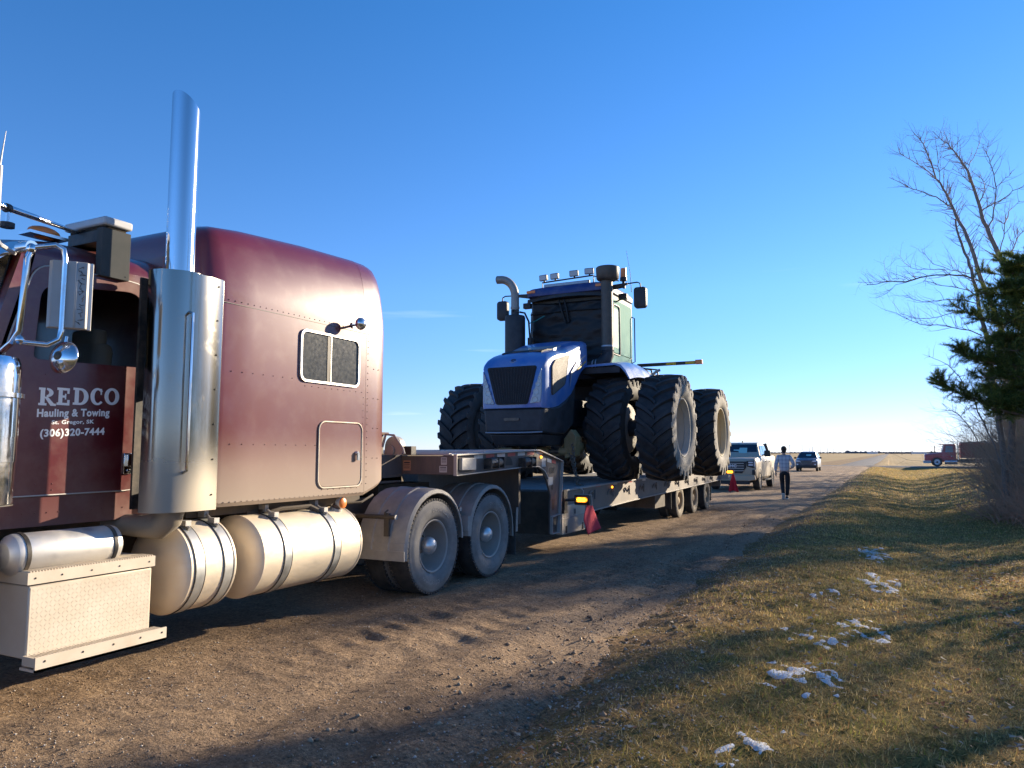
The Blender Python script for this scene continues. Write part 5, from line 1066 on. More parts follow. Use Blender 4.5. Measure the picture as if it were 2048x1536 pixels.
def grass_zone(n, x0, x1, y0, y1, hmin, hmax, wid, seed):
    r = np.random.default_rng(seed); X = r.uniform(x0, x1, n); Y = y0+(y1-y0)*r.uniform(0, 1, n)
    k = np.array([mnoise.noise(Vector((a*.9, b*.9, 11)))*.5+mnoise.noise(Vector((a*3.1, b*3.1, 2)))*.35 for a, b in zip(X, Y)])
    q = np.array([.32*(1-smooth(v, 3, 9)) for v in Y]); keep = (X-q+.45*k+r.normal(0, .24, n) > -1.68); X, Y, k = X[keep], Y[keep], k[keep]; n = len(X); Z = gz_np(X, Y)
    az = r.uniform(0, 2*np.pi, n); lean = r.uniform(.25, 1.0, n)**.7*1.5; D = np.stack([np.sin(lean)*np.cos(az), np.sin(lean)*np.sin(az), np.cos(lean)], -1)
    W = np.stack([-np.sin(az), np.cos(az), np.zeros(n)], -1); L_ = r.uniform(hmin, hmax, n)*(1+.6*np.clip(k, -1, 1)); wd = wid*r.uniform(.6, 1.4, n)
    u = r.uniform(0, 1, n); g_ = np.clip(.20+.9*k, .04, .7)
    mi = np.where(u < g_*.55, 2, np.where(u < g_, 4, np.where(u < g_+(1-g_)*.55, 0, np.where(u < g_+(1-g_)*.75, 1, 3))))
    return np.stack([X, Y, Z-.005], -1), D, W, L_, mi, wd
zs_ = [grass_zone(120000, -2.3, 3.2, 2.5, 7.5, .02, .07, .0023, 1), grass_zone(120000, -2.3, 4.5, 7.5, 15, .025, .08, .0034, 2), grass_zone(95000, -2.3, 6.0, 15, 32, .035, .095, .006, 3), grass_zone(75000, -2.3, 8, 32, 92, .05, .13, .014, 4)]
cat = [np.concatenate(a) for a in zip(*zs_)]
grass = tri_cloud('grass', cat[0], cat[1], cat[2], cat[3], GM, cat[4], cat[5])
# fallen leaves and straw litter
n = 24000; r = np.random.default_rng(9); X = r.uniform(-2.3, 4.5, n); Y = 2.6+13*r.uniform(0, 1, n)**1.4
kk = np.array([mnoise.noise(Vector((a*.6, b*.6, 31))) for a, b in zip(X, Y)]); keep = r.uniform(0, 1, n) < np.clip(.12+.5*kk+.22*(X > .2)+.4*(X > .9), .03, .95); X, Y = X[keep], Y[keep]; n = len(X)
Z = gz_np(X, Y)+r.uniform(.02, .06, n); az = r.uniform(0, 2*np.pi, n); tl = r.uniform(-.5, .5, n); D = np.stack([np.cos(tl)*np.cos(az), np.cos(tl)*np.sin(az), np.sin(tl)], -1)
W = np.stack([-np.sin(az), np.cos(az), r.uniform(-.4, .4, n)], -1); L_ = r.uniform(.022, .052, n)*(1+.35*(X > .9))
LM = [leafy(mat(*q, .75, var=.3, vs=20), .4) for q in (('leaf_tan', (.42, .29, .15)), ('leaf_rust', (.34, .14, .06)), ('leaf_pale', (.55, .46, .34)), ('leaf_grey', (.27, .23, .19)))]
leaves = tri_cloud('leaf_litter', np.stack([X, Y, Z], -1)-D*(L_*.4)[:, None], D, W, L_, LM, np.where((X > .9) & (r.uniform(0, 1, n) < .5), 1, r.integers(0, 4, n)), L_*.32)
# loose stones and soil crumbs on the road
def pebbles(name, n, seed, x0, x1, y0, y1, smin, smax, mats_, edge=False):
    r = np.random.default_rng(seed); X = r.uniform(x0, x1, n); Y = y0+(y1-y0)*r.uniform(0, 1, n)**1.5
    if edge: X = r.normal(-1.95, .42, n)+.3*(Y < 6)
    Z = np.array([max(roadz(a, b), gzn(a, b)) for a, b in zip(X, Y)]); S = smin*(smax/smin)**(r.uniform(0, 1, n)**2.2)
    base = np.array([[1, 0, 0], [-1, 0, 0], [0, 1, 0], [0, -1, 0], [0, 0, .75], [0, 0, -.6]]); F0 = np.array([[0, 2, 4], [2, 1, 4], [1, 3, 4], [3, 0, 4], [2, 0, 5], [1, 2, 5], [3, 1, 5], [0, 3, 5]])
    J = base[None]*r.uniform(.6, 1.25, (n, 6, 1))+r.normal(0, .12, (n, 6, 3)); a = r.uniform(0, 2*np.pi, n); c, s = np.cos(a), np.sin(a)
    Vx = J[:, :, 0]*c[:, None]-J[:, :, 1]*s[:, None]; Vy = J[:, :, 0]*s[:, None]+J[:, :, 1]*c[:, None]
    V = np.stack([Vx, Vy, J[:, :, 2]], -1)*S[:, None, None]+np.stack([X, Y, Z+S*.25], -1)[:, None]
    F = (F0[None]+np.arange(n)[:, None, None]*6).reshape(-1, 3); me = bpy.data.meshes.new(name); me.vertices.add(n*6); me.vertices.foreach_set('co', V.reshape(-1)); nf = len(F)
    me.loops.add(nf*3); me.loops.foreach_set('vertex_index', F.reshape(-1)); me.polygons.add(nf); me.polygons.foreach_set('loop_start', np.arange(0, nf*3, 3)); me.polygons.foreach_set('material_index', np.repeat(r.integers(0, len(mats_), n), 8).astype(np.int32))
    for m_ in mats_: me.materials.append(m_)
    me.update(); me.validate(); o = bpy.data.objects.new(name, me); COL.objects.link(o); return kind(o, 'stuff')
PM = [mat('soil_crumb', (.26, .175, .11), .95), mat('soil_crumb_dark', (.19, .13, .085), .95), mat('stone_tan', (.36, .27, .18), .85), mat('stone_grey', (.42, .38, .33), .8)]
gravel = pebbles('gravel', 46000, 21, -5.2, -1.2, 2.2, 26, .002, .0095, PM)
crumbs = pebbles('edge_gravel', 24000, 22, 0, 0, 3.0, 40, .0025, .013, PM[1:]+[PM[2]], True)
clods = pebbles('soil_clods', 900, 23, -3.0, -1.4, 3.0, 24, .010, .028, PM[:3])
# thin remains of snow along the bottom of the slope
M['snow'] = mat('old_snow', (.66, .68, .71), .75, dust=((.3, .26, .2), .08, 16), bump=.6, bs=70, spec=.25)
def snow_patch(mb, x0, x1, y0, y1, th, seed):
    st = .022+.0012*y0; nx, ny = int((x1-x0)/st)+1, int((y1-y0)/(st*1.3))+1; vs = []; ms = []
    for j in range(ny):
        for i in range(nx):
            x, y = x0+(x1-x0)*i/(nx-1), y0+(y1-y0)*j/(ny-1); u_, v_ = 2*i/(nx-1)-1, 2*j/(ny-1)-1
            k = mnoise.noise(Vector((x*7+y*2, y*5.5, seed)))+.75*mnoise.noise(Vector((x*19, y*12, seed+3)))-th-.9*max(0, (u_*u_+v_*v_)-.35)
            ms.append(k); vs.append((x, y, gzn(x, y)+min(.012, .035*k)-.005+.004*mnoise.noise(Vector((x*40, y*40, 1)))))
    fs = [(j*nx+i, j*nx+i+1, (j+1)*nx+i+1, (j+1)*nx+i) for j in range(ny-1) for i in range(nx-1) if max(ms[j*nx+i], ms[j*nx+i+1], ms[(j+1)*nx+i], ms[(j+1)*nx+i+1]) > -.05]
    mb.add(vs, fs)
sn = MB()
for k, (x0, x1, y0, y1, th) in enumerate(((-.62, .0, 12.6, 15.2, -.06), (-.55, .15, 9.9, 11.6, -.04), (-.95, -.45, 8.7, 9.7, .10), (-.6, .05, 7.0, 8.4, .08), (-1.0, -.3, 6.5, 7.4, .10), (-.95, -.2, 5.0, 6.4, .08), (-.92, -.5, 4.1, 4.9, .10), (-.95, -.62, 3.8, 4.3, .14))): snow_patch(sn, x0, x1, y0, y1, th, k*5.3)
kind(sn.build('snow', ['snow'], None, ang=60), 'stuff')
# ------------------------------------------------------------------ trees, brush
M['bark'] = mat('grey_bark', (.20, .175, .155), .9, var=.25, vs=9, bump=.4, bs=30)
M['bark_pine'] = mat('pine_bark', (.16, .125, .10), .9, var=.25, vs=9, bump=.4, bs=30)
M['twig'] = mat('twigs', (.34, .25, .18), .85)
M['twig_red'] = mat('reddish_twigs', (.44, .25, .16), .85)
M['needle'] = leafy(mat('pine_needles', (.10, .15, .04), .7, var=.35, vs=2.5, spec=.3), .55)
M['needle2'] = leafy(mat('pine_needles_light', (.26, .29, .07), .7, var=.3, vs=2.5, spec=.3), .55)
def wob(rr, p, d, L_, n, curl, up):
    pts = [p]; d = d.normalized()
    for i in range(n):
        d = (d+Vector((rr.gauss(0, curl), rr.gauss(0, curl), rr.gauss(0, curl)+up))).normalized(); pts.append(pts[-1]+d*(L_/n))
    return pts
def grow(rr, trunk, crown, p, d, L_, r, lev, maxlev, up=.05, kids=(3, 5), spread=.75, fall=.62):
    pts = wob(rr, p, d, L_, 6 if lev < 2 else 4, .10+.04*lev, up); n = len(pts)
    (trunk if lev < 2 else crown).tube(pts, [r*(1-.72*i/(n-1)) for i in range(n)], (8, 6, 4, 3, 3, 3)[lev], 0, False)
    if lev >= maxlev: return
    for k in range(rr.randint(*kids)+(2 if lev == 0 else 0)):
        f = rr.uniform(.28, 1); i = min(n-2, int(f*(n-1))); q = pts[i].lerp(pts[i+1], f*(n-1)-i); ax = (pts[i+1]-pts[i]).normalized()
        s_ = Vector((rr.gauss(0, 1), rr.gauss(0, 1), rr.gauss(0, .5))); s_ = (s_-ax*s_.dot(ax)).normalized()
        grow(rr, trunk, crown, q, ax*(1-spread*.55)+s_*spread, L_*fall*rr.uniform(.7, 1.1)*(1.15-.4*f), r*(1-.72*f)*.66, lev+1, maxlev, up, kids, spread, fall)
def bare_tree(loc, h, seed, label, group=None, mx=4):
    rr = random.Random(seed); t = thing('bare_tree', label, 'tree', loc, group); a, b = MB(), MB(); l = Vector(loc)
    for s_ in range(rr.choice((1, 2, 2))):
        grow(rr, a, b, l+Vector((rr.gauss(0, .12), rr.gauss(0, .12), -.1)), Vector((rr.gauss(0, .16), rr.gauss(0, .16), 1)), h*.66, h*.0135, 0, mx, .06, (4, 6), .72, .56)
    a.build('trunk', ['bark'], t, ang=80); b.build('crown', ['twig'], t, ang=80); return t
def tufts(mb, rr, p, d, n, L_=.11, w=.006, spread=1.0):
    for k in range(n):
        v = (d*rr.uniform(.3, 1.1)+Vector((rr.gauss(0, spread), rr.gauss(0, spread), rr.gauss(0, spread)+.12))).normalized(); s_ = v.orthogonal().normalized()*w
        q = p+d*rr.uniform(-.06, .06); e = q+v*L_*rr.uniform(.6, 1.15); mb.v += [tuple(q-s_), tuple(q+s_), tuple(e)]; o = len(mb.v)-3; mb.f.append((o, o+1, o+2)); mb.m.append(0 if rr.random() < .68 else 1)
def pine_limb(tr, nd, rr, pts, r, dens=1.0, L_=.12, w=.007, nt=8):
    n = len(pts); tr.tube(pts, [r*(1-.75*i/(n-1)) for i in range(n)], 5, 0, False)
    tot = sum((pts[i+1]-pts[i]).length for i in range(n-1)); cnt = int(tot*12*dens)
    for k in range(cnt):
        f = .22+.78*(k+rr.random())/cnt; x = f*(n-1); i = min(n-2, int(x)); q = pts[i].lerp(pts[i+1], x-i); ax = (pts[i+1]-pts[i]).normalized()
        sd = Vector((rr.gauss(0, 1), rr.gauss(0, 1), rr.gauss(.25, .55))); sd = (sd-ax*sd.dot(ax)*.6).normalized(); ln = rr.uniform(.12, .5)*(1.15-.55*f)*min(1.3, tot/2)
        tw = wob(rr, q, sd+ax*.7, ln, 3, .18, .06); tr.tube(tw, [.008, .006, .005, .003], 3, 0, False)
        for j in range(1, 4):
            for s_ in range(2): tufts(nd, rr, tw[j]+(tw[j]-tw[j-1])*(.5*s_), (tw[j]-tw[j-1]).normalized(), nt, L_, w, .75)
def pine_tree(loc, h, seed, label, group=None, dens=.8):
    rr = random.Random(seed); t = thing('pine_tree', label, 'tree', loc, group); a, b = MB(), MB(); l = Vector(loc)
    tp = wob(rr, l-Vector((0, 0, .2)), Vector((0, 0, 1)), h, 7, .03, .1); a.tube(tp, [h*.016*(1-.85*i/7) for i in range(8)], 8, 0, False)
    z = .16
    while z < .98:
        x = z*7; i = min(6, int(x)); q = tp[i].lerp(tp[i+1], x-i)
        for k in range(rr.randint(3, 5)):
            az = rr.uniform(0, 6.28); ln = h*.30*(1.05-z)**.75*rr.uniform(.75, 1.15)+.25
            pine_limb(a, b, rr, wob(rr, q, Vector((math.cos(az), math.sin(az), .10)), ln, 5, .10, .05), .03*(1.1-z), dens*.7, .15, .013)
        z += rr.uniform(.055, .085)
    a.build('trunk', ['bark_pine'], t, ang=80); b.build('crown', ['needle', 'needle2'], t, ang=180); return t
def ray_pt(u, v, Y):
    Pp, Ya = R(5.327), R(26.958); x = (u-1024)/1480; y = -(v-768)/1480; f = math.cos(Pp)-y*math.sin(Pp); z = math.sin(Pp)+y*math.cos(Pp)
    dx, dy = -math.sin(Ya)*f+math.cos(Ya)*x, math.cos(Ya)*f+math.sin(Ya)*x; return Vector((dx*Y/dy, Y, CAMZ+z*Y/dy))
def traced(t_name, label, base, Y0, limbs, seed, group, conv, twigs=7.5, tl=.65):
    limbs = [(p, r0*.7, r1*1.2, yo) for p, r0, r1, yo in limbs]
    rr = random.Random(seed); t = thing(t_name, label, 'tree', base, group); a, b = MB(), MB()
    for li, (pts, r0, r1, yo) in enumerate(limbs):
        P_ = [ray_pt(*conv(*p), Y0+yo[0]+(yo[1]-yo[0])*i/(len(pts)-1)) for i, p in enumerate(pts)]
        if li == 0 or pts[0][1] > 1500: P_[0] = Vector((P_[0].x, P_[0].y, P_[0].z))
        n = len(P_); Q = []; 
        for i in range(n-1):
            for k in range(2):
                q = P_[i].lerp(P_[i+1], k/2); Q.append(q+Vector((rr.gauss(0, .012), rr.gauss(0, .03), rr.gauss(0, .012))))
        Q.append(P_[-1]); m_ = len(Q); rs = [(r0+(r1-r0)*(i/(m_-1))**.8) for i in range(m_)]
        (a if r0 > .03 else b).tube(Q, rs, 8 if r0 > .05 else 4, 0, False)
        tot = sum((Q[i+1]-Q[i]).length for i in range(m_-1))
        for k in range(int(tot*twigs)):
            f = rr.uniform(.15 if r0 > .05 else .1, 1); x = f*(m_-1); i = min(m_-2, int(x)); q = Q[i].lerp(Q[i+1], x-i); ax = (Q[i+1]-Q[i]).normalized()
            s_ = Vector((rr.gauss(-.15, 1), rr.gauss(0, 1), rr.gauss(.35, .6))); s_ = (s_-ax*s_.dot(ax)).normalized()
            grow(rr, b, b, q, ax*.6+s_*.8, tl*rr.uniform(.4, 1.4)*(1.2-.5*f), min(.0115, rs[i]*.65), 2, 4, .09, (1, 3), .6, .62)
    a.build('trunk', ['bark'], t, ang=80); b.build('crown', ['twig'], t, ang=80); return t
c3 = lambda x, y: (1680+x*.29943, 240+y*.29943)
c4 = lambda x, y: (1748+x*.26042, 600+y*.26042)
G1 = 'bare trees at the edge of the shelterbelt'
gb = lambda u, Y: (ray_pt(u, 1000, Y).x, Y, gz(ray_pt(u, 1000, Y).x, Y))
def to_base(pts, base, conv): return pts
traced('bare_tree', 'bare grey tree with two leaning stems and a long limb reaching left over the lawn', gb(2010, 26), 26, [
    ([(1120, 2540), (1090, 2200), (1050, 1900), (1000, 1600), (985, 1480), (940, 1300), (905, 1140), (880, 1000), (850, 930), (810, 830), (780, 740), (772, 660)], .13, .02, (0, -.3)),
    ([(1150, 2540), (1150, 2200), (1150, 1800), (1110, 1536), (1060, 1340), (1010, 1220), (960, 1100), (915, 980), (880, 860), (825, 730), (775, 640), (745, 570), (710, 490), (665, 420), (640, 390), (590, 240), (560, 160), (495, 90)], .15, .008, (.4, .9)),
    ([(665, 420), (600, 350), (520, 300), (440, 250), (400, 220), (390, 190)], .03, .006, (.8, .3)), ([(745, 590), (700, 550), (640, 515), (560, 490), (470, 450), (400, 420), (330, 385)], .032, .006, (.7, 0)), ([(665, 420), (662, 350), (655, 270), (645, 190), (640, 110)], .025, .005, (.8, 1.2)),
    ([(950, 1080), (890, 1060), (820, 1040), (730, 1033), (640, 1035), (540, 1050), (440, 1080), (340, 1080), (240, 1095), (180, 1100)], .045, .008, (.5, -.8)), ([(340, 1080), (260, 1080), (190, 1085), (120, 1085)], .012, .004, (-.5, -.8)), ([(540, 1050), (450, 1085), (370, 1100), (310, 1160), (240, 1190)], .014, .004, (-.2, -.9)),
    ([(860, 1030), (780, 1010), (700, 990), (620, 960), (570, 900), (545, 860)], .018, .004, (.4, 0)), ([(700, 1000), (560, 1000), (480, 990), (430, 950), (390, 900)], .015, .004, (.3, -.4)), ([(440, 1060), (350, 1060), (300, 1000), (292, 940)], .012, .004, (-.2, -.6)),
    ([(900, 1165), (840, 1135), (740, 1115), (650, 1100), (560, 1075)], .026, .006, (0, -.6)), ([(920, 1230), (830, 1205), (740, 1195), (640, 1205), (560, 1215), (470, 1190), (440, 1170)], .024, .004, (0, -.9)), ([(945, 1440), (860, 1405), (760, 1385), (650, 1370), (540, 1365), (460, 1335), (380, 1290), (300, 1270)], .026, .004, (0, -1)), ([(900, 1290), (780, 1285), (710, 1300), (640, 1320), (560, 1325), (480, 1320), (400, 1290), (350, 1215)], .018, .004, (0, -.8))], 11, G1, c3)
traced('bare_tree', 'tall bare tree whose forked top rises highest beside the dark pine', gb(2060, 27), 27, [
    ([(1290, 2450), (1290, 2000), (1250, 1500), (1180, 1250), (1090, 970), (1050, 880), (1000, 770), (960, 680), (930, 580), (895, 460), (850, 340), (820, 290), (780, 235), (740, 180), (690, 140), (620, 75)], .16, .006, (0, .5)),
    ([(740, 190), (715, 130), (690, 65)], .014, .004, (.4, .6)), ([(780, 235), (785, 160), (797, 90)], .014, .004, (.4, .1)), ([(850, 340), (870, 290), (910, 220), (935, 150), (928, 90)], .022, .005, (.3, .8)), ([(935, 550), (965, 470), (960, 410), (920, 370), (880, 340)], .028, .006, (.2, .8)),
    ([(990, 730), (1020, 660), (1035, 560), (1040, 450), (1025, 360), (1005, 290), (975, 220), (995, 140)], .045, .006, (.2, 1)), ([(950, 605), (1000, 570), (1060, 545), (1130, 490), (1190, 455), (1229, 440)], .03, .006, (.2, -.5)), ([(1040, 450), (1080, 410), (1130, 370), (1165, 330)], .016, .005, (.8, 1.3)), ([(895, 440), (830, 380), (750, 325)], .022, .006, (.2, -.3)),
    ([(1140, 1100), (1120, 930), (1160, 860), (1190, 780), (1229, 740)], .04, .01, (.2, .9)), ([(1065, 880), (1095, 780), (1105, 680), (1130, 610), (1200, 540)], .035, .006, (.3, .6))], 12, G1, c3)
traced('bare_sapling', 'thin leaning bare sapling in front of the red grain box', gb(1990, 25), 25, [([(1010, 1500), (985, 1300), (930, 1120), (840, 940), (770, 780), (700, 680), (650, 590), (600, 530), (540, 480), (460, 450), (410, 430)], .05, .005, (0, -.6)), ([(840, 920), (740, 970), (640, 870), (530, 800)], .015, .004, (0, -.5)), ([(650, 590), (760, 560), (840, 535), (900, 480)], .016, .005, (-.2, .4)), ([(600, 530), (640, 400), (700, 340)], .012, .004, (-.3, 0))], 13, G1, c4, 4.5, .5)
traced('bare_sapling', 'thin bare sapling with a fan of fine twigs above the red truck box', gb(1975, 28), 28, [([(1000, 1500), (900, 1250), (810, 1110), (740, 980), (650, 880), (560, 830), (520, 790)], .045, .004, (0, -.4)), ([(900, 1250), (800, 1130), (700, 1060), (600, 1040), (480, 1010)], .02, .003, (0, -.4)), ([(1050, 1300), (980, 1080), (930, 900), (880, 700)], .03, .005, (.2, .5)), ([(740, 980), (660, 970), (580, 1000)], .01, .003, (0, .2))], 14, G1, c4, 5.5, .6)
# the near pine whose boughs reach into view from the right
rr = random.Random(31); pb = (3.85, 24.8, gz(3.85, 24.8)); pine = thing('pine_tree', 'dark green pine reaching ragged boughs in from the picture edge', 'tree', pb, None); a, b = MB(), MB()
pl2 = Vector(pb); a.tube([pl2-Vector((0, 0, .2)), pl2+Vector((0, 0, 2.5)), pl2+Vector((-.05, .05, 5)), pl2+Vector((-.02, .1, 6)), pl2+Vector((.1, .1, 7.2))], [.19, .16, .12, .06, .02], 10, 0, False)
for pts, r, dn, yo in (([(1330, 60), (1150, 130), (1080, 150), (1000, 190), (900, 150), (800, 130), (700, 90), (630, 45)], .04, 1.0, (.0, -1.0)), ([(1330, 380), (1150, 290), (1050, 300), (940, 290)], .035, 1.3, (0, -.6)), ([(1330, 560), (1150, 510), (1000, 510), (900, 480), (800, 460), (700, 420), (640, 360)], .045, 1.7, (0, -.9)), ([(1330, 930), (1150, 890), (1000, 850), (860, 790), (760, 750), (650, 705), (540, 670), (470, 600)], .045, 1.5, (0, -1.1)),
                       ([(1330, 800), (1150, 730), (1000, 720), (850, 670)], .035, 1.9, (.1, .3)), ([(1330, -60), (1230, -150), (1100, -100), (980, -120)], .035, 1.8, (0, -.4)), ([(1330, -220), (1180, -260), (1060, -200), (990, -230)], .03, 1.7, (.1, .4)), ([(1330, -330), (1200, -340), (1120, -300), (1010, -360)], .03, 1.2, (.1, .0)), ([(1330, 620), (1180, 610), (1050, 580), (950, 560)], .035, 1.4, (.2, .5)), ([(1330, 20), (1250, -40), (1150, -50), (1050, -30)], .03, 1.4, (.2, .4)), ([(1330, 470), (1250, 400), (1150, 420), (1060, 400)], .03, 1.3, (.3, .5)), ([(1330, 860), (1200, 800), (1080, 790), (960, 770)], .03, 1.6, (-.2, -.5))):
    P_ = [ray_pt(*c4(*p), 24.8+yo[0]+(yo[1]-yo[0])*i/(len(pts)-1)) for i, p in enumerate(pts)]
    pine_limb(a, b, rr, P_, r, dn*2.3, .125, .007, 12)
for k in range(20):                                   # fill the boughs near the trunk so the crown closes up to the picture edge
    y0 = -330+1240*(k+rr.random())/20; x1 = rr.uniform(790, 1010)-(60 if y0 > 300 else 0); P_ = [ray_pt(*c4(x, y), 24.8+yo) for x, y, yo in ((1330, y0+40, .1), (1180, y0+rr.uniform(-20, 30), rr.uniform(-.4, .6)), (1080, y0+rr.uniform(-30, 20), rr.uniform(-.6, .8)), (x1, y0+rr.uniform(-70, 10), rr.uniform(-.8, .9)))]
    pine_limb(a, b, rr, P_, .03, 2.0, .125, .007, 12)
for k in range(30):
    z = rr.uniform(2.6, 7.0); az = rr.uniform(-1.5, 2.2); ln = rr.uniform(.9, 2.0)*(1.1-z/8.5)
    pine_limb(a, b, rr, wob(rr, pl2+Vector((0, .05, z)), Vector((math.cos(az), math.sin(az), .1)), ln, 5, .1, .04), .03, 1.1, .14, .011, 11)
a.build('trunk', ['bark_pine'], pine, ang=80); b.build('crown', ['needle', 'needle2'], pine, ang=180)
# brush: leafless shrubs
def shrub(name, loc, h, w, seed, m_, nst=46):
    rr = random.Random(seed); b = MB(); l = Vector(loc)
    for k in range(nst):
        az = rr.uniform(0, 6.28); ln = h*rr.uniform(.55, 1.15); st = l+Vector((rr.gauss(0, w*.22), rr.gauss(0, w*.22), -.05))
        grow(rr, b, b, st, Vector((math.cos(az)*w*.30+rr.gauss(-.12, .12), math.sin(az)*w*.30, h*.5)), ln, .013, 2, 4, -.015, (4, 6), .55, .6)
    o = b.build(name, [m_], None, ang=80, loc=loc); return o
SH = []
for k, (x, y, h, w, m_, lab) in enumerate(((4.3, 25.2, 2.6, 1.7, 'twig', 'mid-height leafless shrub right of the pine foot'), (3.9, 29.6, 3.4, 1.7, 'twig', 'tall leafless shrub right of the small grey shrub'), (4.1, 33.6, 2.4, 1.8, 'twig', 'farthest leafless shrub below the red grain box'), (3.0, 25.8, .9, 1.4, 'twig_red', 'lowest russet brush at the left foot of the thicket'), (3.5, 27.5, 2.5, 1.6, 'twig', 'leafless grey shrub in front of the red grain box'), (3.75, 26.0, 3.2, 1.8, 'twig', 'tall dense leafless shrub under the pine boughs'), (3.25, 24.4, 1.2, 1.7, 'twig_red', 'low reddish-brown brush at the foot of the pine'), (4.1, 28.4, 4.0, 1.8, 'twig', 'tallest leafless thicket clump behind the pine trunk'), (3.45, 29.8, 1.6, 1.5, 'twig', 'small grey shrub at the left end of the brush'), (4.5, 31.5, 3.2, 1.8, 'twig', 'leafless shrub behind the thicket, beside the red box'), (3.55, 22.6, 1.1, 1.5, 'twig_red', 'nearest low russet brush at the picture edge'))):
    o = shrub('bare_shrub', (x, y, gz(x, y)), h, w, 50+k, m_, 58 if h > 1.5 else 74); SH.append(tag(o, lab, 'shrub', 'leafless brush along the shelterbelt'))
# the rest of the shelterbelt that throws the long shadows over lawn and road
def maple(loc, h, seed, label, group=None, lo=.22):
    """many-stemmed shelterbelt maple: a vase of stems that keeps its twigs up to the top"""
    rr = random.Random(seed); t = thing('bare_maple', label, 'tree', loc, group); a, b = MB(), MB(); l = Vector(loc)
    for s_ in range(8):
        az = s_*2.4+rr.uniform(-.3, .3); hh = h*rr.uniform(.82, .98); d = Vector((math.cos(az)*rr.uniform(.06, .24), math.sin(az)*rr.uniform(.06, .24), 1))
        pts = wob(rr, l+Vector((rr.gauss(0, .18), rr.gauss(0, .18), -.1)), d, hh, 8, .05, .03); a.tube(pts, [h*.0085*(1-.8*i/8) for i in range(9)], 6, 0, False)
        for k in range(26):
            f = lo+(1-lo)*rr.random()**.8; x = f*8; i = min(7, int(x)); q = pts[i].lerp(pts[i+1], x-i); ax = (pts[i+1]-pts[i]).normalized(); s2 = Vector((rr.gauss(0, 1), rr.gauss(0, 1), rr.gauss(.3, .5))); s2 = (s2-ax*s2.dot(ax)).normalized()
            grow(rr, b, b, q, ax*.75+s2*.7, h*.125*rr.uniform(.6, 1.25), .024, 2, 4, .05, (4, 6), .62, .62)
    a.build('trunk', ['bark'], t, ang=80); b.build('crown', ['twig'], t, ang=80); return t
LBT = 'shelterbelt tree standing out beyond the near pine'
protos = {'b': bare_tree((8.8, 38.2, -.1), 8.4, 101, 'bare '+LBT, 'shelterbelt trees'), 'v': maple((8.2, 34.9, -.1), 10.0, 104, 'bare many-stemmed '+LBT, 'shelterbelt trees'), 'h': maple((8.3, 33.0, -.1), 8.9, 106, 'bare high-crowned '+LBT, 'shelterbelt trees', .72), 'p': pine_tree((8.6, 47.0, -.1), 9.6, 103, 'green pine, a '+LBT, 'shelterbelt trees')}
PH = {'b': 8.4, 'v': 10.0, 'h': 8.9, 'p': 9.6}
BELT = [('p', 7.6, 11.0, 8.0), ('p', 8.6, 14.2, 9.0), ('p', 8.8, 8.8, 8.2), ('b', 7.4, 16.8, 8.4), ('v', 8.2, 19.4, 8.8), ('b', 7.6, 21.6, 7.6), ('h', 8.0, 24.3, 8.6, .55), ('b', 5.6, 18.4, 6.4),
        ('b', 5.4, 23.4, 4.8), ('b', 7.2, 27.6, 6.2),
        ('v', 8.2, 29.3, 7.6, .75), ('b', 6.2, 31.6, 6.6), ('b', 7.4, 36.0, 9.0),
        ('v', 8.0, 40.4, 8.6), ('v', 7.6, 45.0, 10.2), ('v', 8.2, 50.6, 10.4), ('p', 8.6, 54.6, 9.8), ('v', 8.0, 58.2, 10.4), ('v', 8.6, 63.2, 10.4), ('p', 8.8, 67.0, 9.8), ('v', 9.0, 70.6, 10.2), ('p', 9.8, 75.6, 9.4), ('v', 9.8, 80.0, 10.2)]
for k, (q, x, y, h, *wn_) in enumerate(BELT):
    o = dup(protos[q], None, (x, y, gz(x, y)-.05)); s_ = h/PH[q]; o.scale = (s_*(wn_[0] if wn_ else 1), s_*(wn_[0] if wn_ else 1), s_); o.rotation_euler = (0, 0, k*2.399)
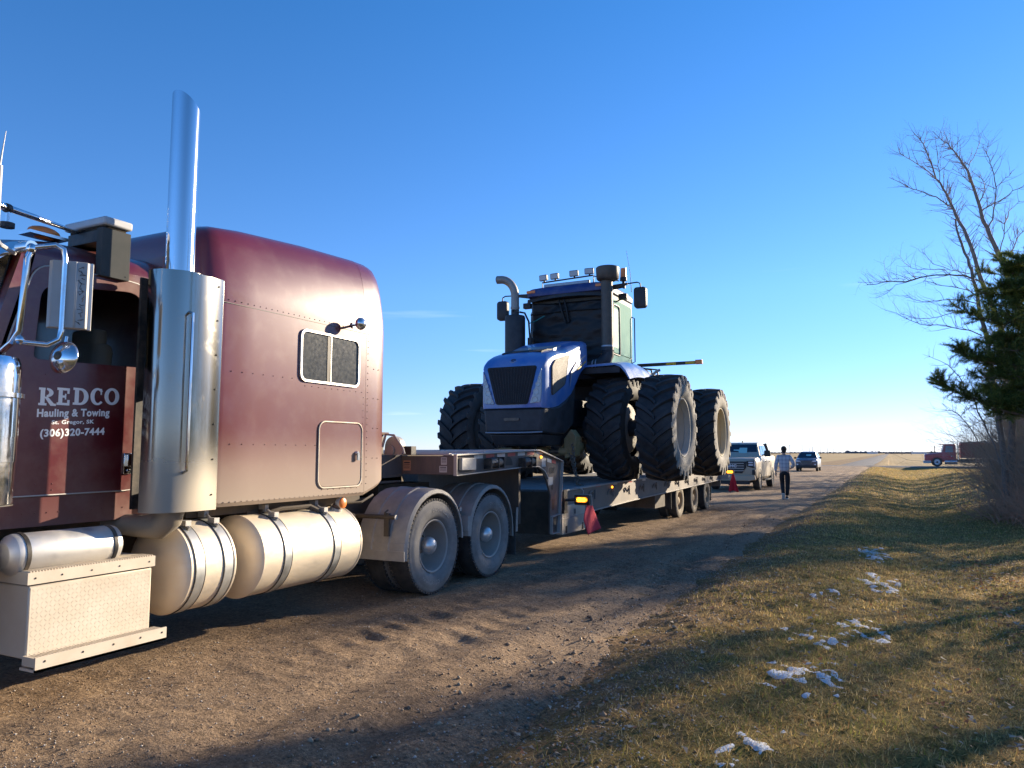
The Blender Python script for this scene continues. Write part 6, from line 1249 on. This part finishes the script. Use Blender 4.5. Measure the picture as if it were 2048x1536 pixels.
# ------------------------------------------------------------------ pickup, small SUV, grain truck, poles, far wood
M['tan_paint'] = mat('dusty_white_paint', (.40, .36, .29), .35, dust=((.44, .35, .24), .45, 2.5), dz=(.3, 1.3, .35), coat=.5)
M['navy_paint'] = mat('navy_paint', (.012, .025, .07), .28, coat=.7, dust=((.35, .29, .22), .08, 3), dz=(.2, .9, .35))
M['car_glass'] = mat('car_glass', (.012, .02, .035), .06, coat=.2, spec=.6)
M['side_glass'] = mat('side_glass', (.22, .34, .40), .1, coat=.2)
M['car_black'] = mat('car_black_trim', (.014, .014, .015), .5)
M['lamp_bright'] = mat('car_lamp', (.6, .64, .7), .12, coat=.3)
M['painted_reflection'] = mat('reflected_light_panel', (.38, .62, .56), .3)  # pale windscreen reflection, painted as a flat patch on the glass
def wheel_simple(parent, loc, r, w, rim, tag_=None, spokes=6, side=1):
    wt = sub('wheel', parent, loc); t = MB(); hw = w/2
    t.lathe([(-hw*.8, r*.62), (-hw, r*.75), (-hw*.95, r*.93), (-hw*.7, r), (hw*.7, r), (hw*.95, r*.93), (hw, r*.75), (hw*.8, r*.62)], loc, 'x', 36); t.build('tyre', ['rubber'], wt)
    q = MB(); x = hw*side; q.lathe([(x*.82, r*.64), (x*.86, r*.61), (x*.55, r*.56), (x*.5, .02), (x*.5, .001)], loc, 'x', 36)
    for k in range(spokes):
        a = 2*math.pi*k/spokes; u = Vector((0, math.cos(a), math.sin(a))); v = Vector((0, -math.sin(a), math.cos(a))); q.obox(Vector(loc)+Vector((x*.66, 0, 0))+u*r*.34, (abs(hw)*.10, 0, 0), u*r*.26, v*r*.07)
    q.lathe([(x*.6, r*.14), (x*.78, r*.12), (x*.8, .001)], loc, 'x', 16); q.build('rim', [rim], wt); return wt
def body_loft(secs, n=None):
    """secs: (y, [(x, z) half profile bottom -> top])  mirrored across x=0"""
    return [[(x, y, z) for x, z in h]+[(-x, y, z) for x, z in h[::-1]] for y, h in secs]
# --- pickup (front towards the camera)
px, py = -5.90, 31.75
pk = thing('pickup_truck', 'dusty pale pickup truck facing the viewer behind the trailer', 'pickup', (px, py, 0))
T = Matrix.Translation((px, py, 0))
def PB(mb, name, mats, par, **k): mb.xf(T); return mb.build(name, mats, par, **k)
b = MB()
W = .99
def sec(y, zb, zt, w=W, wt=None): wt = wt or w*.93; return (y, [(w*.9, zb), (w, zb+.12), (w, zt-.22), (w*.985, zt-.08), (wt, zt)])
b.loft(body_loft([sec(.02, .62, 1.20, .93), sec(.08, .5, 1.28, .965), sec(.25, .42, 1.335), sec(.9, .42, 1.37), sec(1.55, .42, 1.39), sec(1.75, .42, 1.40), sec(3.9, .42, 1.40), sec(4.05, .44, 1.42), sec(5.7, .5, 1.43, .98), sec(5.85, .55, 1.40, .95)]))
bo = PB(b, 'body', ['tan_paint'], pk, bevel=.02)
b = MB(); cabs = [(1.55, 1.38, .90, 1.40), (2.25, 1.93, .70, 1.95), (2.6, 2.0, .70, 2.02), (3.3, 1.985, .70, 2.0), (3.85, 1.92, .71, 1.94), (3.98, 1.40, .86, 1.42)]
b.loft([[(.93, y, 1.38), (.92-.16*max(0, (zs-1.45)/.5)*.5, y, 1.38+(zs-1.38)*.5), (wt+.06, y, zs-.06), (wt, y, zt), (-wt, y, zt), (-wt-.06, y, zs-.06), (-.92+.16*max(0, (zs-1.45)/.5)*.5, y, 1.38+(zs-1.38)*.5), (-.93, y, 1.38)] for y, zs, wt, zt in cabs]); PB(b, 'cab', ['tan_paint'], pk, bevel=.03)
g_ = MB(); g_.loft([[(-.80, 1.66, 1.43), (.80, 1.66, 1.43), (.68, 2.21, 1.90), (-.68, 2.21, 1.90)], [(-.80, 1.63, 1.45), (.80, 1.63, 1.45), (.68, 2.18, 1.925), (-.68, 2.18, 1.925)]]); wgo = PB(g_, 'windshield', ['car_glass'], pk)
g_ = MB(); g_.loft([[(x*.9+.1, 1.63+(z-1.45)*1.16-.008-d, z) for x, z in ((-.38, 1.70), (-.12, 1.70), (-.10, 1.78), (.25, 1.78), (.27, 1.56), (.2, 1.54), (-.1, 1.56), (-.14, 1.64), (-.38, 1.66))] for d in (0, .006)]); PB(g_, 'light_patch', ['painted_reflection'], wgo)
for s_ in (1, -1):
    for (y0, y1, y2, y3) in ((1.72, 2.28, 2.68, 2.68), (2.76, 2.78, 3.66, 3.8)):
        g_ = MB(); g_.loft([[(s_*(x+d), y, z) for (x, y, z) in ((.905, y0 if y0 < 2 else y0, 1.44), (.775, y1, 1.88), (.775, y2 if y0 < 2 else y2, 1.88), (.905, y3, 1.44))] for d in (-.02, .018)]); PB(g_, 'side_window', ['side_glass'], pk)
    m_ = MB(); m_.loft([[(p[0], y, p[1]) for p in rrect(s_*1.19, 1.53, .26, .27, .05, 3)] for y in (1.72, 1.86)]); m_.cyl((s_*.95, 1.8, 1.45), (s_*1.1, 1.8, 1.48), .035, None, 6); PB(m_, 'mirror', ['car_black'], pk, bevel=.02)
    hl = MB(); hl.loft([[(s_*x, y, z) for (x, z) in ((.60, 1.22), (.94, 1.24), (.95, .98), (.86, .93), (.62, 1.0))] for y in (.0, .07)]); ho = PB(hl, 'headlight', ['car_black'], pk, bevel=.01)
    hl = MB(); 
    for z in (1.16, 1.06): hl.box(min(s_*.68, s_*.86), max(s_*.68, s_*.86), -.012, .0, z-.03, z+.03)
    hl.box(min(s_*.90, s_*.935), max(s_*.90, s_*.935), -.012, .0, .98, 1.21); PB(hl, 'lens', ['lamp_bright'], ho)
    fg = MB(); fg.box(min(s_*.82, s_*.95), max(s_*.82, s_*.95), -.03, .06, .66, .86); PB(fg, 'fog_lamp', ['car_black'], pk, bevel=.02)
    for y, z in ((.95, .40), (4.62, .40)):
        ar = MB(); ar.lathe([(W+.006, .52), (W+.012, .50), (W+.004, .44), (W-.2, .44), (W-.2, .52)], (0, 0, 0), 'x', 28, 0, 0, math.pi); 
        if s_ < 0: ar.xf(Matrix.Rotation(math.pi, 4, 'Z'))
        ar.xf(Matrix.Translation((0, y, z))); PB(ar, 'wheel_arch', ['car_black'], pk)
        wheel_simple(pk, (px+s_*.87, py+y, .41), .41, .28, 'dustyalu', None, 6, s_)
    hd_ = MB(); 
    for y in (2.55, 3.62): hd_.box(min(s_*W, s_*(W+.03)), max(s_*W, s_*(W+.03)), y, y+.2, 1.16, 1.20)
    PB(hd_, 'door_handle', ['tan_paint'], pk, bevel=.006)
    sm_ = MB()
    for y in (1.68, 2.72, 3.95): sm_.box(min(s_*W, s_*(W+.004)), max(s_*W, s_*(W+.004)), y, y+.012, .5, 1.38)
    sm_.box(min(s_*W, s_*(W+.10)), max(s_*W, s_*(W+.10)), 1.6, 4.0, .38, .44); PB(sm_, 'running_board', ['car_black'], pk)
gr_ = MB(); gr_.loft([[(x, y, z) for (x, z) in ((-.60, 1.20), (.60, 1.20), (.58, .95), (.42, .72), (-.42, .72), (-.58, .95))] for y in (-.02, .06)]); gro_ = PB(gr_, 'grille', ['car_black'], pk, bevel=.02)
gr_ = MB()
for z in (.82, .92, 1.02, 1.12): gr_.box(-.5, .5, -.03, -.02, z-.014, z+.014)
PB(gr_, 'grille_bar', ['galv'], gro_)
vs, fs = text_geo('GMC', .16, .006, 1.05); gm_ = MB(); xs_ = [v[0] for v in vs]; cx_ = (min(xs_)+max(xs_))/2; gm_.add([((v[0]-cx_)*1.15, -.036-v[2], 1.02+v[1]-.055) for v in vs], fs); PB(gm_, 'badge_lettering', ['lamp_bright'], gro_)
bp_ = MB(); bp_.loft([[(x, y, z) for (x, z) in ((-.93, .64), (.93, .64), (.95, .45), (.7, .40), (-.7, .40), (-.95, .45))] for y in (-.06, .12)]); PB(bp_, 'bumper', ['tan_paint'], pk, bevel=.03)
bp_ = MB(); bp_.box(-.7, .7, -.02, .2, .26, .42); bp_.box(-.8, .8, .4, 5.6, .32, .5); bp_.cyl((-.85, .95, .41), (.85, .95, .41), .06, None, 8); bp_.cyl((-.85, 4.62, .41), (.85, 4.62, .41), .06, None, 8); PB(bp_, 'underbody', ['car_black'], pk)
an = MB(); an.box(-.02, .02, 2.7, 2.85, 2.02, 2.09); PB(an, 'roof_antenna', ['car_black'], pk)
cg = MB(); cg.obox((px+.55, py+4.75, 1.74), (.24, .03, .07), (-.03, .2, 0), (-.05, 0, .20)); cg.obox((px+.55, py+4.75, 1.5), (.12, 0, 0), (0, .1, 0), (0, 0, .12)); tag(cg.build('cargo_box', ['car_black'], None, bevel=.03), 'black tilted box standing up out of the pickup bed', 'box')
# --- small SUV
sx_, sy_ = -6.40, 67.9
sv = thing('small_suv', 'dark blue compact SUV parked on the road beyond the pickup', 'car', (sx_, sy_, 0)); T = Matrix.Translation((sx_, sy_, 0))
b = MB()
def s2(y, zb, zs, zt, w, wt): return (y, [(w*.88, zb), (w, zb+.1), (w, zs), (w*.97, zs+.06), (wt, zt)])
b.loft(body_loft([s2(.0, .42, .80, .92, .78, .70), s2(.08, .3, .86, .98, .86, .76), s2(.3, .26, .92, 1.04, .89, .78), s2(1.0, .25, .98, 1.10, .90, .8), s2(1.2, .25, 1.0, 1.14, .90, .78), s2(1.85, .25, 1.06, 1.62, .90, .60), s2(2.3, .25, 1.06, 1.685, .90, .61), s2(3.4, .25, 1.06, 1.67, .90, .60), s2(3.85, .3, 1.05, 1.50, .88, .58), s2(4.05, .4, .95, 1.05, .84, .6)])); PB(b, 'body', ['navy_paint'], sv, bevel=.02)
g_ = MB(); g_.loft([[(x, y-d, z+d*.6) for (x, y, z) in ((-.75, 1.22, 1.14), (.75, 1.22, 1.14), (.60, 1.80, 1.58), (-.60, 1.80, 1.58))] for d in (-.01, .02)]); wgo = PB(g_, 'windshield', ['car_glass'], sv)
g_ = MB(); g_.loft([[(x, 1.5-d+(z-1.36)*1.3-.03, z) for (x, z) in ((-.12, 1.42), (.3, 1.44), (.28, 1.30), (-.1, 1.30))] for d in (0, .006)]); PB(g_, 'light_patch', ['painted_reflection'], wgo)
for s_ in (1, -1):
    g_ = MB(); g_.loft([[(s_*(x+d), y, z) for (x, y, z) in ((.885, 1.35, 1.10), (.665, 1.9, 1.58), (.655, 3.35, 1.56), (.87, 3.6, 1.10))] for d in (-.03, .012)]); PB(g_, 'side_window', ['side_glass'], sv)
    m_ = MB(); m_.loft([[(p[0], y, p[1]) for p in rrect(s_*1.02, 1.13, .2, .15, .04, 3)] for y in (1.42, 1.52)]); PB(m_, 'mirror', ['car_black'], sv, bevel=.02)
    hl = MB(); hl.loft([[(s_*x, y, z) for (x, z) in ((.45, .88), (.82, .96), (.80, .80), (.5, .80))] for y in (-.005, .3)]); PB(hl, 'headlight', ['lamp_bright'], sv, bevel=.01)
    fg = MB(); fg.loft([[(s_*x, y, z) for (x, z) in ((.62, .62), (.80, .64), (.76, .52), (.64, .54))] for y in (-.03, .1)]); PB(fg, 'fog_lamp', ['lamp_bright'], sv, bevel=.01)
    for y in (.80, 3.3): wheel_simple(sv, (sx_+s_*.79, sy_+y, .33), .33, .21, 'dustyalu', None, 5, s_)
    rr_ = MB(); rr_.tube([(s_*.55, 1.95, 1.66), (s_*.55, 2.1, 1.73), (s_*.55, 3.2, 1.72), (s_*.55, 3.4, 1.66)], .018, 6); PB(rr_, 'roof_rail', ['car_black'], sv)
gr_ = MB(); gr_.prism(rpoly([(-.42, .86), (.42, .86), (.48, .76), (.34, .64), (-.34, .64), (-.48, .76)], .04), 'y', -.02, .05); gro_ = PB(gr_, 'grille', ['car_black'], sv)
gr_ = MB(); q = [(p[0], -.025, p[1]) for p in rpoly([(-.42, .86), (.42, .86), (.48, .76), (.34, .64), (-.34, .64), (-.48, .76)], .04)]; gr_.tube(q+[q[0]], .014, 6); gr_.box(-.44, .44, -.03, -.02, .74, .76); PB(gr_, 'grille_bar', ['galv'], gro_)
bp_ = MB(); bp_.box(-.78, .78, -.03, .1, .28, .50); PB(bp_, 'bumper', ['car_black'], sv, bevel=.03)
# --- red grain truck on the side road, facing left
gx_, gy_ = 3.55, 98.9
gt = thing('grain_truck', 'dark red grain truck with box and ladder parked on the side road', 'truck', (gx_, gy_, 0)); T = Matrix.Translation((gx_, gy_, .016)) @ Matrix.Rotation(R(-90), 4, 'Z') @ Matrix.Scale(-1, 4, (1, 0, 0)) if False else None
M['grain_red'] = mat('grain_truck_red', (.45, .02, .045), .35, coat=.5, dust=((.35, .26, .2), .08, 2))
M['box_red'] = mat('grain_box_red', (.36, .035, .03), .6, dust=((.3, .2, .14), .18, 1.5))
def GX(mb, name, mats, par, **k): mb.xf(Matrix.Translation((gx_, gy_, .016))); return mb.build(name, mats, par, **k)
b = MB(); hw = 1.05
b.loft([[(x, -w, zb), (x, -w, zs), (x, -w*.7, zt), (x, w*.7, zt), (x, w, zs), (x, w, zb)] for x, w, zb, zs, zt in ((0, .85, .62, 1.2, 1.35), (.08, .95, .6, 1.28, 1.42), (1.1, 1.0, .6, 1.42, 1.55), (1.75, 1.05, .6, 1.5, 1.62))]); GX(b, 'hood', ['grain_red'], gt, bevel=.04)
b = MB(); b.loft([[(x, -w, .62), (x, -w, 1.5), (x, -w*.92, zt-.1), (x, -w*.8, zt), (x, w*.8, zt), (x, w*.92, zt-.1), (x, w, 1.5), (x, w, .62)] for x, w, zt in ((1.72, 1.05, 1.66), (1.95, 1.05, 2.50), (2.1, 1.06, 2.56), (3.05, 1.06, 2.56), (3.12, 1.0, 2.5))]); b.box(1.55, 2.0, -.95, .95, 2.48, 2.55); cbo_ = GX(b, 'cab', ['grain_red'], gt, bevel=.03)
b = MB(); b.prism(rpoly([(2.05, 1.62), (2.82, 1.62), (2.82, 2.34), (2.14, 2.34)], .06), 'y', -1.085, -1.04); GX(b, 'side_window', ['side_glass'], cbo_)
b = MB(); b.box(2.62, 2.72, -1.08, -1.06, 1.12, 1.2); GX(b, 'door_handle', ['lamp_bright'], cbo_)
b = MB(); b.box(-.12, .62, -1.1, 1.1, .36, .66); GX(b, 'bumper', ['white_plastic'], gt, bevel=.04)
b = MB(); b.box(-.02, .02, -.9, -.7, .72, .84); GX(b, 'turn_lamp', ['amber'], gt)
b = MB(); b.lathe([(.0, .68), (.05, .68), (.05, .56), (.0, .56)], (0, 0, 0), 'y', 24, 0, 0, math.pi); b.xf(Matrix.Translation((1.22, -1.08, .5))); GX(b, 'fender', ['grain_red'], gt)
def gwheel(x, y, s_):
    w = sub('wheel', gt, (gx_+x, gy_+y, .53)); t = MB(); r = .52
    t.lathe([(-.12, r*.6), (-.14, r*.8), (-.1, r), (.1, r), (.14, r*.8), (.12, r*.6)], (gx_+x, gy_+y, .53), 'y', 32); t.build('tyre', ['rubber'], w)
    q = MB(); q.lathe([(s_*.11, r*.61), (s_*.12, r*.56), (s_*.05, r*.5), (s_*.05, r*.3), (s_*.1, r*.26), (s_*.1, .001)], (gx_+x, gy_+y, .53), 'y', 28); q.build('rim', ['lamp_bright'], w)
    h_ = MB(); h_.lathe([(s_*.1, .1), (s_*.15, .08), (s_*.15, .001)], (gx_+x, gy_+y, .53), 'y', 14); h_.build('hub', ['car_black'], w)
for s_ in (-1, 1):
    for x in (1.22, 7.2, 8.5): gwheel(x, s_*.98, s_)
b = MB(); b.cyl((1.95, -1.0, .50), (3.2, -1.0, .50), .27, None, 20); GX(b, 'fuel_tank', ['chrome'], gt); b = MB(); b.cyl((3.32, -.95, .75), (3.32, -.95, 2.3), .1, None, 12); b.cyl((3.32, -.95, 2.3), (3.32, -.95, 2.9), .06, None, 10); GX(b, 'exhaust_stack', ['chrome'], gt)
b = MB(); b.box(1, 10.2, -.45, .45, .55, .85); b.cyl((1.22, -.9, .52), (1.22, .9, .52), .07, None, 8); b.cyl((7.2, -.9, .52), (7.2, .9, .52), .09, None, 8); b.cyl((8.5, -.9, .52), (8.5, .9, .52), .09, None, 8); b.box(3.5, 5.6, -1.0, -.5, .42, .85); GX(b, 'chassis', ['chassis'], gt)
b = MB(); b.box(3.6, 10.4, -1.2, 1.2, 1.0, 2.68); 
for x in np.arange(3.7, 10.4, .8): b.box(x, x+.06, -1.23, -1.2, 1.0, 2.66)
bo_ = GX(b, 'grain_box', ['box_red'], gt, bevel=.02)
b = MB(); b.box(3.55, 10.45, -1.24, -1.2, 2.66, 2.74); b.box(3.55, 10.45, -1.235, -1.2, .96, 1.02); b.tube([(3.6, -1.1, 2.70), (7, -1.0, 2.86), (10.4, -1.1, 2.70)], .06, 6); b.cyl((3.7, -.9, 2.7), (3.7, -.9, 3.0), .03, None, 6); GX(b, 'top_rail', ['wheel_dust'], bo_)
b = MB()
for x in (5.0, 5.55): b.tube([(x, -1.28, .25), (x, -1.28, 2.25)], .035, 6)
for z in (.4, .85, 1.3, 1.75, 2.2): b.cyl((5.0, -1.28, z), (5.55, -1.28, z), .028, None, 6)
b.box(5.0, 5.04, -1.28, -1.2, 1.9, 1.95); b.box(5.5, 5.54, -1.28, -1.2, 1.1, 1.15); GX(b, 'ladder', ['wheel_dust'], gt)
# --- utility poles down the far side of the fields
M['pole'] = mat('grey_pole_wood', (.16, .145, .135), .9)
def pole(x, y, h, label, k=0, arm=True):
    m_ = MB(); z0 = -.35; s_ = .15+.00018*y; m_.tube([(x, y, z0-.2), (x, y, z0+h)], [s_, s_*.75], 8, 0, True)
    if arm: m_.box(x-1.1, x+1.1, y-.06, y+.06, z0+h-.75, z0+h-.6)
    return tag(m_.build('utility_pole', ['pole'], None, loc=(x, y, z0)), label, 'pole', 'utility poles along the far field edge')
for k, (u, vt) in enumerate(((1577.7, 890), (1602, 890.5), (1616.7, 896), (1622.6, 893), (1638, 894), (1652.5, 896.5), (1664, 898), (1675, 899.5), (1685, 898.7), (1691, 899.6))):
    d_ = (1780-u)/1480; a_ = math.atan((u-1024)/1480)-R(26.958); X_ = -90 if k != 2 else -150; Y_ = X_/math.tan(a_); D_ = math.hypot(X_, Y_)*math.cos(math.atan((u-1024)/1480)); h_ = (906-vt)/1480*D_+1.9
    LB = ('nearest and tallest-looking utility pole, just left of the walking person', 'utility pole rising left of the dark SUV roof', 'shortest utility pole above the dark SUV roof', 'utility pole above the middle of the dark SUV roof', 'utility pole just right of the dark SUV', 'second utility pole right of the dark SUV', 'third utility pole right of the dark SUV', 'fourth utility pole right of the dark SUV', 'fifth utility pole right of the dark SUV, next to the last', 'last and farthest utility pole in the row right of the SUV')
    pole(X_, Y_, h_, LB[k], k)
for (u, vt, Y_, lab) in ((1869, 892, 420, 'lone utility pole rising behind the hood of the red grain truck'), (1822, 900, 900, 'tiny utility pole left of the red grain truck'), (1803.5, 899, 900, 'utility pole right of the faint mast on the skyline')):
    q = ray_pt(u, vt, Y_); pole(q.x, Y_, q.z+.35, lab, 0, False)
q = ray_pt(1791, 901, 1400); m_ = MB()
for dx in (-2, 2): m_.tube([(q.x+dx*1.5, 1400, -.5), (q.x+dx*.4, 1400, 6.5)], .28, 4)
for z in (1.2, 3, 4.8): m_.tube([(q.x-2.4+.3*z, 1400, z), (q.x+2.4-.3*z, 1400, z)], .22, 4)
tag(m_.build('lattice_mast', ['pole'], None, loc=(q.x, 1400, -.5)), 'faint lattice mast on the skyline right of the road end', 'mast')
M['farwood'] = mat('far_wood', (.10, .11, .13), 1.0, var=.3, vs=.03)
fw = MB(); rr = random.Random(77)
for seg, (u0, u1, Y_, hh) in enumerate(((840, 960, 2200, 8), (1430, 1560, 2600, 7), (1690, 1760, 3000, 12), (1700, 2048, 4200, 12), (1560, 1700, 4000, 9), (1770, 1830, 2000, 5))):
    n_ = int((u1-u0)*1.2); pts = []
    for i in range(n_+1):
        q = ray_pt(u0+(u1-u0)*i/n_, 906, Y_*(1 if u1 > 1400 else .55)); pts.append((q.x, q.y, hh*(.35+.65*abs(mnoise.noise(Vector((i*.13, seg*3.3, 0))))+.25*rr.random())))
    dp = 40
    fw.loft([[(x, y, -1), (x, y, z*.8), (x, y+dp*.5, z), (x, y+dp, -1)] for x, y, z in pts], 0, True)
o = kind(fw.build('far_wood', ['farwood'], None, ang=180), 'stuff')
M['shed_white'] = mat('shed_white', (.6, .6, .6), .7)
for (u, w, h, lab) in ((1745, 22, 5, 'tiny pale farm building at the left of the road end'), (1838, 30, 4.5, 'tiny long pale farm shed on the skyline left of the red truck')):
    q = ray_pt(u, 906, 1900); m_ = MB(); m_.box(q.x-w/2, q.x+w/2, 1900, 1912, -.5, h*.7); m_.prism([(1899, h*.7), (1913, h*.7), (1906, h)], 'x', q.x-w/2, q.x+w/2); tag(m_.build('farm_shed', ['shed_white'], None, loc=(q.x, 1900, -.5)), lab, 'shed', 'farm buildings on the skyline')
# ------------------------------------------------------------------ person walking away
def skin(name, joints, edges, radii, mats, parent, root=0, sub_=2):
    me = bpy.data.meshes.new(name); me.from_pydata(joints, edges, []); o = bpy.data.objects.new(name, me); COL.objects.link(o)
    md = o.modifiers.new('skin', 'SKIN'); md.use_smooth_shade = True
    for i, r in enumerate(radii): me.skin_vertices[0].data[i].radius = r if isinstance(r, tuple) else (r, r)
    me.skin_vertices[0].data[root].use_root = True
    s = o.modifiers.new('sub', 'SUBSURF'); s.levels = sub_; s.render_levels = sub_
    dg = bpy.context.evaluated_depsgraph_get(); dg.update(); ev = bpy.data.meshes.new_from_object(o.evaluated_get(dg)); bpy.data.objects.remove(o); bpy.data.meshes.remove(me)
    ev.name = name; ev.materials.clear(); n = bpy.data.objects.new(name, ev); COL.objects.link(n); ev.materials.append(M[mats]); ev.polygons.foreach_set('use_smooth', np.ones(len(ev.polygons), dtype=bool)); n.parent = parent; return n
M['skin'] = mat('skin', (.42, .26, .19), .55); M['hair'] = mat('dark_hair', (.022, .016, .013), .75, bump=.5, bs=120); M['trousers'] = mat('black_trousers', (.010, .010, .013), .8); M['shoe'] = mat('dark_shoe', (.02, .02, .022), .6); M['sole'] = mat('white_sole', (.6, .6, .58), .6)
m = mat('plaid_shirt', (.5, .5, .52), .85); M['plaid'] = m; t = m.node_tree; b_ = t.nodes['Principled BSDF']; N = t.nodes.new; K = t.links.new
tcn = N('ShaderNodeTexCoord'); spn = N('ShaderNodeSeparateXYZ'); K(tcn.outputs['Object'], spn.inputs[0]); prev = None
for ax_, sc_ in ((0, 8.5), (2, 8.0)):
    mm = N('ShaderNodeMath'); mm.operation = 'MULTIPLY'; mm.inputs[1].default_value = sc_; K(spn.outputs[ax_], mm.inputs[0]); fr2 = N('ShaderNodeMath'); fr2.operation = 'FRACT'; K(mm.outputs[0], fr2.inputs[0])
    cm = N('ShaderNodeMath'); cm.operation = 'COMPARE'; cm.inputs[1].default_value = .5; cm.inputs[2].default_value = .17; K(fr2.outputs[0], cm.inputs[0])
    if prev is None: prev = cm.outputs[0]
    else:
        ad = N('ShaderNodeMath'); ad.operation = 'ADD'; K(prev, ad.inputs[0]); K(cm.outputs[0], ad.inputs[1]); prev = ad.outputs[0]
rmp = N('ShaderNodeValToRGB'); rmp.color_ramp.elements[0].color = (.55, .55, .57, 1); rmp.color_ramp.elements[1].color = (.30, .31, .36, 1); hv = N('ShaderNodeMath'); hv.operation = 'MULTIPLY'; hv.inputs[1].default_value = .5; K(prev, hv.inputs[0]); K(hv.outputs[0], rmp.inputs[0]); K(rmp.outputs[0], b_.inputs['Base Color'])
pe = thing('person', 'person in pale plaid shirt and black trousers walking away along the road edge', 'person', (-3.22, 26.75, .0)); pe.rotation_euler = (0, 0, R(4))
# local frame: +Y is the walking direction (away from the viewer), +X to the person's right
J = {'pel': (0, 0, .93), 'waist': (0, .01, 1.10), 'chest': (0, .02, 1.32), 'nb': (0, .02, 1.47), 'neck': (0, .03, 1.53), 'hd0': (0, .04, 1.60), 'hd1': (0, .045, 1.69), 'hd2': (0, .03, 1.745),
     'sl': (-.19, .02, 1.42), 'el': (-.27, -.04, 1.15), 'wl': (-.285, .02, .90), 'sr': (.19, .02, 1.42), 'er': (.31, -.05, 1.17), 'wr': (.20, .13, 1.02),
     'hl': (-.095, 0, .90), 'kl': (-.085, .12, .50), 'al': (-.06, -.06, .13), 'hr': (.095, 0, .90), 'kr': (.085, .04, .48), 'ar': (.055, .03, .09)}
names = list(J); ix_ = {n: i for i, n in enumerate(names)}
E_ = [('pel', 'waist'), ('waist', 'chest'), ('chest', 'nb'), ('nb', 'neck'), ('neck', 'hd0'), ('hd0', 'hd1'), ('hd1', 'hd2'), ('chest', 'sl'), ('sl', 'el'), ('el', 'wl'), ('chest', 'sr'), ('sr', 'er'), ('er', 'wr'), ('pel', 'hl'), ('hl', 'kl'), ('kl', 'al'), ('pel', 'hr'), ('hr', 'kr'), ('kr', 'ar')]
rad = {'pel': (.13, .10), 'waist': (.12, .09), 'chest': (.145, .10), 'nb': (.075, .07), 'neck': (.055, .058), 'hd0': (.07, .085), 'hd1': (.08, .10), 'hd2': (.055, .07), 'sl': .06, 'el': .042, 'wl': .028, 'sr': .06, 'er': .042, 'wr': .028, 'hl': .085, 'kl': .058, 'al': .04, 'hr': .085, 'kr': .058, 'ar': .04}
# hands: palm and five fingers grown in the same body
def hand(w, d, side, thumb):
    d = Vector(d).normalized(); sd = Vector(side).normalized(); wv = Vector(J[w]); pn = w+'_palm'; J[pn] = tuple(wv+d*.055); rad[pn] = (.036, .018); E_.append((w, pn)); pk_ = wv+d*.055
    for k, (o_, l_) in enumerate(((-.027, .062), (-.009, .072), (.009, .068), (.027, .052))):
        a, c = pn+'f%d' % k, pn+'g%d' % k; q = pk_+sd*o_+d*.04; J[a] = tuple(q); J[c] = tuple(q+d*l_*.8+Vector(thumb)*l_*.45); rad[a] = .0095; rad[c] = .0075; E_.append((pn, a)); E_.append((a, c))
    a, c = pn+'t0', pn+'t1'; J[a] = tuple(wv+d*.03+Vector(thumb)*.03); J[c] = tuple(wv+d*.075+Vector(thumb)*.055); rad[a] = .011; rad[c] = .0085; E_.append((pn, a)); E_.append((a, c))
hand('wl', (0, .12, -1), (.3, 1, .1), (.6, .6, 0)); hand('wr', (-.7, .7, -.1), (.1, .1, 1), (-.2, .2, .8))
names = list(J); ix_ = {n: i for i, n in enumerate(names)}
skin('person_body', [J[n] for n in names], [(ix_[a], ix_[c]) for a, c in E_], [rad[n] for n in names], 'skin', pe, ix_['pel'])
def piece(name, seq, rr_, m_, root=0): 
    pts = []; ed = []; rd = []; id_ = {}
    for ch in seq:
        for i, nme in enumerate(ch):
            if nme not in id_: id_[nme] = len(pts); pts.append(J2[nme] if nme in J2 else J[nme]); rd.append(rr_[nme])
            if i: ed.append((id_[ch[i-1]], id_[nme]))
    return skin(name, pts, ed, rd, m_, pe, root)
J2 = {'hem': (0, 0, .88), 'col': (0, .02, 1.505), 'cl': (-.287, .01, .93), 'cr': (.22, .10, 1.035), 'tl': (-.062, -.055, .16), 'trr': (.057, .03, .10), 'wst': (0, 0, 1.0)}
piece('shirt', [('chest', 'waist', 'hem'), ('chest', 'nb', 'col'), ('chest', 'sl', 'el', 'cl'), ('chest', 'sr', 'er', 'cr')], {'chest': (.185, .125), 'waist': (.175, .125), 'hem': (.19, .135), 'nb': (.10, .085), 'col': (.07, .068), 'sl': .085, 'el': .066, 'cl': .05, 'sr': .085, 'er': .066, 'cr': .05}, 'plaid')
piece('trousers', [('pel', 'wst'), ('pel', 'hl', 'kl', 'tl'), ('pel', 'hr', 'kr', 'trr')], {'pel': (.165, .125), 'wst': (.15, .11), 'hl': .105, 'kl': .078, 'tl': .060, 'hr': .105, 'kr': .078, 'trr': .060}, 'trousers')
hr_ = MB(); hr_.ell((0, .030, 1.685), (.094, .105, .105), 18, 12); hr_.ell((0, -.015, 1.62), (.078, .062, .075), 14, 8); ho = hr_.build('hair', ['hair'], None); ho.parent = pe
for nm, (x, y, z, tilt) in (('l', (-.06, -.04, .095, 55)), ('r', (.055, .07, .0, 0))):
    sh = MB(); sh.loft([[(p[0], p[1], zz) for p in rrect(0, .03, w, l, .04, 4)] for zz, w, l in ((.025, .095, .28), (.06, .09, .26), (.095, .075, .15))]); sh.loft([[(p[0], p[1], zz) for p in rrect(0, .03, .1, .29, .045, 4)] for zz in (0, .026)], 1)
    sh.xf(Matrix.Translation((x, y-.03, z)) @ Matrix.Rotation(R(-tilt), 4, 'X')); so_ = sh.build('shoe', ['shoe', 'sole'], None, bevel=.008); so_.parent = pe
